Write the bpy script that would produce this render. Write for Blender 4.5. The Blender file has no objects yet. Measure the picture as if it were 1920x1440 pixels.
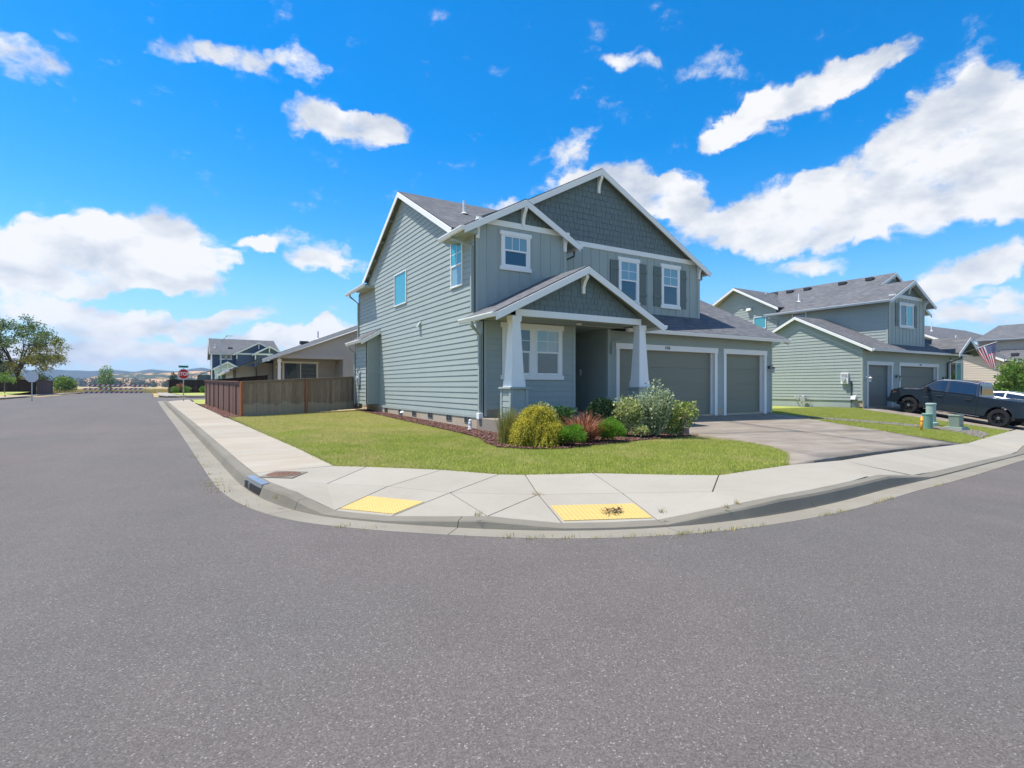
import bpy, bmesh, math, random
import numpy as np
from mathutils import Vector, Matrix, noise
R = random.Random(11)
NP = np.random.default_rng(5)
rad = math.radians
scene = bpy.context.scene
COL = scene.collection

# ------------------------------------------------------------------ camera, light, exposure
CAM = (-7.45, -14.15, 1.5)
cam = bpy.data.cameras.new('camera'); camo = bpy.data.objects.new('camera', cam); COL.objects.link(camo)
camo.location = CAM; camo.rotation_euler = (rad(90), 0, rad(-30.8))
cam.sensor_width = 36.0; cam.lens = 1008.7/1920*36; cam.shift_y = 4/1920
cam.clip_start = .05; cam.clip_end = 20000
scene.camera = camo
SUN_DIR = Vector((.6, -.41, -1.7)).normalized()
sun = bpy.data.lights.new('sun', 'SUN'); suno = bpy.data.objects.new('sun', sun); COL.objects.link(suno)
sun.energy = 3.4; sun.angle = rad(.5); sun.color = (1, .955, .88)
suno.rotation_euler = SUN_DIR.to_track_quat('-Z', 'Y').to_euler(); suno.location = (-20, 10, 60)
scene.view_settings.view_transform = 'Standard'; scene.view_settings.look = 'None'
scene.view_settings.gamma = 1; scene.view_settings.use_curve_mapping = False
scene.view_settings.exposure = 1.0
scene.cycles.max_bounces = 6; scene.cycles.diffuse_bounces = 4; scene.cycles.glossy_bounces = 3
scene.cycles.transparent_max_bounces = 6; scene.cycles.use_denoising = True
scene.cycles.volume_bounces = 0

CLOUDS = [(-6.2, 10.9, 0.107, 0.047, 8, 1.2), (-1.2, 11.6, 0.074, 0.04, 7, 1.0), (-4.3, 13.0, 0.072, 0.031, 9, 1), (-10.0, 10.8, 0.062, 0.036, 9, 1), (-12.2, 10.2, 0.032, 0.035, 9, 1), (-9.0, 8.8, 0.088, 0.022, 7, 0.9), (-0.6, 9.3, 0.043, 0.016, 6, 0.8), (2.0, 11.5, 0.024, 0.017, 6, 0.8), (-10.9, 7.1, 0.066, 0.025, 6, 0.8), (-8.0, 5.7, 0.102, 0.014, 5, 0.7), (-1.2, 5.7, 0.107, 0.017, 7, 0.75), (-4.0, 4.7, 0.067, 0.01, 3, 0.7), (4.0, 6.9, 0.063, 0.009, 8, 0.5), (-5.1, 3.2, 0.169, 0.022, 2, 0.42), (-9.7, 3.6, 0.092, 0.023, 3, 0.4), (9.9, 4.9, 0.091, 0.023, 7, 1.1), (13.2, 6.0, 0.054, 0.017, 10, 1), (11.2, 25.0, 0.069, 0.025, 9, 0.95), (15.3, 24.8, 0.067, 0.024, 7, 0.85), (17.7, 25.5, 0.038, 0.02, 6, 0.7), (11.2, 13.1, 0.047, 0.03, 5, 0.85), (13.2, 12.1, 0.044, 0.013, 4, 0.7), (7.2, 14.6, 0.061, 0.015, 17, 0.75), (5.4, 13.8, 0.032, 0.011, 6, 0.65), (-10.9, 24.1, 0.046, 0.026, 20, 0.85), (-0.4, 28.1, 0.047, 0.016, 16, 0.7), (4.4, 29.0, 0.05, 0.017, 14, 0.7), (9.2, 29.1, 0.038, 0.023, -25, 0.65), (43.4, 30.8, 0.041, 0.014, -7, 0.7), (35.6, 23.9, 0.063, 0.014, 31, 0.55), (36.5, 22.7, 0.045, 0.017, 36, 0.55), (59.0, 25.6, 0.114, 0.027, 14, 0.8), (55.3, 24.7, 0.068, 0.019, 21, 0.75), (62.4, 26.3, 0.074, 0.024, 12, 0.75), (52.9, 24.0, 0.039, 0.015, 34, 0.65), (50.9, 28.9, 0.047, 0.018, -19, 0.52), (64.8, 27.0, 0.051, 0.014, 5, 0.52), (71.6, 21.8, 0.066, 0.042, -28, 1.0), (69.9, 20.0, 0.076, 0.051, 9, 1.2), (72.5, 16.6, 0.071, 0.058, -14, 1.3), (67.1, 18.3, 0.082, 0.047, 11, 1.2), (63.2, 16.5, 0.096, 0.046, 7, 1.2), (58.1, 16.4, 0.083, 0.041, 3, 1.1), (54.4, 15.0, 0.089, 0.03, 4, 1), (60.3, 13.8, 0.074, 0.031, -2, 1), (65.6, 15.0, 0.079, 0.034, -1, 1), (56.7, 12.8, 0.047, 0.017, -6, 0.75), (50.4, 16.8, 0.068, 0.026, -6, 0.85), (46.3, 18.4, 0.07, 0.03, -5, 0.95), (42.0, 20.2, 0.099, 0.028, -9, 0.95), (36.5, 20.5, 0.064, 0.017, 12, 0.7), (48.9, 19.7, 0.034, 0.017, -6, 0.7), (72.9, 14.0, 0.027, 0.015, -12, 0.6), (60.3, 10.7, 0.067, 0.015, 0, 0.7), (69.9, 9.1, 0.053, 0.025, 12, 0.95), (72.9, 10.2, 0.038, 0.024, 4, 0.95), (68.5, 8.2, 0.049, 0.022, -6, 0.85), (73.3, 7.0, 0.027, 0.018, -6, 0.85), (71.6, 5.7, 0.062, 0.016, -5, 0.9), (29.7, 19.0, 0.037, 0.011, 10, 0.85), (-4, 2.6, 0.2, 0.016, 2, 0.5), (3, 3.9, 0.11, 0.012, 4, 0.5)]

def build_world():
    w = bpy.data.worlds.new('World'); scene.world = w; w.use_nodes = True
    nt = w.node_tree; nt.nodes.clear(); N = nt.nodes.new; L = nt.links.new
    out = N('ShaderNodeOutputWorld'); mix = N('ShaderNodeMixShader')
    b1 = N('ShaderNodeBackground'); b2 = N('ShaderNodeBackground')
    sky = N('ShaderNodeTexSky'); sky.sky_type = 'NISHITA'; sky.sun_disc = False
    sky.sun_elevation = rad(66.8); sky.sun_rotation = math.atan2(-.6, .41)
    sky.air_density = 1.0; sky.dust_density = .35; sky.ozone_density = 3.0
    hs = N('ShaderNodeHueSaturation'); hs.inputs['Saturation'].default_value = 1.5; hs.inputs['Value'].default_value = .95
    L(sky.outputs[0], hs.inputs['Color'])
    b1.inputs[1].default_value = .115; L(hs.outputs[0], b1.inputs[0])
    tc = N('ShaderNodeTexCoord'); D = tc.outputs['Generated']
    # the outlines are pulled about by two scales of turbulence
    def warp(v, scale, detail, amt):
        n = N('ShaderNodeTexNoise'); n.inputs['Scale'].default_value = scale; n.inputs['Detail'].default_value = detail; n.inputs['Roughness'].default_value = .6; L(v, n.inputs['Vector'])
        s1 = N('ShaderNodeVectorMath'); s1.operation = 'SUBTRACT'; s1.inputs[1].default_value = (.5, .5, .5); L(n.outputs['Color'], s1.inputs[0])
        s2 = N('ShaderNodeVectorMath'); s2.operation = 'MULTIPLY'; s2.inputs[1].default_value = (amt, amt, amt*.75); L(s1.outputs[0], s2.inputs[0])
        s3 = N('ShaderNodeVectorMath'); s3.operation = 'ADD'; L(v, s3.inputs[0]); L(s2.outputs[0], s3.inputs[1]); return s3.outputs[0]
    DW = warp(warp(D, 8, 3, .10), 26, 6, .055)
    acc = None
    for az, el, rx, rz, roll, wt in CLOUDS:
        a, e = rad(az), rad(el)
        f = Vector((math.sin(a)*math.cos(e), math.cos(a)*math.cos(e), math.sin(e)))
        r = Vector((math.cos(a), -math.sin(a), 0)); u = r.cross(f)
        c, s = math.cos(rad(roll)), math.sin(rad(roll))
        r2, u2 = r*c+u*s, u*c-r*s
        M = Matrix((r2, f, u2)).transposed()
        mp = N('ShaderNodeMapping'); mp.vector_type = 'TEXTURE'
        mp.inputs['Rotation'].default_value = M.to_euler('XYZ')
        mp.inputs['Scale'].default_value = (rx*1.32, 1e4, rz*1.36)
        L(DW, mp.inputs['Vector'])
        dt = N('ShaderNodeVectorMath'); dt.operation = 'DOT_PRODUCT'
        L(mp.outputs[0], dt.inputs[0]); L(mp.outputs[0], dt.inputs[1])
        sb = N('ShaderNodeMath'); sb.operation = 'SUBTRACT'; sb.use_clamp = True
        sb.inputs[0].default_value = 1; L(dt.outputs['Value'], sb.inputs[1])
        ma = N('ShaderNodeMath'); ma.operation = 'MULTIPLY_ADD'
        L(sb.outputs[0], ma.inputs[0]); ma.inputs[1].default_value = wt*1.0
        if acc is None: ma.inputs[2].default_value = 0
        else: L(acc, ma.inputs[2])
        acc = ma.outputs[0]
    def math_(op, a, b, clamp=False, c=None):
        m = N('ShaderNodeMath'); m.operation = op; m.use_clamp = clamp
        for i, v in enumerate((a, b, c)):
            if v is None: continue
            if isinstance(v, (int, float)): m.inputs[i].default_value = v
            else: L(v, m.inputs[i])
        return m.outputs[0]
    # outside the view, more broken cumulus is added to whiten the bluish shade
    dv = N('ShaderNodeVectorMath'); dv.operation = 'DOT_PRODUCT'; dv.inputs[1].default_value = (math.sin(rad(30.8)), math.cos(rad(30.8)), 0); L(D, dv.inputs[0])
    msk = N('ShaderNodeMapRange'); msk.interpolation_type = 'SMOOTHSTEP'; msk.inputs['From Min'].default_value = .62; msk.inputs['From Max'].default_value = .35; L(dv.outputs['Value'], msk.inputs['Value'])
    mn = math_('MINIMUM', acc, 1.05)
    def fbm(vec, scale, detail, rough, dist=0.0):
        n = N('ShaderNodeTexNoise'); n.inputs['Scale'].default_value = scale; n.inputs['Detail'].default_value = detail
        n.inputs['Roughness'].default_value = rough; n.inputs['Distortion'].default_value = dist
        L(vec, n.inputs['Vector']); return n.outputs['Fac']
    st = N('ShaderNodeVectorMath'); st.operation = 'MULTIPLY'; st.inputs[1].default_value = (1, 1, 1.7); L(D, st.inputs[0])
    n1 = fbm(st.outputs[0], 13, 12, .66, .15)
    up = N('ShaderNodeVectorMath'); up.operation = 'ADD'; up.inputs[1].default_value = (-.02, .014, .075); L(st.outputs[0], up.inputs[0])
    n2 = fbm(up.outputs[0], 8, 5, .55, .2)
    n3 = fbm(st.outputs[0], 8, 5, .55, .2)
    nb = fbm(st.outputs[0], 4.0, 2, .5)
    # density: placed cloud banks broken up by fine noise, faint wisps anywhere
    wide = N('ShaderNodeMapRange'); wide.inputs['From Min'].default_value = .48; wide.inputs['From Max'].default_value = .62; wide.inputs['To Max'].default_value = .8
    L(nb, wide.inputs['Value'])
    mn = math_('ADD', mn, math_('MULTIPLY', wide.outputs[0], msk.outputs[0]))
    d = math_('MULTIPLY_ADD', math_('SUBTRACT', n1, .5), 2.25, c=mn)
    mr = N('ShaderNodeMapRange'); mr.interpolation_type = 'SMOOTHSTEP'
    mr.inputs['From Min'].default_value = .17; mr.inputs['From Max'].default_value = .92
    L(d, mr.inputs['Value'])
    alpha = math_('MULTIPLY', mr.outputs[0], .97)
    # shading: thinner towards the light = bright, thicker above = grey base
    diff = math_('SUBTRACT', n3, n2)
    sh = math_('MULTIPLY_ADD', diff, 3.6, c=.74)
    sh2 = math_('MULTIPLY_ADD', math_('SUBTRACT', nb, .5), .9, c=sh, clamp=True)
    cr = N('ShaderNodeMix'); cr.data_type = 'RGBA'
    cr.inputs['A'].default_value = (.60, .66, .76, 1); cr.inputs['B'].default_value = (1, 1, 1, 1)
    L(sh2, cr.inputs['Factor'])
    b2.inputs[1].default_value = .50; L(cr.outputs['Result'], b2.inputs[0])
    # pale air close to the horizon
    sx = N('ShaderNodeSeparateXYZ'); L(D, sx.inputs[0])
    hz = N('ShaderNodeMapRange'); hz.interpolation_type = 'SMOOTHSTEP'
    hz.inputs['From Min'].default_value = .26; hz.inputs['From Max'].default_value = -.02
    hz.inputs['To Max'].default_value = .75
    L(sx.outputs['Z'], hz.inputs['Value'])
    b3 = N('ShaderNodeBackground'); b3.inputs[0].default_value = (.30, .58, .96, 1); b3.inputs[1].default_value = .50
    m2 = N('ShaderNodeMixShader'); L(hz.outputs[0], m2.inputs[0]); L(b1.outputs[0], m2.inputs[1]); L(b3.outputs[0], m2.inputs[2])
    L(alpha, mix.inputs[0]); L(m2.outputs[0], mix.inputs[1]); L(b2.outputs[0], mix.inputs[2])
    L(mix.outputs[0], out.inputs['Surface'])
    w.cycles.sampling_method = 'MANUAL'; w.cycles.sample_map_resolution = 512
build_world()

# ------------------------------------------------------------------ node material helpers
class NM:
    def __init__(s, name, base=(.5, .5, .5), rough=.6, spec=.5, metal=0.0):
        s.m = bpy.data.materials.new(name); s.m.use_nodes = True; s.t = s.m.node_tree
        s.p = s.t.nodes['Principled BSDF']; s.L = s.t.links.new
        s.p.inputs['Base Color'].default_value = (*base, 1); s.p.inputs['Roughness'].default_value = rough
        s.p.inputs['Specular IOR Level'].default_value = spec; s.p.inputs['Metallic'].default_value = metal
    def n(s, t): return s.t.nodes.new('ShaderNode'+t)
    def pos(s): return s.n('NewGeometry').outputs['Position']
    def scaled(s, v, sc):
        m = s.n('VectorMath'); m.operation = 'MULTIPLY'; m.inputs[1].default_value = sc; s.L(v, m.inputs[0]); return m.outputs[0]
    def noise(s, v, scale, detail=4, rough=.55, dist=0):
        n = s.n('TexNoise'); n.inputs['Scale'].default_value = scale; n.inputs['Detail'].default_value = detail
        n.inputs['Roughness'].default_value = rough; n.inputs['Distortion'].default_value = dist
        if v is not None: s.L(v, n.inputs['Vector'])
        return n.outputs['Fac']
    def voro(s, v, scale, out='Color', feature='F1'):
        n = s.n('TexVoronoi'); n.feature = feature; n.inputs['Scale'].default_value = scale; s.L(v, n.inputs['Vector']); return n.outputs[out]
    def ramp(s, f, stops):
        r = s.n('ValToRGB'); e = r.color_ramp.elements
        while len(e) < len(stops): e.new(.5)
        for i, (p, c) in enumerate(stops):
            e[i].position = p; e[i].color = (*c, 1) if not isinstance(c, (int, float)) else (c, c, c, 1)
        s.L(f, r.inputs[0]); return r.outputs[0]
    def mixc(s, f, a, b, mode='MIX'):
        m = s.n('Mix'); m.data_type = 'RGBA'; m.blend_type = mode
        for k, v in (('Factor', f), ('A', a), ('B', b)):
            i = m.inputs[k] if k != 'Factor' else m.inputs[0]
            if k in 'AB': i = [q for q in m.inputs if q.name == k and q.type == 'RGBA'][0]
            if isinstance(v, (int, float)): i.default_value = v
            elif isinstance(v, tuple): i.default_value = (*v, 1)
            else: s.L(v, i)
        return [q for q in m.outputs if q.type == 'RGBA'][0]
    def math(s, op, a, b=None, c=None, clamp=False):
        m = s.n('Math'); m.operation = op; m.use_clamp = clamp
        for i, v in enumerate((a, b, c)):
            if v is None: continue
            if isinstance(v, (int, float)): m.inputs[i].default_value = v
            else: s.L(v, m.inputs[i])
        return m.outputs[0]
    def color(s, c): s.L(c, s.p.inputs['Base Color']); return s
    def bump(s, h, strength=.3, dist=.01):
        b = s.n('Bump'); b.inputs['Strength'].default_value = strength; b.inputs['Distance'].default_value = dist
        s.L(h, b.inputs['Height']); s.L(b.outputs[0], s.p.inputs['Normal']); return s
    def uv(s): return s.n('TexCoord').outputs['UV']
    def objrand(s): return s.n('ObjectInfo').outputs['Random']
    def island(s): return s.n('NewGeometry').outputs['Random Per Island']

def varied(name, base, rough=.55, amt=.10, scale=1.3, spec=.4, fine=.04):
    """painted or plain surface: slow weathering patches, fine grain, a small piece-to-piece difference"""
    k = NM(name, base, rough, spec)
    p = k.pos()
    a = k.noise(p, scale, 5, .6); b = k.noise(p, 60, 3, .6)
    f = k.math('MULTIPLY_ADD', k.math('SUBTRACT', a, .5), amt*2, 1.0)
    f = k.math('MULTIPLY_ADD', k.math('SUBTRACT', b, .5), fine*2, f)
    f = k.math('MULTIPLY_ADD', k.math('SUBTRACT', k.objrand(), .5), amt*.7, f)
    k.color(k.mixc(1.0, base, f, 'MULTIPLY'))
    rr = k.math('MULTIPLY_ADD', a, .2, rough-.1); k.L(rr, k.p.inputs['Roughness'])
    k.bump(b, .08, .004)
    return k.m

def m_siding(name, base):
    k = NM(name, base, .55, .35)
    p = k.pos()
    gr = k.noise(k.scaled(p, (2.2, 2.2, 26)), 4, 5, .65)
    a = k.noise(p, .8, 4, .6); st = k.noise(k.scaled(p, (5, 5, .35)), 2.2, 4, .6)
    f = k.math('MULTIPLY_ADD', k.math('SUBTRACT', a, .5), .16, 1.0)
    f = k.math('MULTIPLY_ADD', k.math('SUBTRACT', gr, .5), .10, f)
    f = k.math('MULTIPLY_ADD', k.math('SUBTRACT', st, .5), .14, f)
    f = k.math('MULTIPLY_ADD', k.math('SUBTRACT', k.objrand(), .5), .05, f)
    k.color(k.mixc(1.0, base, f, 'MULTIPLY')); k.bump(gr, .25, .004)
    return k.m

def m_roof(name, a=(.095, .097, .104), b=(.235, .233, .235)):
    k = NM(name, a, .9, .2)
    uv = k.uv()
    br = k.n('TexBrick'); k.L(uv, br.inputs['Vector'])
    br.inputs['Color1'].default_value = (0, 0, 0, 1); br.inputs['Color2'].default_value = (1, 1, 1, 1); br.inputs['Mortar'].default_value = (.15, .15, .15, 1)
    br.inputs['Scale'].default_value = 1; br.inputs['Brick Width'].default_value = .26; br.inputs['Row Height'].default_value = .145
    br.inputs['Mortar Size'].default_value = .006; br.inputs['Bias'].default_value = 0; br.offset = .5
    big = k.noise(k.pos(), .7, 4, .6); fine = k.noise(k.pos(), 120, 2, .7)
    c = k.mixc(br.outputs['Color'], a, b)
    c = k.mixc(k.ramp(big, [(.35, 0.0), (.7, .55)]), c, tuple(x*.8 for x in a))
    c = k.mixc(.45, c, k.ramp(fine, [(.3, (.02, .02, .024)), (.75, (.22, .22, .23))]))
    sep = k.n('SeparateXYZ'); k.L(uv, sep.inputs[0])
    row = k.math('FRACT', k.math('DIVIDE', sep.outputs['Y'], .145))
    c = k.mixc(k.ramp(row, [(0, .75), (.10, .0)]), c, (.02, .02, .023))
    k.color(c)
    h = k.math('SUBTRACT', k.math('MULTIPLY', br.outputs['Color'], .3), row)
    k.bump(h, .5, .012)
    return k.m

def m_concrete(name, base, stain=(.25, .22, .18), amt=.25, streak=None, rough=.9):
    k = NM(name, base, rough, .25)
    p = k.pos()
    a = k.noise(p, .9, 6, .62); f = k.noise(p, 70, 3, .7); s = k.noise(p, 260, 2, .6); b2 = k.noise(p, 5, 5, .6)
    c = k.mixc(k.ramp(a, [(.38, 0.0), (.72, amt)]), base, stain)
    c = k.mixc(k.ramp(b2, [(.45, 0.0), (.8, amt*.6)]), c, tuple(x*.72 for x in base))
    if streak:
        sn = k.noise(k.scaled(p, streak[0]), 3.0, 5, .6, .3)
        c = k.mixc(k.ramp(sn, [(.42, 0.0), (.66, streak[2])]), c, streak[1])
    c = k.mixc(1.0, c, k.math('MULTIPLY_ADD', k.math('SUBTRACT', f, .5), .22, 1.0), 'MULTIPLY')
    c = k.mixc(1.0, c, k.math('MULTIPLY_ADD', k.math('SUBTRACT', s, .5), .28, 1.0), 'MULTIPLY')
    c = k.mixc(1.0, c, k.math('MULTIPLY_ADD', k.math('SUBTRACT', k.objrand(), .5), .10, 1.0), 'MULTIPLY')
    k.color(c); k.bump(s, .25, .004)
    return k.m

def m_asphalt():
    k = NM('asphalt', (.12, .115, .118), .92, .3)
    p = k.pos()
    st = k.voro(p, 140); sd = k.voro(p, 140, 'Distance')
    sep = k.n('SeparateColor'); k.L(st, sep.inputs[0])
    big = k.noise(p, .22, 5, .6); mid = k.noise(p, 1.6, 5, .6); lane = k.noise(k.scaled(p, (.5, .08, .3)), 1.0, 4, .6)
    base = k.ramp(sep.outputs[0], [(0, (.082, .074, .066)), (.45, (.112, .102, .092)), (.86, (.132, .121, .110)), (.97, (.165, .152, .136)), (1, (.27, .25, .225))])
    warm = k.mixc(k.ramp(big, [(.35, 0.0), (.7, .6)]), base, k.mixc(1.0, base, (1.12, .98, .98), 'MULTIPLY'))
    f = k.math('MULTIPLY_ADD', k.math('SUBTRACT', mid, .5), .22, 1.02)
    f = k.math('MULTIPLY_ADD', k.math('SUBTRACT', lane, .5), .35, f)
    f = k.math('MULTIPLY_ADD', k.math('SUBTRACT', big, .5), .30, f)
    c = k.mixc(1.0, warm, f, 'MULTIPLY')
    tan = k.ramp(k.voro(p, 23), [(.985, 0.0), (.99, .5)])
    c = k.mixc(k.math('MULTIPLY', tan, .6), c, (.30, .15, .07))
    k.color(c)
    h = k.math('MULTIPLY', sep.outputs[0], k.math('SUBTRACT', 1.0, sd))
    k.bump(h, .35, .005)
    return k.m

def m_lawn(name, dry=.55, blades=False):
    k = NM(name, (.1, .16, .03), .75, .2)
    p = k.pos()
    a = k.noise(p, .55, 5, .62, .4); b = k.noise(p, 2.6, 4, .6); f = k.noise(p, 45, 3, .7)
    g = k.mixc(k.ramp(b, [(.3, 0.0), (.7, 1.0)]), (.335, .395, .068), (.455, .470, .125))
    # the side lawn is scorched, the front corner watered
    sx = k.n('SeparateXYZ'); k.L(p, sx.inputs[0])
    side = k.math('MULTIPLY_ADD', sx.outputs['Y'], .06, .42, clamp=True)
    t = k.math('ADD', a, k.math('MULTIPLY', side, .26))
    c = k.mixc(k.ramp(t, [(.50, 0.0), (.74, dry)]), g, (.60, .50, .24))
    if blades:
        isl = k.island()
        c = k.mixc(1.0, c, k.ramp(isl, [(0, .62), (.5, 1.0), (1, 1.45)]), 'MULTIPLY')
        c = k.mixc(k.ramp(isl, [(.90, 0.0), (.92, .6)]), c, (.40, .34, .16))
        k.p.inputs['Subsurface Weight'].default_value = 0
    else:
        c = k.mixc(1.0, c, k.ramp(f, [(.25, .55), (.8, 1.15)]), 'MULTIPLY'); k.bump(f, .8, .02)
    k.color(c)
    if blades:
        tr = k.n('BsdfTranslucent'); k.L(c, tr.inputs['Color']); mx = k.n('MixShader'); mx.inputs[0].default_value = .35
        k.L(k.p.outputs[0], mx.inputs[1]); k.L(tr.outputs[0], mx.inputs[2]); k.L(mx.outputs[0], k.t.nodes['Material Output'].inputs['Surface'])
    return k.m

def m_leaf(name, cols, rough=.5, trans=.35, patch=1.2):
    """leaf colours picked per leaf, drifting slowly across the plant"""
    k = NM(name, cols[0], rough, .35)
    isl = k.island(); n = k.noise(k.pos(), patch, 3, .6)
    f = k.math('MULTIPLY_ADD', k.math('SUBTRACT', n, .5), .9, isl, clamp=True)
    st = [(i/(len(cols)-1), c) for i, c in enumerate(cols)] if len(cols) > 1 else [(0, cols[0]), (1, cols[0])]
    c = k.ramp(f, st); k.color(c)
    tr = k.n('BsdfTranslucent'); k.L(c, tr.inputs['Color'])
    mx = k.n('MixShader'); mx.inputs[0].default_value = trans
    out = k.t.nodes['Material Output']
    k.L(k.p.outputs[0], mx.inputs[1]); k.L(tr.outputs[0], mx.inputs[2]); k.L(mx.outputs[0], out.inputs['Surface'])
    return k.m

def m_wood(name, a, b, grain=(14, 14, .8), rough=.8, stripe=None):
    k = NM(name, a, rough, .25)
    p = k.pos()
    off = k.n('VectorMath'); off.operation = 'ADD'
    cx = k.n('CombineXYZ'); k.L(k.math('MULTIPLY', k.objrand(), 40.0), cx.inputs[2]); k.L(p, off.inputs[0]); k.L(cx.outputs[0], off.inputs[1])
    g = k.noise(k.scaled(off.outputs[0], grain), 3, 6, .65, .4)
    c = k.mixc(k.ramp(g, [(.3, 0.0), (.7, 1.0)]), a, b)
    c = k.mixc(1.0, c, k.math('MULTIPLY_ADD', k.math('SUBTRACT', k.objrand(), .5), .45, 1.0), 'MULTIPLY')
    k.color(c); k.bump(g, .35, .006)
    return k, c

def plain(name, base, rough=.5, spec=.5, metal=0.0, coat=0.0):
    k = NM(name, base, rough, spec, metal)
    n = k.noise(k.pos(), 3, 4, .6)
    k.color(k.mixc(1.0, base, k.math('MULTIPLY_ADD', k.math('SUBTRACT', n, .5), .14, 1.0), 'MULTIPLY'))
    k.L(k.math('MULTIPLY_ADD', n, .12, max(0, rough-.06)), k.p.inputs['Roughness'])
    if coat:
        k.p.inputs['Coat Weight'].default_value = coat; k.p.inputs['Coat Roughness'].default_value = .03
    return k.m

M = {}
M['sage'] = m_siding('sage_siding', (.322, .366, .345))
M['sage2'] = m_siding('sage_siding_next_door', (.325, .365, .340))
M['shake'] = m_siding('slate_shingle_siding', (.135, .172, .175))
M['bat'] = m_siding('sage_panel_siding', (.322, .366, .350))
M['trim'] = varied('white_trim_paint', (.80, .79, .77), .45, .05)
M['greytrim'] = varied('pale_grey_trim_paint', (.62, .64, .66), .5, .05)
M['sagetrim'] = varied('sage_trim_paint', (.34, .385, .36), .5, .07)
M['soffit'] = varied('soffit_paint', (.33, .36, .30), .6, .06)
M['darksoffit'] = varied('dark_soffit_paint', (.16, .18, .16), .6, .06)
M['garage'] = varied('garage_door_paint', (.185, .192, .148), .42, .06)
M['garage2'] = varied('garage_door_paint_next_door', (.130, .145, .138), .45, .06)
M['shutter'] = varied('shutter_paint', (.115, .148, .140), .5, .08)
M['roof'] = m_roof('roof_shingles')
M['drip'] = plain('black_drip_edge', (.012, .012, .014), .6)
M['found'] = m_concrete('foundation_concrete', (.46, .395, .30), (.44, .29, .17), .6)
M['slab'] = m_concrete('porch_concrete', (.30, .25, .20), (.2, .17, .14), .4)
M['walk'] = m_concrete('sidewalk_concrete', (.345, .315, .258), (.265, .22, .165), .30)
M['walk2'] = m_concrete('side_sidewalk_concrete', (.37, .335, .275), (.36, .27, .175), .40, ((.25, 5.5, 1), (.28, .225, .155), .5))
M['kerb'] = m_concrete('kerb_concrete', (.205, .185, .145), (.15, .135, .11), .5)
M['gutterc'] = m_concrete('gutter_concrete', (.265, .24, .19), (.17, .145, .11), .5)
M['drive'] = m_concrete('driveway_concrete', (.245, .205, .160), (.175, .14, .105), .5, ((.22, .9, 1), (.34, .305, .265), .6))
M['asphalt'] = m_asphalt()
M['lawn'] = m_lawn('lawn_turf'); M['blade'] = m_lawn('grass_blades', blades=True)
M['lawn2'] = m_lawn('watered_lawn_turf', dry=.12); M['blade2'] = m_lawn('watered_grass_blades', dry=.10, blades=True)
def m_mulch():
    k = NM('bark_mulch', (.2, .08, .06), .9, .2); p = k.pos()
    v = k.voro(p, 38); s = k.n('SeparateColor'); k.L(v, s.inputs[0])
    k.color(k.ramp(s.outputs[0], [(0, (.022, .012, .010)), (.4, (.075, .032, .024)), (.75, (.125, .058, .044)), (1, (.22, .145, .11))]))
    k.bump(s.outputs[0], .9, .03); return k.m
M['mulch'] = m_mulch()
def m_chips(name, cols):
    k = NM(name, cols[0], .85, .2); i = k.island()
    k.color(k.ramp(i, [(j/(len(cols)-1), c) for j, c in enumerate(cols)])); return k.m
M['chip'] = m_chips('bark_chips', [(.03, .014, .012), (.085, .034, .026), (.15, .064, .048), (.24, .155, .115)])
M['stone'] = m_chips('river_stones', [(.09, .08, .07), (.16, .145, .125), (.26, .235, .205), (.12, .09, .075)])
M['drygrass'] = m_leaf('dry_weeds', [(.42, .33, .13), (.52, .42, .20), (.30, .30, .10)], .8, .3)
def m_glass(name, base, rough=.03, spec=.9):
    k = NM(name, base, rough, spec); k.p.inputs['IOR'].default_value = 1.6
    n = k.noise(k.pos(), 1.1, 2, .5); k.bump(n, .05, .03); return k.m
M['glass'] = m_glass('window_glass', (.035, .045, .06))
M['glassdark'] = m_glass('dark_window_glass', (.012, .018, .022))
M['tealglass'] = m_glass('drawn_blind_behind_glass', (.055, .30, .36), .05, .8)
M['blindglass'] = m_glass('half_drawn_blind_behind_glass', (.20, .31, .35), .04, .9)
M['vinyl'] = plain('white_vinyl', (.80, .80, .80), .35)
M['white'] = plain('white_plastic', (.78, .78, .77), .4)
M['metal'] = plain('galvanised_metal', (.42, .43, .44), .38, .5, .85)
M['greymetal'] = plain('grey_painted_metal', (.33, .34, .35), .5)
M['dark'] = plain('dark_metal', (.035, .038, .04), .45)
M['bronze'] = plain('bronze_lantern_metal', (.10, .11, .11), .4, .5, .6)
M['lampglass'] = plain('lantern_glass', (.45, .48, .5), .15, .8)
M['black'] = plain('black_plastic', (.012, .012, .013), .5)
M['blackhole'] = plain('dark_void', (.006, .006, .006), .9)
kw, c = m_wood('weathered_fence_board', (.160, .122, .098), (.30, .245, .200))
def weather(kw, c):
    # sprinkler-bleached band at the foot of the boards: a stain with its own outline
    p = kw.pos(); s = kw.n('SeparateXYZ'); kw.L(p, s.inputs[0])
    n = kw.noise(kw.scaled(p, (1.3, 1.3, 1)), 1.4, 3, .5)
    arc = kw.math('MULTIPLY_ADD', n, .55, kw.math('MULTIPLY_ADD', s.outputs['Z'], -1.0, .50))
    f = kw.ramp(kw.math('ADD', arc, .0), [(.0, 0.0), (.06, .62)])
    top = kw.ramp(kw.noise(kw.scaled(p, (8, 8, .5)), 2, 3, .6), [(.45, 0.0), (.75, .5)])
    c2 = kw.mixc(top, c, (.16, .10, .07)); c2 = kw.mixc(f, c2, (.37, .325, .265)); kw.color(c2)
weather(kw, c); M['fence'] = kw.m
M['fencered'] = m_wood('stained_fence_board', (.105, .052, .036), (.185, .105, .080))[0].m
M['post'] = m_wood('rust_brown_fence_post', (.20, .075, .035), (.30, .125, .065))[0].m
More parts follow.
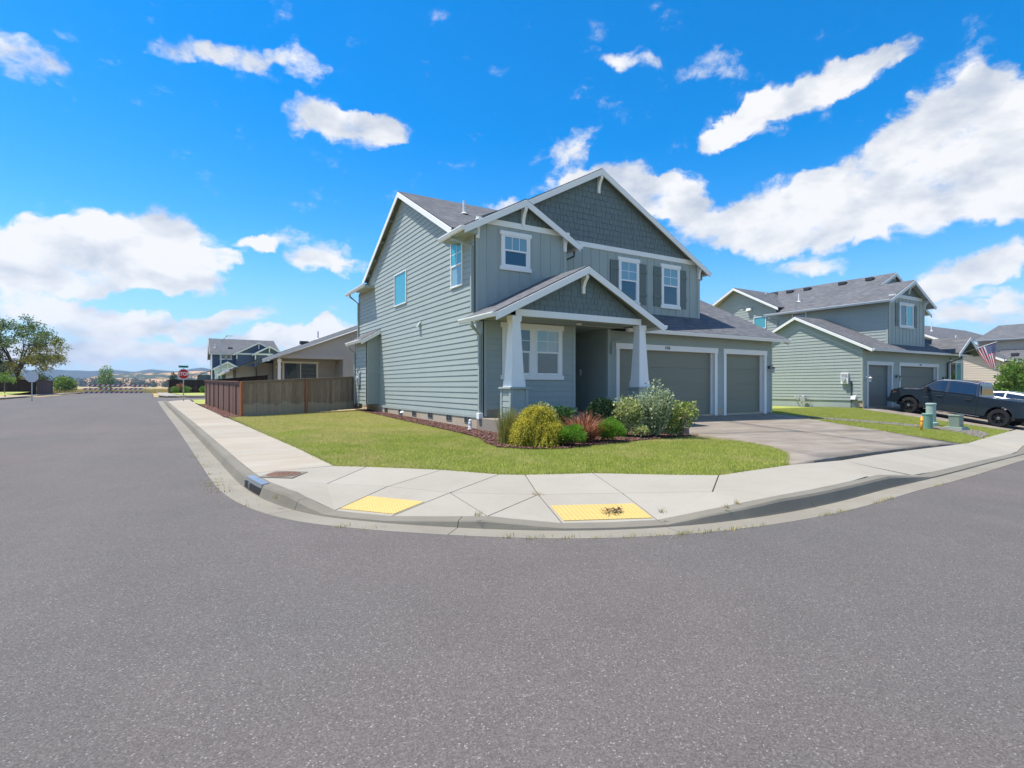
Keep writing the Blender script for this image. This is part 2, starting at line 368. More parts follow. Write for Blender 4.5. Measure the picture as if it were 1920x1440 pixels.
M['darkfence'] = m_wood('dark_stained_fence', (.022, .012, .010), (.050, .026, .020))[0].m
M['bark'] = m_wood('tree_bark', (.07, .055, .045), (.15, .125, .10), (8, 8, 2))[0].m
M['paleb'] = m_wood('pale_bark', (.16, .13, .10), (.28, .24, .19), (8, 8, 2))[0].m
M['dirt'] = m_concrete('dry_earth', (.26, .185, .12), (.16, .11, .07), .5)

# ------------------------------------------------------------------ geometry helpers
ORG = {}
def put(o, parent=None):
    COL.objects.link(o)
    if parent is not None: o.parent = parent
    return o
def tag(o, label=None, cat=None, group=None, kind=None):
    if label: o['label'] = label
    if cat: o['category'] = cat
    if group: o['group'] = group
    if kind: o['kind'] = kind
    return o
def thing(name, loc, label, cat, group=None, rot=(0, 0, 0), local=False):
    o = bpy.data.objects.new(name, None); put(o); o.location = loc; o.rotation_euler = rot
    o.empty_display_size = .3
    ORG[o.name] = (0, 0, 0) if local else tuple(loc)
    return tag(o, label, cat, group)
def setting(name):
    o = bpy.data.objects.new(name, None); put(o); ORG[o.name] = (0, 0, 0); o['kind'] = 'structure'; return o
def root_org(p):
    while p is not None:
        if p.name in ORG: return ORG[p.name]
        p = p.parent
    return (0, 0, 0)

class MB:
    def __init__(s): s.v = []; s.f = []; s.mi = []; s.uv = {}
    def add(s, vs, fs, mi=0, uvs=None):
        b = len(s.v); s.v += [tuple(v) for v in vs]
        for i, f in enumerate(fs):
            if uvs: s.uv[len(s.f)] = uvs[i]
            s.f.append([b+j for j in f]); s.mi.append(mi)
        return s
    def box(s, x0, x1, y0, y1, z0, z1, mi=0):
        vs = [(x, y, z) for x in (x0, x1) for y in (y0, y1) for z in (z0, z1)]
        return s.add(vs, [(0, 1, 3, 2), (4, 6, 7, 5), (0, 4, 5, 1), (2, 3, 7, 6), (0, 2, 6, 4), (1, 5, 7, 3)], mi)
    def obox(s, o, ax, mi=0):
        """box from a corner and three edge vectors"""
        o = Vector(o); a, b, c = (Vector(q) for q in ax)
        vs = [o+a*i+b*j+c*k for i in (0, 1) for j in (0, 1) for k in (0, 1)]
        return s.add(vs, [(0, 1, 3, 2), (4, 6, 7, 5), (0, 4, 5, 1), (2, 3, 7, 6), (0, 2, 6, 4), (1, 5, 7, 3)], mi)
    def prism(s, poly, vec, mi=0, side=None):
        n = len(poly); v = Vector(vec); p = [Vector(q) for q in poly]
        s.add(p+[q+v for q in p], [list(range(n)), list(range(2*n-1, n-1, -1))], mi)
        b = len(s.v)-2*n
        for i in range(n):
            j = (i+1) % n; s.f.append([b+i, b+j, b+n+j, b+n+i]); s.mi.append(mi if side is None else side)
        return s
    def loft(s, a, b, mi=0, caps=True):
        n = len(a); s.add(list(a)+list(b), [(i, (i+1) % n, n+(i+1) % n, n+i) for i in range(n)], mi)
        if caps: k = len(s.v)-2*n; s.f += [[k+i for i in range(n)], [k+n+i for i in reversed(range(n))]]; s.mi += [mi, mi]
        return s
    def tube(s, pts, r, n=8, mi=0, caps=True, rot=0.0):
        pts = [Vector(p) for p in pts]; rs = r if isinstance(r, (list, tuple)) else [r]*len(pts); rings = []
        for i, p in enumerate(pts):
            d = (pts[min(i+1, len(pts)-1)]-pts[max(i-1, 0)]).normalized()
            up = Vector((0, 0, 1)) if abs(d.z) < .95 else Vector((0, 1, 0))
            a = d.cross(up).normalized(); b = a.cross(d)
            rings.append([p+(a*math.cos(2*math.pi*k/n+rot)+b*math.sin(2*math.pi*k/n+rot))*rs[i] for k in range(n)])
        b0 = len(s.v)
        for q in rings: s.v += [tuple(v) for v in q]
        for i in range(len(pts)-1):
            for k in range(n):
                s.f.append([b0+i*n+k, b0+i*n+(k+1) % n, b0+(i+1)*n+(k+1) % n, b0+(i+1)*n+k]); s.mi.append(mi)
        if caps:
            s.f.append([b0+k for k in range(n)]); s.f.append([b0+(len(pts)-1)*n+k for k in reversed(range(n))]); s.mi += [mi, mi]
        return s
    def lathe(s, c, prof, n=16, mi=0, axis='z', caps=True):
        c = Vector(c); b0 = len(s.v)
        for r, h in prof:
            for k in range(n):
                a = 2*math.pi*k/n; x, y = r*math.cos(a), r*math.sin(a)
                s.v.append(tuple(c+(Vector((x, y, h)) if axis == 'z' else Vector((h, x, y)) if axis == 'x' else Vector((x, h, y)))))
        m = len(prof)
        for i in range(m-1):
            for k in range(n):
                s.f.append([b0+i*n+k, b0+i*n+(k+1) % n, b0+(i+1)*n+(k+1) % n, b0+(i+1)*n+k]); s.mi.append(mi)
        if caps: s.f.append([b0+k for k in range(n)]); s.f.append([b0+(m-1)*n+k for k in range(n)]); s.mi += [mi, mi]
        return s
    def ball(s, c, r, n=10, m=6, mi=0, sq=(1, 1, 1)):
        c = Vector(c); prof = [(max(.0005, math.sin(math.pi*i/m)), -math.cos(math.pi*i/m)) for i in range(m+1)]; b0 = len(s.v)
        for q, h in prof:
            for k in range(n):
                a = 2*math.pi*k/n; s.v.append((c.x+r*q*math.cos(a)*sq[0], c.y+r*q*math.sin(a)*sq[1], c.z+r*h*sq[2]))
        for i in range(m):
            for k in range(n):
                s.f.append([b0+i*n+k, b0+i*n+(k+1) % n, b0+(i+1)*n+(k+1) % n, b0+(i+1)*n+k]); s.mi.append(mi)
        return s
    def build(s, name, mats, parent=None, smooth=False, bevel=0, seg=2, label=None, recalc=True, kind=None):
        o = root_org(parent)
        me = bpy.data.meshes.new(name)
        me.from_pydata([(v[0]-o[0], v[1]-o[1], v[2]-o[2]) for v in s.v], [], s.f)
        for m in (mats if isinstance(mats, (list, tuple)) else [mats]): me.materials.append(m)
        me.polygons.foreach_set('material_index', s.mi)
        if s.uv:
            ul = me.uv_layers.new(name='UVMap')
            for p in me.polygons:
                if p.index in s.uv:
                    for li, c in zip(p.loop_indices, s.uv[p.index]): ul.data[li].uv = c
        if recalc and not s.uv:
            bm = bmesh.new(); bm.from_mesh(me); bmesh.ops.recalc_face_normals(bm, faces=bm.faces); bm.to_mesh(me); bm.free()
        if smooth: me.polygons.foreach_set('use_smooth', [True]*len(me.polygons))
        me.update()
        ob = put(bpy.data.objects.new(name, me), parent)
        if bevel:
            b = ob.modifiers.new('edge', 'BEVEL'); b.width = bevel; b.segments = seg; b.limit_method = 'ANGLE'; b.angle_limit = rad(35)
            if smooth: b.harden_normals = False
        if label: ob['label'] = label
        if kind: ob['kind'] = kind
        return ob

def tri_soup(name, V, F, mat, parent=None, kind=None, smooth=False):
    """V: (n,3) array, F: (m,k) array of equal-sided faces"""
    o = root_org(parent); V = np.asarray(V, dtype=np.float32)-np.array(o, dtype=np.float32); F = np.asarray(F, dtype=np.int32)
    me = bpy.data.meshes.new(name); k = F.shape[1]
    me.vertices.add(len(V)); me.vertices.foreach_set('co', V.ravel())
    me.loops.add(F.size); me.loops.foreach_set('vertex_index', F.ravel())
    me.polygons.add(len(F)); me.polygons.foreach_set('loop_start', np.arange(len(F), dtype=np.int32)*k)
    me.polygons.foreach_set('loop_total', np.full(len(F), k, dtype=np.int32))
    if smooth: me.polygons.foreach_set('use_smooth', np.ones(len(F), dtype=bool))
    me.update(calc_edges=True); me.materials.append(mat)
    ob = put(bpy.data.objects.new(name, me), parent)
    if kind: ob['kind'] = kind
    return ob

def clip_half(poly, n, d):
    """keep the part of a 2-D polygon where n.p <= d"""
    out = []
    for i in range(len(poly)):
        a, b = poly[i], poly[(i+1) % len(poly)]
        fa = n[0]*a[0]+n[1]*a[1]-d; fb = n[0]*b[0]+n[1]*b[1]-d
        if fa <= 0: out.append(a)
        if fa*fb < 0:
            t = fa/(fa-fb); out.append((a[0]+(b[0]-a[0])*t, a[1]+(b[1]-a[1])*t))
    r = []
    for p in out:
        if not r or (abs(p[0]-r[-1][0])+abs(p[1]-r[-1][1])) > 1e-5: r.append(p)
    if len(r) > 2 and abs(r[0][0]-r[-1][0])+abs(r[0][1]-r[-1][1]) < 1e-5: r.pop()
    return r
def area(p): return .5*abs(sum(p[i][0]*p[(i+1) % len(p)][1]-p[(i+1) % len(p)][0]*p[i][1] for i in range(len(p))))

def wedge(mb, O, u, n, poly, z0, z1, top, bot):
    """a clapboard: polygon (along u, height) thicker at its lower edge"""
    O = Vector(O); u = Vector(u); n = Vector(n); k = len(poly)
    fr = [O+u*a+Vector((0, 0, z))+n*(top+(bot-top)*max(0, min(1, (z1-z)/(z1-z0)))) for a, z in poly]
    bk = [O+u*a+Vector((0, 0, z)) for a, z in poly]
    mb.add(fr+bk, [list(range(k)), list(range(2*k-1, k-1, -1))]+[[i, (i+1) % k, k+(i+1) % k, k+i] for i in range(k)])

def siding(parent, O, u, n, poly, mat, exp=.178, z0=None, proud=.024, name='siding_board'):
    """lap siding: each course of boards is a piece of its own"""
    lo = min(p[1] for p in poly) if z0 is None else z0; hi = max(p[1] for p in poly); z = lo
    while z < hi-.01:
        q = clip_half(clip_half(poly, (0, -1), -z), (0, 1), z+exp)
        if len(q) > 2 and area(q) > .002:
            mb = MB(); wedge(mb, O, u, n, q, z, z+exp, .004, proud); mb.build(name, mat, parent)
        z += exp

def shakes(parent, O, u, n, tri, mat, exp=.205, seed=1, as_parts=True, keep=None):
    """staggered shingle siding inside a gable"""
    r = random.Random(seed); lo = min(p[1] for p in tri); hi = max(p[1] for p in tri); x0 = min(p[0] for p in tri); x1 = max(p[0] for p in tri)
    cx = sum(p[0] for p in tri)/len(tri); cz = sum(p[1] for p in tri)/len(tri); edges = []
    for i in range(len(tri)):
        a, b = tri[i], tri[(i+1) % len(tri)]; nn = (b[1]-a[1], a[0]-b[0]); d = nn[0]*a[0]+nn[1]*a[1]
        if nn[0]*cx+nn[1]*cz > d: nn = (-nn[0], -nn[1]); d = -d
        edges.append((nn, d))
    rest = MB(); z = lo; nparts = 0
    while z < hi:
        x = x0-r.uniform(0, .2)
        while x < x1:
            w = r.choice((.13, .17, .2, .24, .29)); g = .006
            q = [(x+g, z+r.uniform(-.006, .006)), (x+w-g, z+r.uniform(-.006, .006)), (x+w-g, z+exp-.002), (x+g, z+exp-.002)]
            for nn, d in edges:
                q = clip_half(q, nn, d)
                if len(q) < 3: break
            if len(q) > 2 and area(q) > .0015:
                part = as_parts and (keep is None or keep(x, z))
                mb = MB() if part else rest
                wedge(mb, O, u, n, q, z, z+exp, .006, .020+r.uniform(-.004, .004))
                if part: mb.build('wall_shingle', mat, parent); nparts += 1
            x += w
        z += exp
    if rest.f: rest.build('wall_shingles', mat, parent, kind='stuff')

def roof(parent, polys, thick=.035, soffit='soffit', name='roof'):
    """roof planes given as top corners; shingle slab over a painted deck.  polys: list of (pts, eave direction, upslope direction)"""
    top = MB(); dk = MB()
    for pts, eu in polys:
        P = [Vector(p) for p in pts]; eu = Vector(eu).normalized()
        nrm = Vector((0, 0, 0))
        for i in range(len(P)): nrm += (P[i]-P[0]).cross(P[(i+1) % len(P)]-P[0])
        nrm.normalize()
        if nrm.z < 0: P.reverse(); nrm = -nrm
        up = nrm.cross(eu); up = up if up.z > 0 else -up
        k = len(P); low = [p-Vector((0, 0, thick)) for p in P]
        uvs = [[(p.dot(eu), p.dot(up)) for p in P]]
        top.add(P+low, [list(range(k))], 0, uvs)
        b = len(top.v)-2*k
        top.f.append([b+k+i for i in reversed(range(k))]); top.mi.append(1)
        for i in range(k): top.f.append([b+i, b+k+i, b+k+(i+1) % k, b+(i+1) % k]); top.mi.append(1)
        c = sum(P, Vector())/k
        q = [p+(c-p).normalized()*.03-Vector((0, 0, thick+.002)) for p in P]
        dk.prism(q, (0, 0, -.03))
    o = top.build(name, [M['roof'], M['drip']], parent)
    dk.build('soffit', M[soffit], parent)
    return o

def slant(mb, p0, p1, h, t, n):
    """board along an edge: hangs h below the line p0-p1, t thick along n"""
    p0, p1 = Vector(p0), Vector(p1); d = Vector((0, 0, -h))
    mb.prism([p0, p1, p1+d, p0+d], Vector(n).normalized()*t)
def gutter(parent, p0, p1, out, mat, w=.125, h=.125):
    p0, p1, o = Vector(p0), Vector(p1), Vector(out).normalized()
    prof = [(0, 0), (w, 0), (w, -.03), (w*.86, -.06), (w*.72, -h), (0, -h)]
    a = [p0+o*x+Vector((0, 0, z)) for x, z in prof]; b = [p1+o*x+Vector((0, 0, z)) for x, z in prof]
    mb = MB(); mb.loft(a, b)
    return mb.build('gutter', mat, parent, bevel=.006)
def downspout(parent, pts, mat, r=.042):
    return MB().tube(pts, r*1.3, 4, rot=math.pi/4).build('downspout', mat, parent)
def bracket(parent, top, out, mat, L=.40, H=.62, w=.10):
    """craftsman gable bracket: block at the top, curved taper to a narrow foot"""
    top = Vector(top); o = Vector(out).normalized(); s = Vector((-o.y, o.x, 0))*w
    prof = [(0, 0), (L, 0), (L, -.10)]
    prof += [(L-(L-.085)*math.sin(t*math.pi/2)**.8, -.12-(H-.24)*(t**1.15)) for t in (.2, .4, .6, .8, 1.0)]
    prof += [(.085, -H), (0, -H)]
    mb = MB(); mb.prism([top-s/2+o*a+Vector((0, 0, z)) for a, z in prof], s)
    return mb.build('gable_bracket', mat, parent, bevel=.006)

def window(parent, O, u, n, w, h, split=.5, grid=(2, 2), trim=None, tmat=None, glass='glass', upglass=None, vin=None, slider=False, name='window', proud=.030, head=.13, side=.085, sill=.12):
    """sash window: frame > panes, muntins, casing boards.  O = lower left corner of the vinyl frame"""
    O = Vector(O); u = Vector(u).normalized(); n = Vector(n).normalized(); Z = Vector((0, 0, 1)); vin = vin or M['vinyl']
    def bar(mb, a0, a1, z0, z1, d0, d1): mb.obox(O+u*a0+Z*z0+n*d0, (u*(a1-a0), Z*(z1-z0), n*(d1-d0)))
    f = MB(); t = .045; d = proud+.035
    bar(f, 0, t, 0, h, 0, d); bar(f, w-t, w, 0, h, 0, d); bar(f, t, w-t, 0, t, 0, d); bar(f, t, w-t, h-t, h, 0, d)
    if slider: bar(f, w/2-.03, w/2+.03, t, h-t, 0, d-.006)
    elif split: bar(f, t, w-t, h*split-.025, h*split+.03, 0, d-.004)
    fr = f.build(name, vin, parent, bevel=.004)
    def pane(a0, a1, z0, z1, dd, g):
        mb = MB(); mb.obox(O+u*a0+Z*z0+n*.002, (u*(a1-a0), Z*(z1-z0), n*dd)); mb.build('pane', M[g], fr)
    if slider: pane(t, w/2-.03, t, h-t, proud, glass); pane(w/2+.03, w-t, t, h-t, proud+.008, upglass or glass)
    elif split:
        pane(t, w-t, t, h*split-.025, proud, glass); pane(t, w-t, h*split+.03, h-t, proud+.01, upglass or glass)
        iv = MB(); bar(iv, t, t+.022, t, h*split-.025, proud, proud+.012); bar(iv, w-t-.022, w-t, t, h*split-.025, proud, proud+.012); bar(iv, t+.022, w-t-.022, t, t+.022, proud, proud+.012)
        iv.build('sash', vin, fr)
    else: pane(t, w-t, t, h-t, proud, glass)
    if grid and split:
        z0, z1 = h*split+.03, h-t
        for i in range(1, grid[0]):
            mb = MB(); x = t+(w-2*t)*i/grid[0]; bar(mb, x-.009, x+.009, z0, z1, proud+.01, proud+.016); mb.build('muntin', vin, fr)
        for j in range(1, grid[1]):
            mb = MB(); z = z0+(z1-z0)*j/grid[1]; bar(mb, t, w-t, z-.009, z+.009, proud+.01, proud+.0165); mb.build('muntin', vin, fr)
    if trim:
        tm = tmat or M['trim']; ex = .05
        for a0, a1, z0, z1, dd, nm in ((-side-ex, w+side+ex, h, h+head, d+.012, 'head_casing'), (-side-ex, w+side+ex, -sill, 0, d+.012, 'sill_board'), (-side, 0, 0, h, d+.004, 'side_casing'), (w, w+side, 0, h, d+.004, 'side_casing')):
            mb = MB(); bar(mb, a0, a1, z0+.001, z1-.001, 0, dd); mb.build(nm, tm, fr, bevel=.004)
    return fr

def leaf_cloud(P, size, aspect=.55, out=None, droop=0.0, jitter=1.0, rng=NP, tri=False):
    """kite-shaped leaves at points P; 'out' biases each leaf's direction"""
    n = len(P); d = rng.normal(size=(n, 3))*jitter
    if out is not None: d = d+out
    d[:, 2] -= droop; d /= np.linalg.norm(d, axis=1, keepdims=True)+1e-9
    q = rng.normal(size=(n, 3)); s = np.cross(d, q); s /= np.linalg.norm(s, axis=1, keepdims=True)+1e-9
    L = (size*(.6+.8*rng.random(n)))[:, None]
    a = P; b = P+d*L*.45+s*L*aspect*.5; c = P+d*L; e = P+d*L*.45-s*L*aspect*.5
    if tri:
        V = np.stack([a-s*L*aspect*.4, a+s*L*aspect*.4, c], 1).reshape(-1, 3); return V, np.arange(3*n).reshape(-1, 3)
    V = np.stack([a, b, c, e], 1).reshape(-1, 3); return V, np.arange(4*n).reshape(-1, 4)
def ball_pts(n, c, r, shell=.35, rng=NP, zmin=-1):
    d = rng.normal(size=(int(n*2.2), 3)); d /= np.linalg.norm(d, axis=1, keepdims=True); d = d[d[:, 2] > zmin][:n]
    k = (shell+(1-shell)*rng.random(len(d))**.6)[:, None]
    return np.array(c)+d*k*np.array(r), d

# ------------------------------------------------------------------ terrain
def ss(t): t = max(0., min(1., t)); return t*t*(3-2*t)
def S(x, y):
    """street level: rises gently along the side street, falls away to the right"""
    s = .0078*max(0, min(y, 50)+4) if y > -4 else 0.0
    k = max(0, x-1.0); k = k*k/(k+3.0); k = min(k, 10.6)+.2*max(0, min(k, 40)-10.6)
    return s-.05*k*ss((14-y)/10)
def lot(x, y):
    base = S(x, y)+.16
    dx = max(-x, x-14, 0); dy = max(-1.7-y, y-14, 0); d = math.hypot(dx, dy)
    H = .16+.0135*max(0, min(y, 14)); a = base+(H-base)*ss(1-d/5.5)
    ys = -9.25+.18*x; t = max(0, min(1, (y-ys)/(.8-ys))); r = base+(.30-base)*t; w = ss((x-6)/3)
    return a*(1-w)+r*w
def drive_z(x, y):
    ys = -9.0+.18*x; t = max(0, min(1, y/ys)); return .335+(S(x, ys)+.155-.335)*(t**.9)

def patch(name, poly, zf, mat, step=1.0, parent=None, kind=None, lift=0.0, skirt=0):
    """flat polygon cut by a grid and laid on a height function"""
    bm = bmesh.new(); vs = [bm.verts.new((x, y, 0)) for x, y in poly]; bm.faces.new(vs)
    bmesh.ops.triangulate(bm, faces=bm.faces[:])
    xs = [p[0] for p in poly]; ys = [p[1] for p in poly]
    for ax, lo, hi in ((0, min(xs), max(xs)), (1, min(ys), max(ys))):
        v = math.floor(lo/step)*step+step
        while v < hi:
            co = (v, 0, 0) if ax == 0 else (0, v, 0); no = (1, 0, 0) if ax == 0 else (0, 1, 0)
            bmesh.ops.bisect_plane(bm, geom=bm.verts[:]+bm.edges[:]+bm.faces[:], plane_co=co, plane_no=no); v += step
    for v in bm.verts: v.co.z = zf(v.co.x, v.co.y)+lift
    if skirt:
        be = [e for e in bm.edges if e.is_boundary]; r = bmesh.ops.extrude_edge_only(bm, edges=be)
        for g in r['geom']:
            if isinstance(g, bmesh.types.BMVert): g.co.z -= skirt
    bmesh.ops.recalc_face_normals(bm, faces=bm.faces[:])
    up = sum(f.normal.z*f.calc_area() for f in bm.faces)
    if up < 0: bmesh.ops.reverse_faces(bm, faces=bm.faces[:])
    me = bpy.data.meshes.new(name); bm.to_mesh(me); bm.free(); me.materials.append(mat)
    for p in me.polygons: p.use_smooth = True
    o = put(bpy.data.objects.new(name, me), parent)
    if kind: o['kind'] = kind
    return o

# far sheet of ground: fine near the houses, coarse to the horizon
def far_ground():
    g = [-9000, -4000, -1500, -600, -300, -150, -80, -50, -30, -20]+list(range(-15, 46, 3))+[50, 60, 80, 150, 300, 600, 1500, 4000, 9000]
    h = [-9000, -3000, -800, -200, -60, -30, -20]+list(range(-15, 61, 3))+[70, 90, 120, 200, 400, 800, 1600, 3200, 9000]
    V = [(x, y, S(x, y)-.09 if abs(x) < 900 and y < 900 else .3) for y in h for x in g]; n = len(g)
    F = [(j*n+i, j*n+i+1, (j+1)*n+i+1, (j+1)*n+i) for j in range(len(h)-1) for i in range(n-1)]
    k = NM('dry_field_ground', (.42, .32, .16), .95, .1); p = k.pos()
    a = k.noise(p, .03, 6, .65); b = k.noise(p, 2.5, 5, .7)
    c = k.mixc(k.ramp(a, [(.4, 0.0), (.6, 1.0)]), (.50, .385, .185), (.40, .30, .14)); c = k.mixc(1.0, c, k.ramp(b, [(.3, .75), (.8, 1.1)]), 'MULTIPLY'); k.color(c); k.bump(b, .6, .1)
    tri_soup('ground', V, F, k.m, kind='structure')
far_ground()

def catmull(P, per=6):
    P = [np.array(p, float) for p in P]; out = []
    for i in range(len(P)-1):
        p0 = P[max(i-1, 0)]; p1 = P[i]; p2 = P[i+1]; p3 = P[min(i+2, len(P)-1)]
        for t in np.linspace(0, 1, per, endpoint=False):
            out.append(.5*((2*p1)+(-p0+p2)*t+(2*p0-5*p1+4*p2-p3)*t*t+(-p0+3*p1-3*p2+p3)*t**3))
    out.append(P[-1]); return np.array(out)
def resample(P, step):
    d = np.r_[0, np.cumsum(np.linalg.norm(np.diff(P, axis=0), axis=1))]; n = max(2, int(d[-1]/step)+1); t = np.linspace(0, d[-1], n)
    return np.stack([np.interp(t, d, P[:, i]) for i in range(P.shape[1])], 1)
LIP = [(-9.75, 37.0), (-9.2, 27.75), (-8.45, 16.0), (-7.88, 7.23), (-7.62, 3.0), (-7.34, -1.6), (-7.16, -4.6), (-7.02, -5.95), (-6.8, -6.95), (-6.48, -7.75), (-6.05, -8.35), (-5.53, -8.9), (-4.85, -9.5), (-4.18, -9.95), (-3.4, -10.3), (-2.4, -10.55), (-1.0, -10.66), (.84, -10.56), (4.12, -10.2), (10.51, -9.13), (16, -8.2), (26, -6.6), (45, -3.4), (70, .8)]
lip = resample(catmull(LIP, 8), .30)
tan = np.gradient(lip, axis=0); tan /= np.linalg.norm(tan, axis=1, keepdims=True)
nor = np.stack([-tan[:, 1], tan[:, 0]], 1)          # towards the lots
HK = [((-9.7, 37), .0), ((-9.6, 34), .04), ((-9.5, 32.5), .13), ((-6.45, -6.9), .13), ((-6.1, -7.75), .0), ((-5.53, -8.31), .0), ((-4.88, -9.0), .06), ((-4.06, -9.6), .0), ((-3.12, -9.95), .0), ((-2.4, -10.2), .06), ((-1.26, -10.16), .13), ((1.65, -9.95), .13), ((3.2, -9.85), .0), ((13.8, -8.1), .0), ((15.2, -7.8), .13), ((21.5, -6.8), .13), ((22.7, -6.6), 0), ((31, -5.2), 0), ((33, -5), .13), ((70, 1.6), .13)]
arc = np.r_[0, np.cumsum(np.linalg.norm(np.diff(lip, axis=0), axis=1))]
hs = [arc[np.argmin(np.linalg.norm(lip+nor*.5-np.array(p), axis=1))] for p, h in HK]
KH = np.interp(arc, hs, [h for p, h in HK])
def off(i, d): return lip[i]+nor[i]*d
backline = np.array([off(i, .52) for i in range(len(lip))])
def near_i(p): return int(np.argmin(np.linalg.norm(backline-np.array(p), axis=1)))
def Sz(p): return S(p[0], p[1])
STREET = setting('kerb'); GUT = setting('gutter')
def kerb_pieces():
    i = 0; n = len(lip)
    while i < n-2:
        d = np.linalg.norm(off(i, .5)-np.array(CAM[:2])); seg = 8 if d < 22 else 20
        j = min(n-1, i+seg)
        kb = MB(); gt = MB(); rows = []; rg = []
        for k in range(i, j+1):
            e = .004 if k == i else (-.004 if k == j else 0)
            def P(dd, z): q = off(k, dd)+tan[k]*e; return (q[0], q[1], Sz(off(k, .3))+z)
            h = KH[k]; lean = .03*h/.13
            rows.append([P(.335, -.08), P(.335, -.012), P(.345, .012+h*.0), P(.350+lean, .012+h*.82), P(.372+lean, .016+h), P(.52, .022+h), P(.52, -.08)])
            rg.append([P(0, -.08), P(0, .006), P(.333, -.008), P(.333, -.08)])
        for mb, rr in ((kb, rows), (gt, rg)):
            m = len(rr[0])
            for a in range(len(rr)-1): mb.loft(rr[a], rr[a+1], caps=(a == 0 or a == len(rr)-2))
        kb.build('kerb_segment', M['kerb'], STREET); gt.build('gutter_slab', M['gutterc'], GUT)
        i = j
kerb_pieces()
# asphalt: side street, junction, cross street
road = [tuple(p) for p in lip[::2]]
road = road+[(70, -24), (-22, -24), (-19.6, 0), (-18.6, 30), (-20, 33.6), (-60, 33.6), (-60, 39.6), (-22.0, 39.9), (-20.9, 43.2), (-20.5, 50), (-21.6, 98), (-13.6, 98), (-12.2, 79), (-11.5, 66), (-10.9, 52), (-9.6, 47.2), (-6.6, 45.9), (60, 45.9), (60, 37.3)]
patch('road', road, S, M['asphalt'], 3.0, kind='structure', lift=0.004)

# ------------------------------------------------------------------ pavement slabs
WALK = setting('sidewalk')
def zi(p): return Sz(p)+.165
def slab_poly(pts, mat, parent=WALK, gap=.007, name='paving_slab'):
    """one cast slab: corner points with heights, shrunk a little so that the joint is open"""
    P = [Vector(p) for p in pts]; k = len(P); c = sum(P, Vector())/k; Q = []
    ar = sum(P[i].x*P[(i+1) % k].y-P[(i+1) % k].x*P[i].y for i in range(k)); sg = 1 if ar > 0 else -1
    for i in range(k):
        a = (P[i]-P[i-1]).to_2d(); b = (P[(i+1) % k]-P[i]).to_2d()
        na = Vector((-a.y, a.x)).normalized()*sg if a.length > 1e-6 else Vector((0, 0)); nb = Vector((-b.y, b.x)).normalized()*sg if b.length > 1e-6 else Vector((0, 0))
        m = na+nb; m = m/max(.5, m.length_squared/2*1.0) if m.length > 1e-6 else na
        Q.append(P[i]+Vector((m.x*gap, m.y*gap, 0)))
    mb = MB(); mb.prism(Q, (0, 0, -.09)); return mb.build(name, mat, parent, bevel=.004, seg=1)
def back(i, extra=.004): p = off(i, .52+extra); return (p[0], p[1], Sz(off(i, .3))+.022+KH[i])
def arcpts(a, b):
    ia, ib = near_i(a), near_i(b); st = 1 if ib >= ia else -1
    idx = list(range(ia, ib, st*2))+[ib]; return [back(i) for i in idx]
INNER_L = [(-7.62, 34.6), (-7.02, 21.75), (-6.17, 8.28), (-5.72, 1.55), (-5.49, -2.02), (-5.39, -4.82)]
def inner_at(y):
    ys = [p[1] for p in INNER_L][::-1]; xs = [p[0] for p in INNER_L][::-1]; return float(np.interp(y, ys, xs))
# side street: slabs about a stride long, seen from the corner outwards
y = -4.85; step = 1.5
while y < 33.5:
    y2 = min(y+step, 34.3); i1 = int(np.argmin(abs(backline[:len(backline)//2, 1]-y)+1e3*(backline[:len(backline)//2, 0] > -5.5))); i2 = int(np.argmin(abs(backline[:len(backline)//2, 1]-y2)))
    a, b = back(i1), back(i2); p, q = (inner_at(y), y), (inner_at(y2), y2)
    mid = max(1, abs(i1-i2)//2)
    slab_poly([a, (p[0], p[1], zi(p)), (q[0], q[1], zi(q)), b], M['walk2'])
    y = y2; step = 1.5 if y < 15 else 3.0
def w3(x, y, z): return (x, y, z)
I0 = w3(-5.39, -4.85, .16); I1 = w3(-4.94, -5.22, .16); I2 = w3(-4.0, -6.16, .16); I3 = w3(-3.43, -7.02, .16); I5 = w3(-3.11, -7.26, .16); I6 = w3(-2.13, -7.66, .16); I7 = w3(-.62, -8.78, .16)
M0 = w3(-6.50, -5.75, .145); M1 = w3(-5.82, -6.38, .14); M2 = w3(-5.16, -7.02, .14); M3 = w3(-4.6, -7.82, .135); M5 = w3(-3.71, -8.52, .14); M6 = w3(-2.72, -8.97, .135); M7 = w3(-1.72, -9.55, .15)
O0 = (-6.66, -4.85); O2 = (-6.06, -7.56); O3 = (-5.50, -8.34); O4 = (-4.86, -8.98); O5 = (-4.06, -9.58); O6 = (-3.14, -9.98)
slab_poly([I0, I1, M1]+[M0]+arcpts((-6.55, -5.75), O0), M['walk'])
slab_poly([I1, I2, M2, M1], M['walk']); slab_poly([I2, I3, M3, M2], M['walk'])
slab_poly([I3, I5, M5, M3], M['walk']); slab_poly([I5, I6, M6, M5], M['walk'])
slab_poly([I6, w3(-1.26, -8.34, .16), I7, M7, M6], M['walk'])
slab_poly([M0, M1, M2]+arcpts(O2, (-6.55, -5.75)), M['walk'])
slab_poly([M2, M3]+arcpts(O3, O2), M['walk'])
slab_poly([M3]+arcpts(O4, O3), M['walk'])
slab_poly([M3, M5]+arcpts((-4.80, -9.03), O4), M['walk']); slab_poly([M5]+arcpts(O5, (-4.80, -9.03)), M['walk'])
slab_poly([M5, M6]+arcpts(O6, O5), M['walk'])
M8 = w3(1.9, -9.35, .145)
slab_poly([M6, M7]+arcpts((-1.55, -10.2), O6), M['walk'])
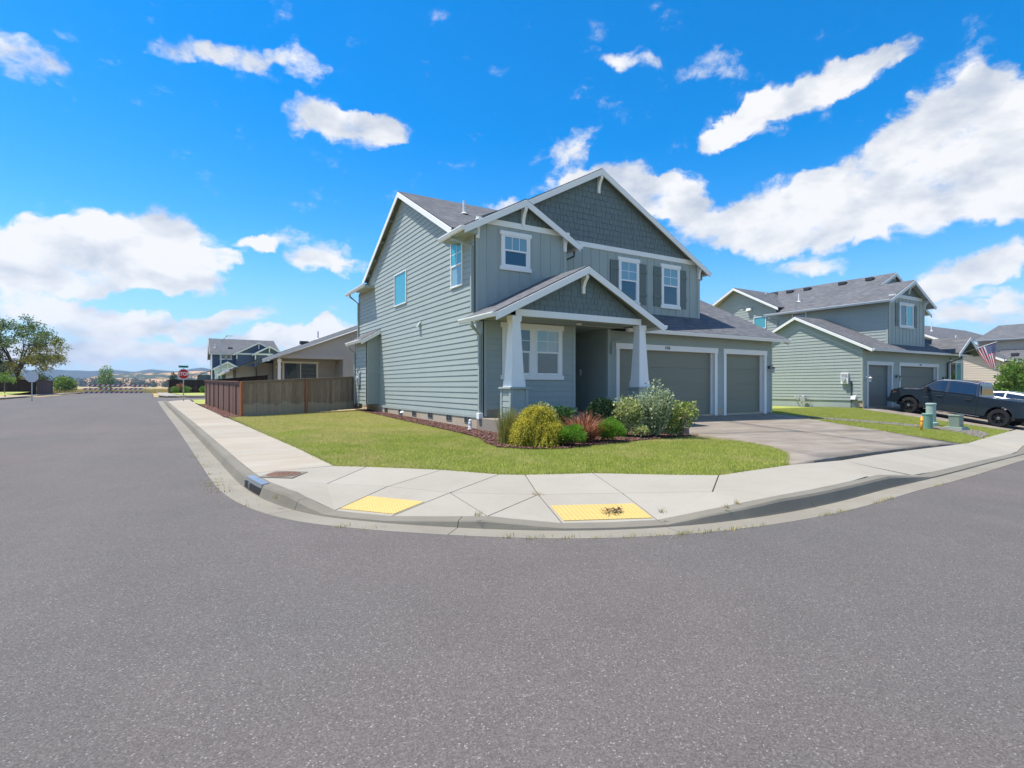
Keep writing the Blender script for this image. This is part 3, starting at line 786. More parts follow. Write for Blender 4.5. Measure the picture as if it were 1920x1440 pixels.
IR = [(-.62, -8.78), (1.18, -8.72), (2.87, -8.72), (4.6, -8.4), (6.4, -8.06), (8.2, -7.74), (10.0, -7.42), (12.0, -7.06), (14.4, -6.64), (16.8, -6.22), (19.21, -5.8), (21.6, -5.4), (24.6, -4.9), (28, -4.3), (34, -3.3), (45, -1.4), (60, 1.2)]
slab_poly([I7, w3(1.18, -8.72, zi(IR[1])), w3(1.25, -9.95, S(1.25, -9.95)+.15)]+arcpts((1.2, -10.0), (-1.55, -10.2))[1:]+[M7], M['walk'])
for k in range(1, len(IR)-1):
    a, b = IR[k], IR[k+1]; d = np.array(b)-np.array(a); d /= np.linalg.norm(d); nn = np.array((d[1], -d[0]))
    pa, pb = np.array(a)+nn*1.25, np.array(b)+nn*1.25
    if k == 1: pa = np.array((1.25, -9.95))
    slab_poly([(*a, zi(a)), (*b, zi(b))]+arcpts(tuple(pb), tuple(pa)), M['walk'])
# far pavements across the junction
def far_walk(poly): slab_poly([(x, y, S(x, y)+.15) for x, y in poly], M['walk'], name='far_paving_slab')
far_walk([(-22.0, 40.3), (-21.1, 43.5), (-20.7, 50.5), (-21.7, 90), (-22.5, 90), (-21.6, 52), (-22.6, 45.6)])
far_walk([(-22.1, 40.2), (-22.7, 45.4), (-60, 44.6), (-60, 40.0)])
far_walk([(-18.9, 32.6), (-19.2, 20), (-20.5, 20), (-20.4, 31.2), (-40, 31.2), (-40, 32.9), (-20.1, 33)])
far_walk([(-11.7, 79), (-11.0, 66), (-10.45, 53), (-9.4, 48.2), (-8.0, 49.6), (-8.7, 53.6), (-9.6, 66), (-10.3, 79)])
far_walk([(-9.3, 48.1), (-6.5, 46.6), (50, 46.6), (50, 48.2), (-6.9, 48.2), (-7.9, 49.5)])

# tactile pads: domes are counted in dozens, one joined field each
def pad(Oa, Ob, Ma, Mb, label):
    A0, B0 = Vector(back(near_i(Oa))), Vector(back(near_i(Ob))); A1, B1 = Vector(Ma), Vector(Mb)
    def q(u, v): a = A0.lerp(A1, v); b = B0.lerp(B1, v); return tuple(a.lerp(b, u))
    c0, c1, c2, c3 = q(.03, .06), q(.97, .06), q(.97, .56), q(.03, .56)
    t = thing('tactile_pad', c0, label, 'tactile paving', 'yellow tactile pads on the corner ramps')
    c = [Vector(q) for q in (c0, c1, c2, c3)]; mb = MB(); mb.prism([q+Vector((0, 0, .007)) for q in c], (0, 0, -.02)); mb.build('pad_plate', M['tactile'], t)
    dm = MB(); nx, ny = 19, 12
    for i in range(nx):
        for j in range(ny):
            a, b = (i+.5)/nx, (j+.5)/ny; p = (c[0]*(1-a)+c[1]*a)*(1-b)+(c[3]*(1-a)+c[2]*a)*b
            dm.lathe(p+Vector((0, 0, .006)), [(.014, 0), (.011, .004), (.005, .006)], 6)
    dm.build('dome_field', M['tactile'], t, kind='stuff', smooth=False)
M['tactile'] = m_concrete('yellow_tactile_paint', (.60, .425, .145), (.50, .34, .13), .35, rough=.7)
pad(O2, O3, M2, M3, 'yellow tactile pad on the ramp nearer the storm drain, clean')
pad(O5, O6, M5, M6, 'yellow tactile pad with a dead leaf clump on it, nearer the driveway')
lf = MB(); rr = random.Random(3)
for k in range(60):
    a = rr.uniform(0, 6.28); q = Vector((-3.32+rr.gauss(0, .07), -9.46+rr.gauss(0, .035), .075+rr.random()*.025)); L = rr.uniform(.03, .08)
    d = Vector((math.cos(a), math.sin(a), rr.uniform(-.2, .5))); s = Vector((-d.y, d.x, 0))*.01; lf.add([q-s, q+s, q+d*L], [(0, 1, 2)])
tag(lf.build('dead_leaf_clump', plain('dead_leaf', (.10, .055, .035), .9), recalc=False), 'small dark clump of dead leaves lying on a yellow tactile pad', 'leaf litter')
# storm drain: steel lintel in the kerb, slot, iron cover in the pavement
t = thing('storm_drain', (-6.70, -5.52, 0), 'kerb storm drain with a steel lintel and dark slot', 'drain')
a, b = near_i((-6.70, -5.25)), near_i((-6.60, -6.0))
lm = MB(); sl = MB(); pts = list(range(a, b+1))
for p, q in zip(pts[:-1], pts[1:]):
    def X(k, d, z): g = off(k, d); return (g[0], g[1], Sz(g)+z)
    lm.loft([X(p, .366, .098), X(p, .374, .156), X(p, .47, .166), X(p, .47, .14)], [X(q, .366, .098), X(q, .374, .156), X(q, .47, .166), X(q, .47, .14)], caps=(p == pts[0] or q == pts[-1]))
    sl.loft([X(p, .340, .004), X(p, .366, .098), X(p, .42, .098), X(p, .42, .004)], [X(q, .340, .004), X(q, .366, .098), X(q, .42, .098), X(q, .42, .004)], caps=(p == pts[0] or q == pts[-1]))
lm.build('steel_lintel', M['metal'], t); sl.build('inlet_slot', M['blackhole'], t)
for k in (.33, .66):
    i = int(a+(b-a)*k); g = off(i, .352); MB().box(g[0]-.014, g[0]+.014, g[1]-.014, g[1]+.014, Sz(g)-.01, Sz(g)+.10).build('slot_bar', M['metal'], t)
t = thing('manhole_cover', (-6.26, -5.42, .16), 'rusty brown iron cover set in a square collar in the pavement', 'manhole cover')
rust = m_concrete('rusty_iron', (.17, .095, .062), (.10, .055, .04), .6)
MB().obox((-6.60, -5.40, .120), ((.42, -.34, 0), (.30, .46, 0), (0, 0, .0415))).build('collar', M['kerb'], t, bevel=.004)
MB().lathe((-6.24, -5.34, .152), [(.245, 0), (.245, .014), (.238, .016)], 28).build('iron_cover', rust, t)
hm = MB()
for k in range(6):
    for j in range(5):
        a = 1.047*k; r_ = .035+.035*j; hm.lathe((-6.24+r_*math.cos(a+.3*j), -5.34+r_*math.sin(a+.3*j), .168), [(.009, 0), (.007, .004)], 6)
hm.build('cover_studs', rust, t, kind='stuff')

# ------------------------------------------------------------------ driveway, lawns, beds
DRIVE = setting('driveway')
def drive_slab(poly, step=1.2):
    c = np.mean(np.array(poly), axis=0); q = []
    k = len(poly); ar = sum(poly[i][0]*poly[(i+1) % k][1]-poly[(i+1) % k][0]*poly[i][1] for i in range(k)); sg = 1 if ar > 0 else -1
    for i in range(k):
        p0, p1, p2 = (np.array(poly[(i+j) % k], float) for j in (-1, 0, 1)); e0 = p1-p0; e1 = p2-p1
        n0 = np.array((-e0[1], e0[0]))/max(1e-6, np.linalg.norm(e0))*sg; n1 = np.array((-e1[1], e1[0]))/max(1e-6, np.linalg.norm(e1))*sg; m = n0+n1
        q.append(tuple(p1+m/max(.5, m@m/2)*.007))
    return patch('driveway_slab', q, drive_z, M['drive'], step, DRIVE, skirt=.08)
DL = [(1.28, -8.70), (1.75, -8.34), (2.35, -8.0), (2.95, -7.6), (3.55, -7.05), (4.05, -6.5), (4.35, -5.9), (4.47, -5.2), (4.42, -4.6), (4.30, -4.1)]
yj = -4.15
def dy(x): return -8.95+.18*x+.02
drive_slab([(4.60, yj), (9.5, yj), (9.5, .18), (4.9, .18), (4.9, -1.6), (5.43, -1.62), (5.43, -2.56), (4.86, -2.58)])
drive_slab([(9.5, yj), (14.42, yj), (14.42, -.3), (14.05, -.3), (14.05, .18), (9.5, .18)])
drive_slab(DL[:-1]+[(4.36, yj), (9.5, yj), (9.5, dy(9.5)), (6, dy(6)), (3, dy(3))])
drive_slab([(9.5, yj), (14.42, yj), (14.15, -6.67), (12, dy(12)), (9.5, dy(9.5))])

lawn_main = [(-6.38, 12.0), (-6.17, 8.28), (-5.72, 1.55), (-5.49, -2.02), (-5.38, -4.86), (-4.94, -5.21), (-4.0, -6.15), (-3.42, -7.01), (-3.1, -7.25), (-2.12, -7.65), (-1.26, -8.33), (-.62, -8.77), (.5, -8.72), (1.26, -8.68)]+DL[1:]+[(4.36, -2.8), (0, 0), (.2, 12.6), (-5.73, 10.05)]
lawn_main.pop(0); lawn_main[0] = (-6.17, 9.9)
patch('lawn', lawn_main, lot, M['lawn'], .8, kind='structure', lift=-.012)
right_lawn = [(14.44, .3), (14.44, -2.5), (14.44, -4.2), (14.18, -6.62), (16.8, -6.2), (19.21, -5.78), (21.6, -5.38), (23.2, -5.1), (22.85, -2.0), (22.6, .6), (23.45, .9), (23.45, 12), (14.0, 12), (14.0, .3)]
patch('side_lawn', right_lawn, lot, M['lawn2'], .8, kind='structure', lift=-.012)

def in_poly(x, y, poly):
    c = np.zeros(len(x), bool); n = len(poly)
    for i in range(n):
        x1, y1 = poly[i]; x2, y2 = poly[(i+1) % n]
        m = ((y1 > y) != (y2 > y)) & (x < (x2-x1)*(y-y1)/((y2-y1) if y2 != y1 else 1e-9)+x1); c ^= m
    return c
lotv = np.vectorize(lot)
def scatter(poly, n, exclude=()):
    P = np.array(poly); out = []; lo, hi = P.min(0), P.max(0)
    A = NP.random((n*3, 2))*(hi-lo)+lo; k = in_poly(A[:, 0], A[:, 1], poly)
    for e in exclude: k &= ~in_poly(A[:, 0], A[:, 1], e)
    return A[k]
def blades(P, h, w, zf, name, mat, lean=.45):
    n = len(P); z = zf(P[:, 0], P[:, 1])-.012; a = NP.random(n)*6.283; b = NP.random(n)*6.283
    H = h*(.55+.8*NP.random(n)); W = w*(.7+.6*NP.random(n)); ln = lean*NP.random(n)
    B = np.stack([P[:, 0], P[:, 1], z], 1); s = np.stack([np.cos(a)*W, np.sin(a)*W, 0*a], 1)
    T = B+np.stack([np.cos(b)*ln*H, np.sin(b)*ln*H, H], 1)
    V = np.stack([B-s, B+s, T], 1).reshape(-1, 3)
    return tri_soup(name, V, np.arange(3*n).reshape(-1, 3), mat, kind='stuff')
MULCH = [(-.55, 12.3), (-.62, 9.0), (-.75, 5.0), (-.82, 2.0), (-.95, -.4), (-1.15, -2.0), (-1.6, -3.2), (-1.72, -4.0), (-1.35, -4.62), (-.6, -4.95), (.3, -4.72), (1.2, -4.62), (2.2, -4.38), (3.2, -4.32), (4.28, -4.10), (4.33, -3.7), (4.36, -2.8), (4.3, -1.6), (0, -1.5), (0, .0), (.05, 12.3)]
patch('mulch_bed', MULCH, lambda x, y: lot(x, y)+.018+.012*noise.noise((x*3, y*3, 0)), M['mulch'], .35, kind='structure')
A = scatter(lawn_main, 380000, (MULCH,)); near = np.hypot(A[:, 0]+3, A[:, 1]+8) < 9
A = A[near | (NP.random(len(A)) < .6)]
blades(A, .042, .0045, lotv, 'grass', M['blade'], 1.3)
# longer tufts along the pavement edge and the bed
E = []
for poly in (lawn_main[:20],):
    q = resample(np.array(poly, float), .012)
    E.append(q+NP.normal(size=q.shape)*.022)
E = np.concatenate(E); E = np.repeat(E, 3, 0)+NP.normal(size=(len(E)*3, 2))*.012
blades(E, .055, .0042, lotv, 'edge_grass', M['blade'], .8)
A = scatter(right_lawn, 230000); A = A[A[:, 1] < 3]
GRAVEL = [(14.5, -.05), (15.7, -.95), (17.3, -2.15), (18.6, -3.3), (19.6, -4.2), (20.4, -4.9), (19.6, -5.55), (17.2, -6.1), (18.2, -5.2), (18.3, -4.6), (17.5, -3.3), (15.6, -1.55), (14.5, -.6)]
A = A[~in_poly(A[:, 0], A[:, 1], GRAVEL)]
blades(A, .05, .006, lotv, 'side_grass', M['blade2'], 1.2)

def pebbles(P, r0, r1, zf, name, mat, flat=.6):
    base = np.array([(1, 0, 0), (-1, 0, 0), (0, 1, 0), (0, -1, 0), (0, 0, 1), (0, 0, -1)], float)
    F0 = np.array([(0, 2, 4), (2, 1, 4), (1, 3, 4), (3, 0, 4), (2, 0, 5), (1, 2, 5), (3, 1, 5), (0, 3, 5)])
    n = len(P); r = r0+(r1-r0)*NP.random(n); a = NP.random(n)*6.283
    V = base[None]*(r[:, None, None]*(.7+.6*NP.random((n, 6, 1)))); V[:, :, 2] *= flat
    c, s = np.cos(a)[:, None], np.sin(a)[:, None]; x, y = V[:, :, 0]*c-V[:, :, 1]*s, V[:, :, 0]*s+V[:, :, 1]*c
    z = zf(P[:, 0], P[:, 1]); V = np.stack([x+P[:, 0:1], y+P[:, 1:2], V[:, :, 2]+z[:, None]+r[:, None]*.3], 2).reshape(-1, 3)
    F = (F0[None]+np.arange(n)[:, None, None]*6).reshape(-1, 3)
    return tri_soup(name, V, F, mat, kind='stuff')
patch('gravel_bed', GRAVEL, lambda x, y: lot(x, y)+.012, m_concrete('gravel_base', (.12, .09, .07), (.07, .045, .035), .6), .8, kind='structure')
pebbles(scatter(GRAVEL, 9000), .025, .06, lotv, 'river_rock', M['stone'])
A = scatter(MULCH, 60000); pebbles(A[NP.random(len(A)) < .55], .012, .045, lambda x, y: lotv(x, y)+.022, 'bark_chips', M['chip'], .35)
# bare strip of bark between the side fence and the pavement
FS = [(-6.30, 9.5), (-5.75, 9.7), (-6.62, 24.3), (-7.05, 24.0)]
patch('bark_strip', FS, lambda x, y: lot(x, y)+.012, M['dirt'], 1.5, kind='structure')
pebbles(scatter(FS, 9000), .015, .05, lotv, 'bark_litter', M['chip'], .4)
far_lawn = [(-7.3, 30.5), (-7.1, 25), (-6.6, 24.4), (0, 25), (2, 34), (-7.4, 34.2)]
patch('corner_lawn', far_lawn, lot, M['lawn2'], 2, kind='structure', lift=.0)
cross_lawn = [(-7.7, 48.4), (50, 48.4), (50, 90), (-10.2, 90), (-9.5, 66), (-8.6, 53.6), (-7.8, 49.8)]
patch('house_lawn', cross_lawn, lambda x, y: S(x, y)+.17, M['lawn2'], 6, kind='structure')
patch('verge_lawn', [(-22.8, 45.6), (-21.8, 52), (-22.0, 62), (-60, 62), (-60, 44.8)], lambda x, y: S(x, y)+.17+.022*max(0, y-46), M['lawn2'], 4, kind='structure')
patch('added_opposite_lawn', [(-60, -60), (90, -60), (90, -24.2), (-60, -24.2)], lambda x, y: S(x, y)+.1, M['lawn2'], 10, kind='structure')  # out of view, added for window reflections and to cut the tan bounce light
patch('neighbour_driveway', [(23.2, -5.05), (22.85, -2.0), (22.62, .7), (23.6, .95), (33, .95), (33, -3.5)], lambda x, y: lot(x, y)+.006, M['drive'], 1.2, kind='structure')
patch('far_side_lawn', [(33, -3.4), (33, .95), (60, 6), (60, 1.3), (45, -1.3)], lambda x, y: lot(x, y), M['lawn2'], 3, kind='structure')

# dry weeds in the joint between asphalt and gutter
W = []
for i in range(0, len(lip)):
    p = lip[i]; d = np.hypot(*(p-np.array(CAM[:2])))
    if d > 14: continue
    dens = max(0, noise.noise((p[0]*1.6, p[1]*1.6, 3.0))+.05)
    if -4.9 < p[0] < -2.2: dens += .35
    m = int(dens*70)
    if m: W.append(p+NP.normal(size=(m, 2))*np.array((.09, .015)))
W = np.concatenate(W); Sv = np.vectorize(S)
blades(W, .045, .004, lambda x, y: Sv(x, y)+.012, 'roadside_weeds', M['drygrass'], 1.1)
W = np.array([(-3.75, -8.5), (-3.70, -8.53), (-3.05, -9.95), (-2.25, -10.16), (-1.95, -10.08), (-4.83, -9.05), (-6.56, -7.0), (-2.09, -7.62)])
W = np.repeat(W, 26, 0)+NP.normal(size=(len(W)*26, 2))*.018
blades(W, .06, .003, lambda x, y: np.full(len(x), .13), 'joint_weeds', M['drygrass'], 1.0)

# ------------------------------------------------------------------ the corner house
X_, Y_, Z_ = (1, 0, 0), (0, 1, 0), (0, 0, 1); NX, NY = (-1, 0, 0), (0, -1, 0)
H = thing('house', (5.4, 6.5, .2), 'two storey sage green house with white gable trim on the street corner', 'house')
SL = .533; EX = -.47; EZ = 6.31; RX = 5.375; RZ = EZ+SL*(RX-EX)     # main roof
# cores so that no light leaks through
core = MB()
core.box(.02, 3.38, .02, 13.78, .1, 3.46); core.box(3.38, 4.83, 2.3, 13.78, .1, 3.46); core.box(4.83, 13.95, .32, 7.0, .1, 3.3); core.box(4.83, 10.8, 7.0, 13.78, .1, 3.5)
core.box(.02, 10.8, 1.22, 13.78, 3.46, 6.25); core.box(.02, 3.40, .57, 1.22, 3.5, 6.25)
core.build('wall_core', M['sagetrim'], H)
# foundation with vents
f = MB(); f.box(-.006, 3.5, .015, 13.77, -.1, .57); f.box(3.5, 13.93, .02, .3, -.1, .40); f.build('foundation', M['found'], H)
for y in (1.05, 2.45, 4.1, 5.75, 7.35, 9.25):
    v = MB(); v.box(-.012, .045, y-.2, y+.2, .36, .535); vo = v.build('foundation_vent', M['dark'], H)
    fr = MB(); fr.box(-.022, .03, y-.225, y-.2, .345, .534); fr.box(-.022, .03, y+.2, y+.225, .345, .534); fr.box(-.022, .03, y-.2, y+.2, .345, .36); fr.box(-.020, .03, y-.012, y+.012, .36, .534); fr.build('vent_frame', M['metal'], vo)
# left wall, one board per course, up into the gable
LW = [(0, .60), (13.8, .60), (13.8, 6.25), (12.25, 6.46), (7.0, 9.26), (1.75, 6.46), (.55, 6.2), (.55, 3.62), (0, 3.40)]
siding(H, (0, 0, 0), Y_, NX, LW, M['sage'], .178, .60)
MB().box(-.028, .0, -.02, 13.8, .535, .598).build('skirt_board', M['sagetrim'], H)
for y0, z0, z1 in ((0, .6, 3.42), (.55, 3.6, 6.25)):
    MB().box(-.026, .0, y0-.026, y0+.09, z0, z1).box(-.026, .10, y0-.026, y0, z0, z1).build('corner_board', M['sagetrim'], H)
MB().box(-.026, 0, 13.71, 13.8, .6, 6.2).build('corner_board', M['sagetrim'], H)
# front room under the porch
siding(H, (0, 0, 0), X_, NY, [(.1, .80), (3.30, .80), (3.30, 3.46), (.1, 3.46)], M['sage'], .178, .80)
MB().box(.03, 3.5, -.004, .02, .3, .80).build('porch_stem_wall', M['slab'], H)
MB().box(3.30, 3.40, -.026, 0, .80, 3.46).build('corner_board', M['sagetrim'], H)
# entry recess
siding(H, (4.81, 0, 0), Y_, NX, [(0.02, .62), (2.28, .62), (2.28, 3.46), (0.02, 3.46)], M['sage'], .178, .62)
MB().box(4.812, 4.92, -.024, -.001, .40, 3.46).box(4.786, 4.812, -.024, .09, .60, 3.46).build('corner_board', M['sagetrim'], H)
MB().box(3.38, 3.40, .02, 2.3, .62, 3.46).build('recess_wall', M['sage'], H)
dr = MB().box(3.62, 4.55, 2.25, 2.295, .66, 2.72).build('front_door', M['shutter'], H, bevel=.01)
MB().box(3.50, 3.60, 2.27, 2.30, .62, 2.84).box(4.57, 4.67, 2.27, 2.30, .62, 2.84).box(3.60, 4.57, 2.27, 2.30, 2.74, 2.84).build('door_frame', M['trim'], dr)
MB().ball((3.72, 2.21, 1.62), .035).build('handle', M['metal'], dr, smooth=True)
pl = MB().box(4.775, 4.795, 1.44, 1.53, 1.90, 2.12).build('doorbell_plate', M['white'], H); MB().box(4.760, 4.775, 1.465, 1.505, 1.93, 2.0).build('bell_button', M['metal'], pl)
# garage front: strips of siding around two recessed doors
GZ = 2.80
for a, b, z0, z1 in ((4.92, 13.87, 3.0, 3.42), (4.92, 5.18, .40, 3.0), (10.44, 10.82, .62, 3.0), (13.60, 13.87, .40, 3.0)):
    siding(H, (0, 0, 0), X_, NY, [(a, z0), (b, z0), (b, z1), (a, z1)], M['sage'], .178, .40)
MB().box(10.44, 10.82, -.006, .02, .30, .62).build('pillar_foot', M['found'], H)
MB().box(13.87, 13.98, -.028, 0, .34, 3.42).box(13.97, 14.0, 0, .1, .34, 3.42).build('corner_board', M['sagetrim'], H)
def garage_door(parent, x0, x1, z0, z1, y, mat, n=4, rec=.26, front=-.03, tr=.15, hd=.2, ext=.03, tmat='trim'):
    d = MB(); d.box(x0, x1, y+rec-.04, y+rec, z0, z1); do = d.build('garage_door', mat, parent)
    h = (z1-z0)/n
    for k in range(n): MB().box(x0+.004, x1-.004, y+rec-.075, y+rec-.04, z0+k*h+.0015, z0+(k+1)*h-.0015).build('door_panel', mat, do, bevel=.003, seg=1)
    T = M[tmat]
    for xa, xb, nm in ((x0-.03, x0, 'jamb'), (x1, x1+.03, 'jamb')): MB().box(xa, xb, y+.0, y+rec-.01, z0, z1+.02).build(nm, T, do)
    MB().box(x0, x1, y+0, y+rec-.01, z1, z1+.03).build('head_jamb', T, do)
    MB().box(x1-.045, x1-.001, y+rec-.14, y+rec-.08, z0, z1).build('stop_moulding', T, do); MB().box(x0+.001, x0+.045, y+rec-.14, y+rec-.08, z0, z1).build('stop_moulding', T, do)
    for xa, xb in ((x0-tr, x0), (x1, x1+tr)): MB().box(xa, xb, y+front, y-.001, z0-.02, z1).build('side_casing', T, do, bevel=.004)
    MB().box(x0-tr-ext, x1+tr+ext, y+front-.014, y-.001, z1+.001, z1+hd).build('head_casing', T, do, bevel=.004)
    MB().box(x0+.002, x1-.002, y+rec-.08, y+rec-.04, z0-.02, z0+.025).build('door_seal', M['black'], do)
    return do
garage_door(H, 5.32, 10.29, .36, GZ, 0, M['garage'])
garage_door(H, 10.98, 13.44, .35, GZ, 0, M['garage'])
def text(parent, s, loc, size, mat, name='lettering', rot=(rad(90), 0, 0), depth=.004, shear=0.0, align='CENTER', bold=0.0, sx=1.0):
    c = bpy.data.curves.new(name, 'FONT'); c.body = s; c.size = size; c.extrude = depth; c.shear = shear; c.align_x = align; c.align_y = 'CENTER'; c.offset = bold
    c.materials.append(mat); tmp = bpy.data.objects.new('tmp', c); COL.objects.link(tmp); bpy.context.view_layer.update()
    me = bpy.data.meshes.new_from_object(tmp.evaluated_get(bpy.context.evaluated_depsgraph_get())); bpy.data.objects.remove(tmp); me.name = name
    o = put(bpy.data.objects.new(name, me), parent); g = root_org(parent)
    o.location = (loc[0]-g[0], loc[1]-g[1], loc[2]-g[2]); o.rotation_euler = rot; o.scale = (sx, 1, 1); return o
text(H, '1456', (7.62, -.0505, 2.905), .17, M['dark'], 'house_number', shear=.25, sx=.85)
# second floor, board and batten
def batten_wall(parent, O, u, n, x0, x1, z0, z1, mat, pitch=.40, first=None):
    O = Vector(O); u = Vector(u); n = Vector(n)
    MB().obox(O+u*x0+Vector((0, 0, z0)), (u*(x1-x0), (0, 0, z1-z0), n*.008)).build('wall_panel', mat, parent)
    x = x0+pitch if first is None else first
    while x < x1-.1:
        MB().obox(O+u*(x-.028)+Vector((0, 0, z0))+n*.006, (u*.056, (0, 0, z1-z0), n*.018)).build('batten', mat, parent, bevel=.003, seg=1); x += pitch
BZ0, BZ1 = 6.52, 6.70
batten_wall(H, (0, .55, 0), X_, NY, .02, 3.42, 3.60, BZ0, M['bat'])
batten_wall(H, (3.42, .55, 0), Y_, X_, 0.0, .65, 3.60, BZ0, M['bat'])
MB().box(3.32, 3.446, .524, .549, 3.60, BZ0).box(3.42, 3.446, .549, .64, 3.6, BZ0).build('corner_board', M['sagetrim'], H)
batten_wall(H, (0, 1.2, 0), X_, NY, 3.42, 10.82, 3.60, BZ0, M['bat'], .40, 3.86)
MB().box(10.72, 10.846, 1.174, 1.199, 4.3, BZ0).box(10.82, 10.846, 1.199, 1.3, 4.3, 6.3).build('corner_board', M['sagetrim'], H)
siding(H, (10.82, 0, 0), Y_, X_, [(1.3, 4.4), (13.8, 4.4), (13.8, 6.3), (1.3, 6.3)], M['sage'], .178)
siding(H, (0, 13.8, 0), X_, Y_, [(0, .6), (10.8, .6), (10.8, 6.3), (0, 6.3)], M['sage'], .356)
siding(H, (13.97, 0, 0), Y_, X_, [(.1, .5), (7, .5), (7, 4.2), (3.3, 5.4), (.1, 3.5)], M['sage'], .356)
MB().box(.03, 3.42, .503, .548, BZ0, BZ1).build('band_board', M['trim'], H, bevel=.005)
MB().box(3.3, 10.80, 1.153, 1.198, BZ0, BZ1).build('band_board', M['trim'], H, bevel=.005)
# shingled gables
def gable(x0, x1, z0, ez, ridge, rz): return [(x0, z0), (x1, z0), (ridge, rz)]
shakes(H, (0, .55, 0), X_, NY, [(.12, BZ1), (3.30, BZ1), (1.7, 7.47-.06)], M['shake'], .205, 3)
shakes(H, (0, 1.2, 0), X_, NY, [(.60, BZ1), (10.15, BZ1), (RX, RZ-.10)], M['shake'], .205, 5, keep=lambda x, z: x > 4.3 and z < 8.6)
# porch gable
PX0, PRX, PRZ, PEZ = -.47, 2.68, 5.09, 3.515
shakes(H, (0, -1.30, 0), X_, NY, [(.36, 3.66), (5.02, 3.66), (PRX, 4.99)], M['shake'], .17, 9)
MB().box(.30, 5.04, -1.36, -1.08, 3.47, 3.66).build('porch_beam', M['trim'], H, bevel=.006)
MB().prism([(.32, -1.28, 3.66), (5.03, -1.28, 3.66), (PRX, -1.28, 4.98)], (0, .1, 0)).build('gable_backing', M['sagetrim'], H)
MB().box(.30, .42, -1.34, -.02, 3.47, 3.60).box(4.92, 5.04, -1.34, -.02, 3.47, 3.60).build('side_beam', M['trim'], H)
MB().box(.03, 5.0, -1.30, -.001, 3.462, 3.478).box(3.40, 4.80, -.001, 2.3, 3.462, 3.478).build('porch_ceiling', M['soffit'], H)
MB().lathe((3.0, -.72, 3.43), [(.085, 0), (.095, .03)], 18).build('ceiling_light', M['white'], H, smooth=False)
# roofs
main = [([(EX, .32, EZ), (EX, 2.05, EZ), (.39, 2.05, EZ+SL*.86), (RX, 7.0, RZ), (RX, .97, RZ), (1.70, .97, EZ+SL*2.17), (1.70, .32, EZ+SL*2.17)], Y_),
        ([(EX, 14.3, EZ), (EX, 11.95, EZ), (.39, 11.95, EZ+SL*.86), (RX, 7.0, RZ), (RX, 14.3, RZ)], Y_),
        ([(RX, .97, RZ), (RX, 14.3, RZ), (2*RX-EX, 14.3, EZ), (2*RX-EX, .97, EZ)], Y_)]
roof(H, main)
yv = 1.75; zv = RZ-SL*(7-yv); xv = EX+(zv-EZ)/SL
roof(H, [([(-.23, 7.0, RZ), (RX, 7.0, RZ), (xv, yv, zv), (-.23, yv, zv)], X_), ([(-.23, 7.0, RZ), (RX, 7.0, RZ), (xv, 14-yv, zv), (-.23, 14-yv, zv)], X_)], soffit='darksoffit')
roof(H, [([(1.70, .32, EZ+SL*2.17), (1.70, 1.195, EZ+SL*2.17), (3.87, 1.195, EZ), (3.87, .32, EZ)], Y_)])
ps = .5
roof(H, [([(PX0, -1.6, PEZ), (PX0, .53, PEZ), (0, .53, PEZ+.235), (PRX, .53, PRZ), (PRX, -1.6, PRZ)], Y_),
         ([(PRX, -1.6, PRZ), (PRX, 1.19, PRZ), (5.83, 1.19, PEZ), (5.83, -1.6, PEZ)], Y_)])
GE = 3.50
roof(H, [([(3.0, -.47, GE), (14.45, -.47, GE), (14.45, 6.0, GE+.5*6.47), (10.83, 6.0, GE+.5*6.47), (10.83, 1.195, GE+.5*1.665), (3.0, 1.195, GE+.5*1.665)], X_),
         ([(10.83, 6.0, GE+.5*6.47), (14.45, 6.0, GE+.5*6.47), (14.45, 8, GE+.5*4.47), (10.83, 8, GE+.5*4.47)], X_)])
# rake boards, gutters
def rake(parent, pts, n, mat, h=.215, t=.035, drop=.036):
    for a, b in zip(pts[:-1], pts[1:]):
        mb = MB(); slant(mb, Vector(a)-Vector((0, 0, drop)), Vector(b)-Vector((0, 0, drop)), h, t, n); mb.build('rake_board', mat, parent, bevel=.004, seg=1)
rake(H, [(2*RX-EX, .972, EZ), (RX, .972, RZ), (1.72, .972, EZ+SL*2.19)], NY, M['trim'])
rake(H, [(EX, .322, EZ), (1.70, .322, EZ+SL*2.17), (3.87, .322, EZ)], NY, M['trim'])
rake(H, [(-.228, yv, zv), (-.228, 7.0, RZ)], NX, M['trim']); rake(H, [(-.228, 7.0, RZ), (-.228, 14-yv, zv)], NX, M['trim'])
rake(H, [(PX0, -1.598, PEZ), (PRX, -1.598, PRZ), (5.83, -1.598, PEZ)], NY, M['trim'])
rake(H, [(14.452, -.47, GE), (14.452, 6.0, GE+.5*6.47), (14.452, 8, GE+.5*4.47)], X_, M['trim'])
for p0, p1, o in (((EX, .29, EZ-.03), (EX, 2.07, EZ-.03), NX), ((EX, 14.3, EZ-.03), (EX, 11.0, EZ-.03), NX), ((2*RX-EX, .95, EZ-.03), (2*RX-EX, 14.3, EZ-.03), X_), ((3.87, .30, EZ-.03), (3.87, 1.15, EZ-.03), X_),
                  ((PX0, -1.63, PEZ-.03), (PX0, .53, PEZ-.03), NX), ((5.83, -1.63, PEZ-.03), (5.83, -.62, PEZ-.03), X_), ((5.2, -.47, GE-.03), (14.47, -.47, GE-.03), NY)):
    gutter(H, p0, p1, o, M['trim'])
MB().box(EX, -.03, 11.0, 12.6, EZ-.19, EZ-.06).build('eave_box', M['soffit'], H)
MB().box(EX+.02, .0, .36, 1.9, EZ-.20, EZ-.06).build('eave_box', M['soffit'], H)
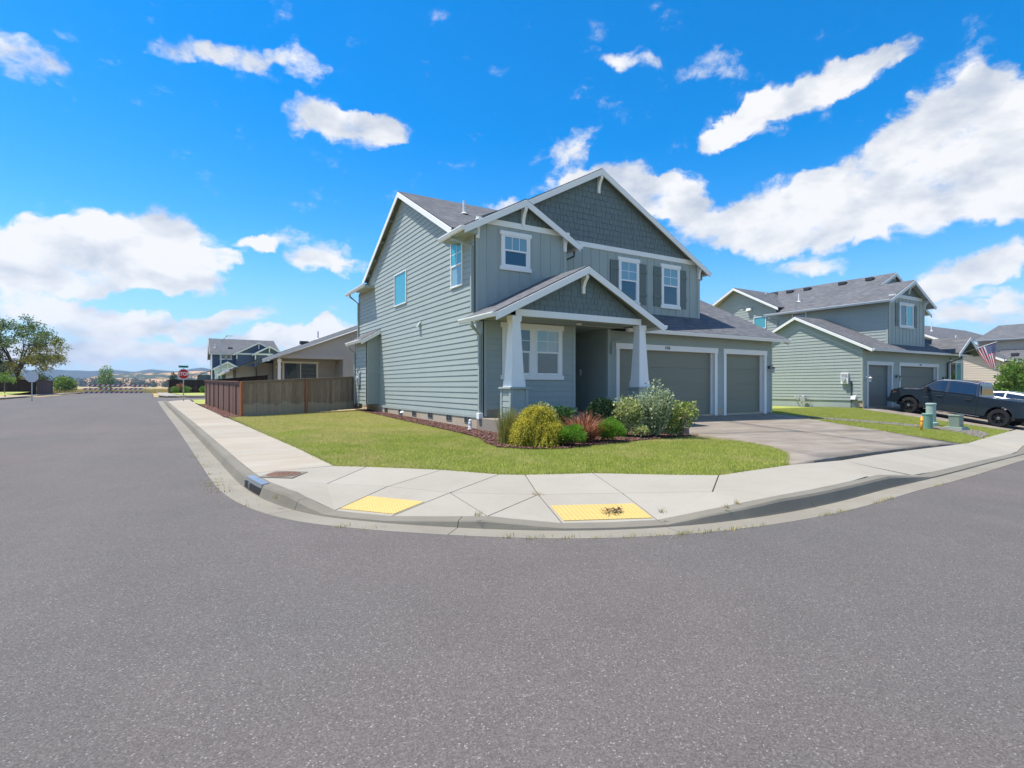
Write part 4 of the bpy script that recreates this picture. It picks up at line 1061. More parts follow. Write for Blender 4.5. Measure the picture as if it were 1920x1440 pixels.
# lookout blocks under the rake
for y in (8.2, 9.4, 10.5, 11.5):
    z = RZ-SL*(y-7)-.20; MB().box(-.23, 0, y-.05, y+.05, z-.09, z).build('lookout', M['darksoffit'], H)
# brackets
for x, y, z in ((1.70, .548, EZ+SL*2.17-.26), (.06, .548, 6.62), (3.36, .548, 6.62), (RX, 1.198, RZ-.26), (10.76, 1.198, 6.56), (PRX, -1.302, PRZ-.26)):
    L = .225 if y < 1 else .225
    bracket(H, (x, y, z), NY, M['trim'], L=.24 if y > -1 else .26, H=.60 if y > -1 else .55, w=.11)
# downspouts
downspout(H, [(-.50, 1.15, 6.17), (-.50, 1.15, 6.05), (-.07, .66, 5.80), (-.07, .63, 3.78)], M['sagetrim'])
downspout(H, [(-.52, -.25, 3.36), (-.52, -.25, 3.26), (-.08, .10, 3.02), (-.08, .10, .72)], M['sagetrim'])
MB().box(-.16, -.02, -.02, .16, .52, .70).build('downspout_shoe', M['white'], H, bevel=.01)
downspout(H, [(-.52, 13.6, 6.17), (-.52, 13.6, 6.05), (-.06, 13.72, 5.75), (-.06, 13.72, .5)], M['sagetrim'])
downspout(H, [(11.10, 1.3, 6.17), (11.10, 1.3, 6.02), (10.90, 1.35, 5.9), (10.90, 1.35, 4.6)], M['sagetrim'])
downspout(H, [(3.94, .75, 6.17), (3.94, .75, 6.0), (3.50, 1.12, 5.75), (3.50, 1.12, 4.4)], M['dark'], r=.03)
downspout(H, [(5.55, -.58, 3.36), (5.55, -.58, 3.28), (4.95, -.07, 2.98), (4.95, -.07, 2.6)], M['sagetrim'], r=.035)
# upstairs windows
sm = dict(split=.52, trim=True)
window(H, (.98, .55, 5.28), X_, NY, .90, .98, grid=(3, 1), upglass='blindglass', **sm)
for x in (5.55+.78, 7.72+.78): pass
for x0 in (6.42, 8.66):
    window(H, (x0, 1.2, 4.72), X_, NY, .86, 1.52, grid=(2, 2), upglass='blindglass', **sm)
    for xs in (x0-.085-.40, x0+.86+.085+.02):
        sh = MB(); sh.box(xs, xs+.385, 1.172, 1.19, 4.66, 6.22); so = sh.build('shutter', M['shutter'], H)
        for k in range(4): MB().box(xs+.002+k*.096, xs+.094+k*.096, 1.155, 1.173, 4.655, 6.225).build('shutter_board', M['shutter'], so, bevel=.004, seg=1)
        for z in (4.98, 5.86): MB().box(xs-.012, xs+.397, 1.135, 1.156, z, z+.11).build('shutter_rail', M['shutter'], so, bevel=.004, seg=1)
# porch window: two sashes under one casing
for x0, kk in ((.74, 0), (1.83, 1)):
    w_ = window(H, (x0, 0, 1.84), X_, NY, .90, 1.44, split=.50, grid=(2, 2), upglass='blindglass' if kk else 'glass')
cs = MB(); cs.box(.56, 2.91, -.062, -.02, 3.281, 3.44); wh = cs.build('window_head_casing', M['trim'], H, bevel=.004)
MB().box(.56, 2.91, -.062, -.02, 1.70, 1.839).build('window_sill_board', M['trim'], H, bevel=.004)
for a, b in ((.62, .739), (1.641, 1.829), (2.731, 2.85)): MB().box(a, b, -.056, -.02, 1.839, 3.281).build('window_side_casing', M['trim'], H, bevel=.004)
# left wall windows, slim vinyl frames
window(H, (0, 2.25, 4.72), (0, -1, 0), NX, .88, 1.50, split=.47, grid=(2, 2), upglass='tealglass', glass='blindglass')
window(H, (0, 8.03, 4.85), (0, -1, 0), NX, 1.46, 1.34, split=None, grid=None, glass='tealglass')
hd = MB(); hd.prism([(-.018, 4.97, 3.95), (-.018, 5.22, 3.95), (-.018, 5.22, 3.72), (-.018, 4.97, 3.72)], (.016, 0, 0)); ho = hd.build('dryer_vent', M['sagetrim'], H)
MB().prism([(-.02, 5.0, 3.95), (-.02, 5.0, 3.76), (-.15, 5.0, 3.74), (-.12, 5.0, 3.80)], (0, .2, 0)).build('vent_hood', M['sagetrim'], ho)
# bump-out with a lean-to roof at the back of the left wall
siding(H, (-.6, 0, 0), Y_, NX, [(10.25, .68), (12.2, .68), (12.2, 3.55), (10.25, 3.55)], M['sage'], .178, .68)
siding(H, (0, 10.25, 0), (-1, 0, 0), NY, [(0, .68), (.6, .68), (.6, 3.50), (0, 3.95)], M['sage'], .178, .68)
siding(H, (0, 12.2, 0), (-1, 0, 0), Y_, [(0, .68), (.6, .68), (.6, 3.50), (0, 3.95)], M['sage'], .178, .68)
MB().box(-.58, .0, 10.27, 12.18, .67, 3.5).build('bump_out_core', M['sagetrim'], H)
MB().box(-.628, -.602, 10.222, 10.31, .68, 3.5).box(-.628, -.52, 10.222, 10.249, .68, 3.5).build('corner_board', M['sagetrim'], H)
MB().box(-.628, -.602, 12.12, 12.21, .68, 3.5).build('corner_board', M['sagetrim'], H)
roof(H, [([(-.92, 10.02, 3.60), (-.92, 12.45, 3.60), (.02, 12.45, 4.15), (.02, 10.02, 4.15)], Y_)])
rake(H, [(-.92, 10.022, 3.60), (.0, 10.022, 4.14)], NY, M['trim'], h=.19)
gutter(H, (-.92, 10.0, 3.58), (-.92, 12.47, 3.58), NX, M['trim'])
downspout(H, [(-.98, 12.0, 3.44), (-.98, 12.0, 3.32), (-.66, 12.12, 3.1), (-.66, 12.12, .6)], M['sagetrim'], .035)
# utility boxes on the bump-out
mb = MB().box(-.70, -.62, 11.2, 11.62, 1.55, 2.10).build('meter_box', M['greymetal'], H, bevel=.01); MB().lathe((-.78, 11.42, 1.86), [(.09, 0), (.09, .08)], 14, axis='x').build('meter_dial', M['lampglass'], mb)
MB().tube([(-.66, 11.42, 1.55), (-.66, 11.42, .55)], .025, 8).build('conduit', M['greymetal'], H)
MB().tube([(-.68, 11.1, 2.35), (-.68, 11.5, 2.2), (-.67, 11.5, 2.1)], .02, 6).build('conduit', M['dark'], H)
# vent pipes on the main roof
def vent_pipe(parent, x, y, z, h=.5, mat='white'):
    p = MB().tube([(x, y, z-.1), (x, y, z+h)], .05, 10).build('vent_pipe', M[mat], parent); MB().lathe((x, y, z-.02), [(.17, 0), (.07, .07)], 12).build('flashing', M[mat], p)
vent_pipe(H, 1.55, 4.55, RZ-SL*(7-4.55), .50)
def box_vent(parent, x, y, z, rot=0):
    MB().prism([(x-.2, y-.16, z-.02), (x+.2, y-.16, z-.02), (x+.2, y-.16, z+.13), (x-.2, y-.16, z+.02)], (0, .32, 0)).build('roof_vent', M['dark'], parent)
# porch slab, steps
sl = MB(); sl.box(-.08, 5.35, -1.62, .30, -.05, .555).box(3.4, 4.82, .30, 2.3, -.05, .60); sl.build('porch_slab', M['slab'], H, bevel=.012)
MB().box(3.3, 5.42, -2.55, -1.625, -.1, .40).build('porch_step', M['slab'], H, bevel=.012)
MB().prism([(2.95, -3.30, .0), (4.50, -3.78, .0), (4.85, -2.56, 0), (3.25, -2.56, 0)], (0, 0, .34)).build('porch_step', M['slab'], H, bevel=.012)
# columns
def column(cx, cy):
    ped = MB(); a = .28
    ped.box(cx-a+.02, cx+a-.02, cy-a+.02, cy+a-.02, .555, 1.42); po = ped.build('column_pedestal', M['sage'], H)
    for k in range(5):
        z = .57+k*.172
        for (O, u, n) in (((cx-a+.02, cy-a+.02, 0), X_, NY), ((cx-a+.02, cy-a+.02, 0), Y_, NX)):
            mb = MB(); wedge(mb, O, u, n, [(.06, z), (.46, z), (.46, z+.17), (.06, z+.17)], z, z+.172, .004, .015); mb.build('pedestal_board', M['sage'], po)
    for sx in (-1, 1):
        for sy in (-1, 1):
            x, y = cx+sx*(a-.035), cy+sy*(a-.035); MB().box(x-.045, x+.045, y-.045, y+.045, .557, 1.42).build('pedestal_corner', M['sagetrim'], po, bevel=.003, seg=1)
    MB().box(cx-a-.05, cx+a+.05, cy-a-.05, cy+a+.05, 1.42, 1.475).build('pedestal_cap', M['sagetrim'], po, bevel=.008)
    def ring(h, z): return [(cx-h, cy-h, z), (cx+h, cy-h, z), (cx+h, cy+h, z), (cx-h, cy+h, z)]
    c = MB(); c.loft(ring(.205, 1.68), ring(.125, 3.34)); co = c.build('column', M['trim'], H, bevel=.004, seg=1)
    b = MB(); b.loft(ring(.235, 1.476), ring(.222, 1.68)); b.build('column_base', M['trim'], co, bevel=.006)
    k = MB(); k.loft(ring(.150, 3.30), ring(.155, 3.468)); k.build('column_capital', M['trim'], co, bevel=.006)
column(.33, -1.22); column(5.10, -1.22)
# coach lights
def lantern(parent, x, y, z, n=NY, mat='bronze'):
    n = Vector(n); b = Vector((x, y, z))
    l = MB(); l.ball(b+n*.01, .07, 10, 6); l.tube([b, b+n*.10+Vector((0, 0, .10)), b+n*.20+Vector((0, 0, .06)), b+n*.20], .014, 6); lo = l.build('coach_light', M[mat], parent)
    c = b+n*.20; g = MB(); g.lathe(c+Vector((0, 0, -.20)), [(.055, 0), (.075, .16)], 8); g.build('lantern_glass', M['lampglass'], lo)
    t = MB(); t.lathe(c+Vector((0, 0, -.04)), [(.11, 0), (.02, .06)], 8); t.lathe(c+Vector((0, 0, -.22)), [(.062, 0), (.062, .02)], 8); t.build('lantern_cap', M[mat], lo)
lantern(H, 13.75, -.02, 2.30)
# path light and splash pipe on the lawn side
t = thing('garden_light', (-.55, 5.6, lot(-.55, 5.6)), 'small white mushroom garden light by the foundation', 'garden light')
x, y, z = -.55, 5.6, lot(-.55, 5.6); MB().tube([(x, y, z), (x, y, z+.27)], .012, 6).build('stake', M['dark'], t); MB().lathe((x, y, z+.25), [(.09, 0), (.085, .02), (.03, .07), (.002, .08)], 14).build('lamp_cap', M['white'], t)
t = thing('standpipe', (-.25, .42, lot(-.25, .42)), 'short white ribbed drain pipe standing beside the porch slab', 'drain pipe')
x, y, z = -.25, .38, lot(-.25, .38); pp = MB(); pp.lathe((x, y, z-.05), [(.05, 0), (.05, .12), (.058, .13), (.058, .16), (.05, .17), (.05, .24), (.058, .25), (.058, .28), (.05, .29), (.05, .36), (.03, .39)], 12); pp.build('pipe', M['white'], t); MB().lathe((x, y, z+.02), [(.085, 0), (.085, .03)], 12).build('pipe_collar', M['white'], t)

# ------------------------------------------------------------------ next door on the right
N = thing('house', (31, 8, .2), 'two storey sage house with a front gable, flag and garages behind the parked pickup', 'house')
nx0 = 26.18; nez = 6.40; nrx = 31.1; nrz = 8.74; NSL = (nrz-nez)/(nrx-nx0)
core = MB(); core.box(23.52, 36.0, 1.35, 9.0, 0, 3.35); core.box(26.67, 30.98, 1.35, 13.0, 3.3, 6.3); core.box(30.98, 35.6, 3.0, 13.0, 3.3, 6.3); core.box(26.67, 35.6, 9, 13.0, 0, 3.4); core.build('wall_core', M['sagetrim'], N)
MB().box(23.53, 36.0, 1.03, 1.2, -.3, .38).box(23.53, 23.7, 1.03, 9, -.3, .72).build('foundation', M['found'], N)
# garage side wall with its gable
siding(N, (23.5, 0, 0), Y_, NX, [(1.1, .72), (8.4, .72), (8.4, 3.55), (4.65, 5.52), (1.1, 3.62)], M['sage2'], .178, .72)
MB().box(23.472, 23.5, .98, 1.1, .72, 3.5).box(23.472, 23.60, .972, .999, .32, 3.5).build('corner_board', M['sagetrim'], N)
for a, b, z0, z1 in ((23.6, 33.4, 2.86, 3.42), (23.6, 23.88, .35, 2.86), (26.72, 27.4, .35, 2.86), (32.4, 33.4, .35, 2.86)):
    siding(N, (0, 1.0, 0), X_, NY, [(a, z0), (b, z0), (b, z1), (a, z1)], M['sage2'], .178, .35)
garage_door(N, 24.04, 26.55, .22, 2.66, 1.0, M['garage2'], tmat='greytrim')
garage_door(N, 27.58, 32.22, .22, 2.66, 1.0, M['garage2'], tmat='greytrim')
MB().box(29.85, 30.1, .945, .953, 2.73, 2.80).build('house_number', M['dark'], N)
roof(N, [([(23.27, .42, 3.52), (35.6, .42, 3.52), (35.6, 1.24, 3.93), (26.64, 1.24, 3.93), (26.64, 4.65, 5.64), (23.27, 4.65, 5.64)], X_), ([(23.27, 4.65, 5.64), (26.64, 4.65, 5.64), (26.64, 8.8, 3.56), (23.27, 8.8, 3.56)], X_),
         ([(31.02, 1.24, 3.93), (35.4, 1.24, 3.93), (35.4, 2.86, 4.74), (31.02, 2.86, 4.74)], X_)], soffit='sagetrim')
rake(N, [(23.268, .42, 3.52), (23.268, 4.65, 5.64), (23.268, 8.8, 3.56)], NX, M['trim'], h=.17)
gutter(N, (23.25, .42, 3.49), (35.7, .42, 3.49), NY, M['greytrim'])
# upper storey
siding(N, (26.65, 0, 0), Y_, NX, [(1.3, 3.9), (13.0, 3.9), (13.0, 7.2), (11.05, 8.5), (8.6, 7.0), (7.8, 6.5), (1.3, 6.35)], M['sage2'], .178, 3.92)
MB().box(26.622, 26.648, 1.17, 1.3, 3.9, 6.4).box(26.622, 26.75, 1.172, 1.198, 3.9, 6.4).build('corner_board', M['sagetrim'], N)
batten_wall(N, (0, 1.2, 0), X_, NY, 26.66, 31.0, 3.88, 6.62, M['bat'], .42)
MB().box(30.93, 31.03, 1.172, 1.198, 3.9, 6.6).build('corner_board', M['sagetrim'], N)
MB().box(27.05, 30.75, 1.15, 1.195, 6.62, 6.82).build('band_board', M['greytrim'], N)
shakes(N, (0, 1.2, 0), X_, NY, [(27.3, 6.82), (30.6, 6.82), (29.0, 7.55)], M['shake'], .2, 4, as_parts=False)
sgx = 29.0; sgz = nez+NSL*(sgx-nx0)
roof(N, [([(nx0, .86, nez), (nx0, 7.75, nez), (nrx, 7.75+3, nrz), (nrx, 2.75, nez+NSL*(nrx-nx0)), (sgx, 2.75, sgz), (sgx, .86, sgz)], Y_),
         ([(sgx, .86, sgz), (sgx, 2.9, sgz), (31.7, 2.9, nez), (31.7, .86, nez)], Y_),
         ([(nrx, 2.75, nez+NSL*(nrx-nx0)), (nrx, 13.4, nez+NSL*(nrx-nx0)), (36.0, 13.4, nez), (36.0, 2.75, nez)], Y_)], soffit='sagetrim')
cgz = 8.62; roof(N, [([(26.2, 11.05, cgz), (31, 11.05, cgz), (31, 7.7, cgz-.533*3.35), (26.2, 7.7, cgz-.533*3.35)], X_), ([(26.2, 11.05, cgz), (31, 11.05, cgz), (31, 14, cgz-.533*2.95), (26.2, 14, cgz-.533*2.95)], X_)], soffit='sagetrim')
rake(N, [(26.198, 7.6, cgz-.533*3.45), (26.198, 11.05, cgz), (26.198, 14, cgz-.533*2.95)], NX, M['trim'], h=.17)
rake(N, [(nx0, .858, nez), (sgx, .858, sgz), (31.7, .858, nez)], NY, M['greytrim'], h=.2)
rake(N, [(28.9, 2.748, nez+NSL*2.72), (nrx, 2.748, nez+NSL*(nrx-nx0)), (36.0, 2.748, nez)], NY, M['greytrim'], h=.2)
MB().prism([(27.0, 2.9, 6.5), (35.3, 2.9, 6.5), (nrx, 2.9, nrz-.1)], (0, .1, 0)).build('gable_wall', M['shake'], N)
gutter(N, (nx0, .84, nez-.03), (nx0, 8.55, nez-.03), NX, M['greytrim']); gutter(N, (31.7, .84, nez-.03), (31.7, 2.6, nez-.03), X_, M['greytrim'])
for x, z in ((sgx, sgz-.25), (26.75, 6.72), (30.95, 6.72)): bracket(N, (x, 1.196, z), NY, M['greytrim'], L=.34, H=.55)
bracket(N, (nrx, 2.9, 8.7), NY, M['greytrim'], L=.2, H=.4)
window(N, (27.95, 1.2, 5.02), X_, NY, 1.52, 1.24, slider=True, grid=None, glass='glass', upglass='tealglass', trim=True, tmat=M['greytrim'])
for xs in (27.42, 29.68):
    so = MB().box(xs, xs+.34, 1.172, 1.19, 4.98, 6.30).build('shutter', M['shutter'], N)
    for k in range(3): MB().box(xs+.003+k*.113, xs+.110+k*.113, 1.157, 1.173, 4.975, 6.305).build('shutter_board', M['shutter'], so)
    for z in (5.25, 6.0): MB().box(xs-.012, xs+.352, 1.138, 1.158, z, z+.1).build('shutter_rail', M['shutter'], so)
window(N, (26.65, 6.88, 5.3), (0, -1, 0), NX, .95, .98, split=None, grid=None, glass='glass')
window(N, (26.65, 9.70, 5.5), (0, -1, 0), NX, .95, .85, split=None, grid=None, glass='tealglass')
vb = MB().prism([(26.62, 9.85, 7.05), (26.62, 9.85, 6.85), (26.42, 9.85, 6.85), (26.46, 9.85, 7.0)], (0, .35, 0)).build('gable_vent', M['white'], N)
downspout(N, [(26.13, 8.2, 6.26), (26.13, 8.2, 6.1), (26.6, 7.9, 5.9), (26.6, 7.9, 4.6)], M['sagetrim'])
vent_pipe(N, 27.9, 7.2, nez+NSL*1.7, .55); vent_pipe(N, 29.3, 10.6, nez+NSL*3.1, .6)
for y in (3.9, 5.6, 8.0, 9.3):
    x = 30.3; z = nez+NSL*(x-nx0); MB().box(x-.18, x+.18, y-.22, y+.22, z-.02, z+.15).build('roof_vent', M['dark'], N)
# utilities on the sunny garage wall
mb = MB().box(23.36, 23.478, 1.70, 2.08, 1.62, 2.22).build('meter_box', M['white'], N, bevel=.01); MB().lathe((23.24, 1.90, 1.88), [(.11, 0), (.12, .12)], 16, axis='x').build('meter_dial', M['lampglass'], mb)
MB().box(23.34, 23.36, 1.74, 2.04, 2.0, 2.18).build('meter_cover', M['greymetal'], mb)
MB().tube([(23.44, 1.57, 1.8), (23.44, 1.57, .1)], .028, 8).build('conduit', M['dark'], N); MB().tube([(23.44, 1.57, 1.45), (23.44, 1.57, 1.75)], .04, 8).build('conduit', M['dark'], N)
cb = MB().prism([(23.47, 1.30, .98), (23.47, 1.30, .78), (23.30, 1.30, .78), (23.34, 1.30, .95)], (0, .24, 0)).build('cable_box', M['white'], N)
gm = MB(); gm.tube([(23.4, 3.75, .30), (23.38, 3.85, .75), (23.30, 3.95, .8), (23.30, 4.6, .8), (23.4, 4.75, .95)], .026, 8); gm.tube([(23.3, 4.25, .8), (23.3, 4.25, .25)], .022, 8); go = gm.build('gas_pipe', M['greymetal'], N)
MB().box(23.2, 23.4, 4.0, 4.28, .60, .84).lathe((23.3, 4.15, .84), [(.09, 0), (.1, .05), (.06, .12)], 12).build('gas_meter', M['greymetal'], go, bevel=.02); MB().lathe((23.22, 4.45, .8), [(.11, 0), (.11, .05)], 14, axis='x').build('regulator', M['greymetal'], go)
lantern(N, 23.78, .975, 1.98, NY, 'white'); lantern(N, 27.05, .975, 2.05); lantern(N, 33.0, .975, 2.0)
# entry wing with sidelight window, small porch gable
siding(N, (33.4, 1.0, 0), X_, NY, [(0, .35), (2.6, .35), (2.6, 3.4), (0, 3.4)], M['sage2'], .178, .35)
MB().box(33.42, 35.98, 1.03, 9, .3, 3.4).build('entry_core', M['sagetrim'], N)
window(N, (34.0, 1.0, 1.2), X_, NY, 1.6, 1.85, slider=True, grid=None, glass='glassdark', upglass='tealglass', trim=True, tmat=M['greytrim'])
roof(N, [([(32.3, -.1, 3.52), (32.3, 2.6, 3.52), (33.9, 2.6, 4.55), (33.9, -.1, 4.55)], Y_), ([(35.6, -.1, 3.45), (35.6, 2.6, 3.45), (33.9, 2.6, 4.55), (33.9, -.1, 4.55)], Y_)], soffit='darksoffit')
rake(N, [(32.3, -.102, 3.52), (33.9, -.102, 4.55), (35.6, -.102, 3.45)], NY, M['greytrim'], h=.22)
MB().prism([(32.7, .5, 3.5), (35.3, .5, 3.5), (33.9, .5, 4.42)], (0, .1, 0)).build('gable_wall', M['shake'], N)
bracket(N, (33.9, .49, 4.32), NY, M['greytrim'], L=.5, H=.6)
downspout(N, [(33.9, .34, 3.36), (33.9, .34, 3.25), (33.46, .90, 2.95), (33.46, .90, .5)], M['dark']); downspout(N, [(34.05, .97, 3.3), (34.05, .97, .5)], M['dark'])

# flag on a slanted pole: stripes and canton are cloth of their own colour
F = thing('flag', (34.6, .4, 3.7), 'American flag hanging from a slanted pole over the pickup', 'flag')
p0, p1 = Vector((34.75, .55, 3.62)), Vector((34.85, -1.05, 4.20))
MB().tube([p0, p1], .018, 8).build('flag_pole', M['white'], F); MB().ball(p1+(p1-p0).normalized()*.03, .035).build('finial', M['metal'], F)
def cloth(k, base):
    q = NM(k, base, .8, .2); tr = q.n('BsdfTranslucent'); tr.inputs[0].default_value = (*base, 1); mx = q.n('MixShader'); mx.inputs[0].default_value = .3
    q.L(q.p.outputs[0], mx.inputs[1]); q.L(tr.outputs[0], mx.inputs[2]); q.L(mx.outputs[0], q.t.nodes['Material Output'].inputs[0]); return q.m
red, wht, blu = cloth('flag_red', (.55, .03, .05)), cloth('flag_white', (.8, .8, .8)), cloth('flag_blue', (.03, .05, .20))
pd = (p1-p0).normalized(); hoist_top = p1-pd*.05; HL = 1.0; FLY = 1.55
def fpt(a, b):
    """a along the hoist from the pole tip, b along the fly: the cloth hangs from the pole in slack folds"""
    top = hoist_top-pd*HL*a; sag = 1.0-.10*a
    fold = .10*math.sin(a*9+b*2.4)*b+.05*math.sin(a*17+1)*b
    pull = -.55*a*b*.55            # lower corner swings back towards the tip
    return top+Vector((0, 0, -1))*FLY*b*sag+pd*(.62*a*b)+Vector((.10*b+fold, fold*.6-.02*b, 0))
nf = 28
for s in range(13):
    mb = MB(); a0, a1 = s/13, (s+1)/13; st = 11 if s < 7 else 0
    rows = [[fpt(a0+(a1-a0)*i/3, b/nf) for i in range(4)] for b in range(st, nf+1)]
    for r1, r2 in zip(rows[:-1], rows[1:]):
        for i in range(3): mb.add([r1[i], r1[i+1], r2[i+1], r2[i]], [(0, 1, 2, 3)])
    mb.build('flag_stripe', red if s % 2 == 0 else wht, F, smooth=True, recalc=False)
mb = MB()
for i in range(12):
    for b in range(11):
        a0, a1 = 7/13*i/12, 7/13*(i+1)/12; mb.add([fpt(a0, b/nf), fpt(a1, b/nf), fpt(a1, (b+1)/nf), fpt(a0, (b+1)/nf)], [(0, 1, 2, 3)])
mb.build('flag_canton', blu, F, smooth=True, recalc=False)
mb = MB()
for i in range(9):
    for j in range(6 if i % 2 == 0 else 5):
        a, b = 7/13*(i+.8)/9.6, 11/nf*((j+.5 if i % 2 == 0 else j+1)/6)
        for side in (-1, 1):
            pts = []
            for k in range(10):
                r_ = .030 if k % 2 == 0 else .013; an = math.pi/2+k*math.pi/5
                q = fpt(a+r_*math.cos(an)/HL, b+r_*math.sin(an)/FLY); e1 = fpt(a+.01, b)-fpt(a, b); e2 = fpt(a, b+.01)-fpt(a, b); nn = e1.cross(e2).normalized(); pts.append(q+nn*.004*side)
            mb.add(pts, [list(range(10))])
mb.build('flag_stars', wht, F, kind='stuff', recalc=False)

# ------------------------------------------------------------------ single-storey grey house behind the fence
M['greysid'] = m_siding('warm_grey_siding', (.40, .38, .37)); M['navy'] = m_siding('navy_siding', (.075, .10, .16)); M['lightsid'] = m_siding('pale_blue_grey_siding', (.42, .46, .52)); M['tan'] = m_siding('tan_siding', (.55, .48, .40))
G = thing('house', (0, 24, .7), 'single storey warm grey house with a covered patio behind the wooden fence', 'house')
gy = 20.5
def rz(x): return 5.17+(x-1.75)*.405
MB().box(-2.95, 8, gy+2.2, 32, .4, 3.2).box(.80, 8, gy+.02, gy+2.2, .4, 3.2).build('wall_core', M['greysid'], G)
siding(G, (0, gy, 0), X_, NY, [(-3.3, 3.22), (8.4, 3.22), (8.4, 5.0), (4.9, 6.35), (-3.0, 3.24)], M['greysid'], .178, 3.22)
siding(G, (0, gy, 0), X_, NY, [(.78, .7), (8.4, .7), (8.4, 3.22), (.78, 3.22)], M['greysid'], .178, .7)
siding(G, (0, gy+2.2, 0), X_, NY, [(-3.0, .7), (.78, .7), (.78, 3.2), (-3.0, 3.2)], M['greysid'], .178, .7)
siding(G, (.78, gy, 0), Y_, NX, [(.03, .7), (2.18, .7), (2.18, 3.2), (.03, 3.2)], M['greysid'], .178, .7)
MB().box(-3.3, .80, gy+.01, gy+2.2, 3.19, 3.21).build('patio_ceiling', M['soffit'], G)
MB().box(-3.3, .86, gy-.04, gy-.018, 3.18, 3.42).build('beam_board', M['greysid'], G)
MB().box(-3.02, -2.86, gy+.02, gy+.18, .7, 3.18).box(-3.06, -2.82, gy-.02, gy+.22, 2.95, 3.1).build('patio_post', M['trim'], G)
window(G, (-2.42, gy+2.2, .85), X_, NY, 2.05, 2.16, slider=True, grid=None, glass='glassdark', trim=True, side=.06, head=.08, sill=.04)
roof(G, [([(-5.6, gy-.3, rz(-5.6)+.25), (4.9, gy-.3, rz(4.9)+.25), (4.9, 33, rz(4.9)+.25), (-5.6, 33, rz(-5.6)+.25)], Y_), ([(4.9, gy-.3, rz(4.9)+.25), (9, gy-.3, rz(4.9)-1.4), (9, 33, rz(4.9)-1.4), (4.9, 33, rz(4.9)+.25)], Y_)])
rake(G, [(-3.9, gy-.303, rz(-3.9)+.25), (4.9, gy-.303, rz(4.9)+.25), (9, gy-.303, rz(4.9)-1.4)], NY, M['greytrim'], h=.22)
gutter(G, (-5.6, gy-.3, rz(-5.6)+.22), (-5.6, 33, rz(-5.6)+.22), NX, M['trim'])
MB().box(-5.05, -3.9, gy+3.0, gy+3.04, .7, 2.75).build('garden_screen', M['white'], G); MB().box(-3.9, -3.0, gy+2.6, gy+2.7, .7, 2.95).build('wing_wall', M['greysid'], G)
MB().box(-5.2, -3.05, gy+3.05, 32, .5, 2.7).build('wing_core', M['greysid'], G)
vent_pipe(G, -.35, gy+2.0, rz(-.35)+.25, .5); MB().box(-1.5, -1.0, gy+1.6, gy+1.95, rz(-1.2)+.2, rz(-1.2)+.40).build('roof_vent', M['dark'], G)
ll = MB(); ll.tube([(-2.72, gy+2.18, 2.75), (-2.72, gy+2.0, 2.78)], .02, 6); ll.ball((-2.86, gy+2.0, 2.72), .07); ll.ball((-2.58, gy+2.0, 2.72), .07); ll.build('flood_light', M['white'], G)

# ------------------------------------------------------------------ navy two-storey house across the junction
B = thing('house', (-1, 84, .6), 'distant navy two storey house with small white trimmed gables beyond the street light', 'house')
by = 80.0
MB().box(-4.68, 4.6, by+.05, by+10, .3, 6.7).build('wall_core', M['navy'], B)
siding(B, (0, by, 0), X_, NY, [(-4.7, .6), (4.7, .6), (4.7, 6.7), (-4.7, 6.7)], M['navy'], .36, .6)
siding(B, (-4.7, by, 0), Y_, NX, [(0, .6), (10, .6), (10, 6.6), (5, 9.0), (0, 6.6)], M['lightsid'], .36, .6)
roof(B, [([(-5.1, by-.6, 6.55), (5.1, by-.6, 6.55), (4.5, by+4.6, 9.15), (-5.1, by+4.6, 9.15)], X_), ([(-5.1, by+10.4, 6.0), (5.1, by+10.4, 6.0), (4.5, by+4.6, 9.15), (-5.1, by+4.6, 9.15)], X_)], soffit='darksoffit')
rake(B, [(-5.102, by-.6, 6.55), (-5.102, by+4.6, 9.15), (-5.102, by+10.4, 6.0)], NX, M['greytrim'], h=.3)
gutter(B, (-5.1, by-.6, 6.52), (-1.6, by-.6, 6.52), NY, M['greytrim'], .18, .2)
def small_gable(x0, x1, y, ez, rz_, base, wallm, lab):
    xm = (x0+x1)/2
    MB().prism([(x0+.4, y, base), (x1-.4, y, base), (x1-.4, y, ez), (xm, y, rz_-.1), (x0+.4, y, ez)], (0, 1.8, 0)).build('gable_wall', wallm, B)
    roof(B, [([(x0, y-.35, ez), (x0, y+3, ez), (xm, y+3, rz_), (xm, y-.35, rz_)], Y_), ([(x1, y-.35, ez), (x1, y+3, ez), (xm, y+3, rz_), (xm, y-.35, rz_)], Y_)], soffit='darksoffit')
    rake(B, [(x0, y-.36, ez), (xm, y-.36, rz_), (x1, y-.36, ez)], NY, M['trim'], h=.26, t=.05)
    MB().box(x0+.4, x1-.4, y-.06, y-.02, ez-.1, ez+.16).build('band_board', M['trim'], B)
    bracket(B, (xm, y-.01, rz_-.3), NY, M['trim'], L=.3, H=.8, w=.16); bracket(B, (x0+.5, y-.01, ez+.0), NY, M['trim'], L=.3, H=.8, w=.16)
small_gable(-1.9, 5.3, by-.8, 6.5, 8.45, 3.2, M['navy'], '')
small_gable(.6, 5.6, by-1.9, 6.45, 7.85, 3.2, M['navy'], '')
small_gable(-4.9, -.6, by-2.4, 4.05, 5.25, 3.75, M['greytrim'], '')
MB().box(-4.4, -1.1, by-2.5, by-2.2, 3.55, 3.85).build('porch_beam', M['trim'], B)
for x in (-4.2, -1.2):
    mb = MB(); mb.loft([(x-.32, by-2.7, .9), (x+.32, by-2.7, .9), (x+.32, by-2.1, .9), (x-.32, by-2.1, .9)], [(x-.2, by-2.6, 3.55), (x+.2, by-2.6, 3.55), (x+.2, by-2.2, 3.55), (x-.2, by-2.2, 3.55)]); mb.build('porch_column', M['trim'], B)
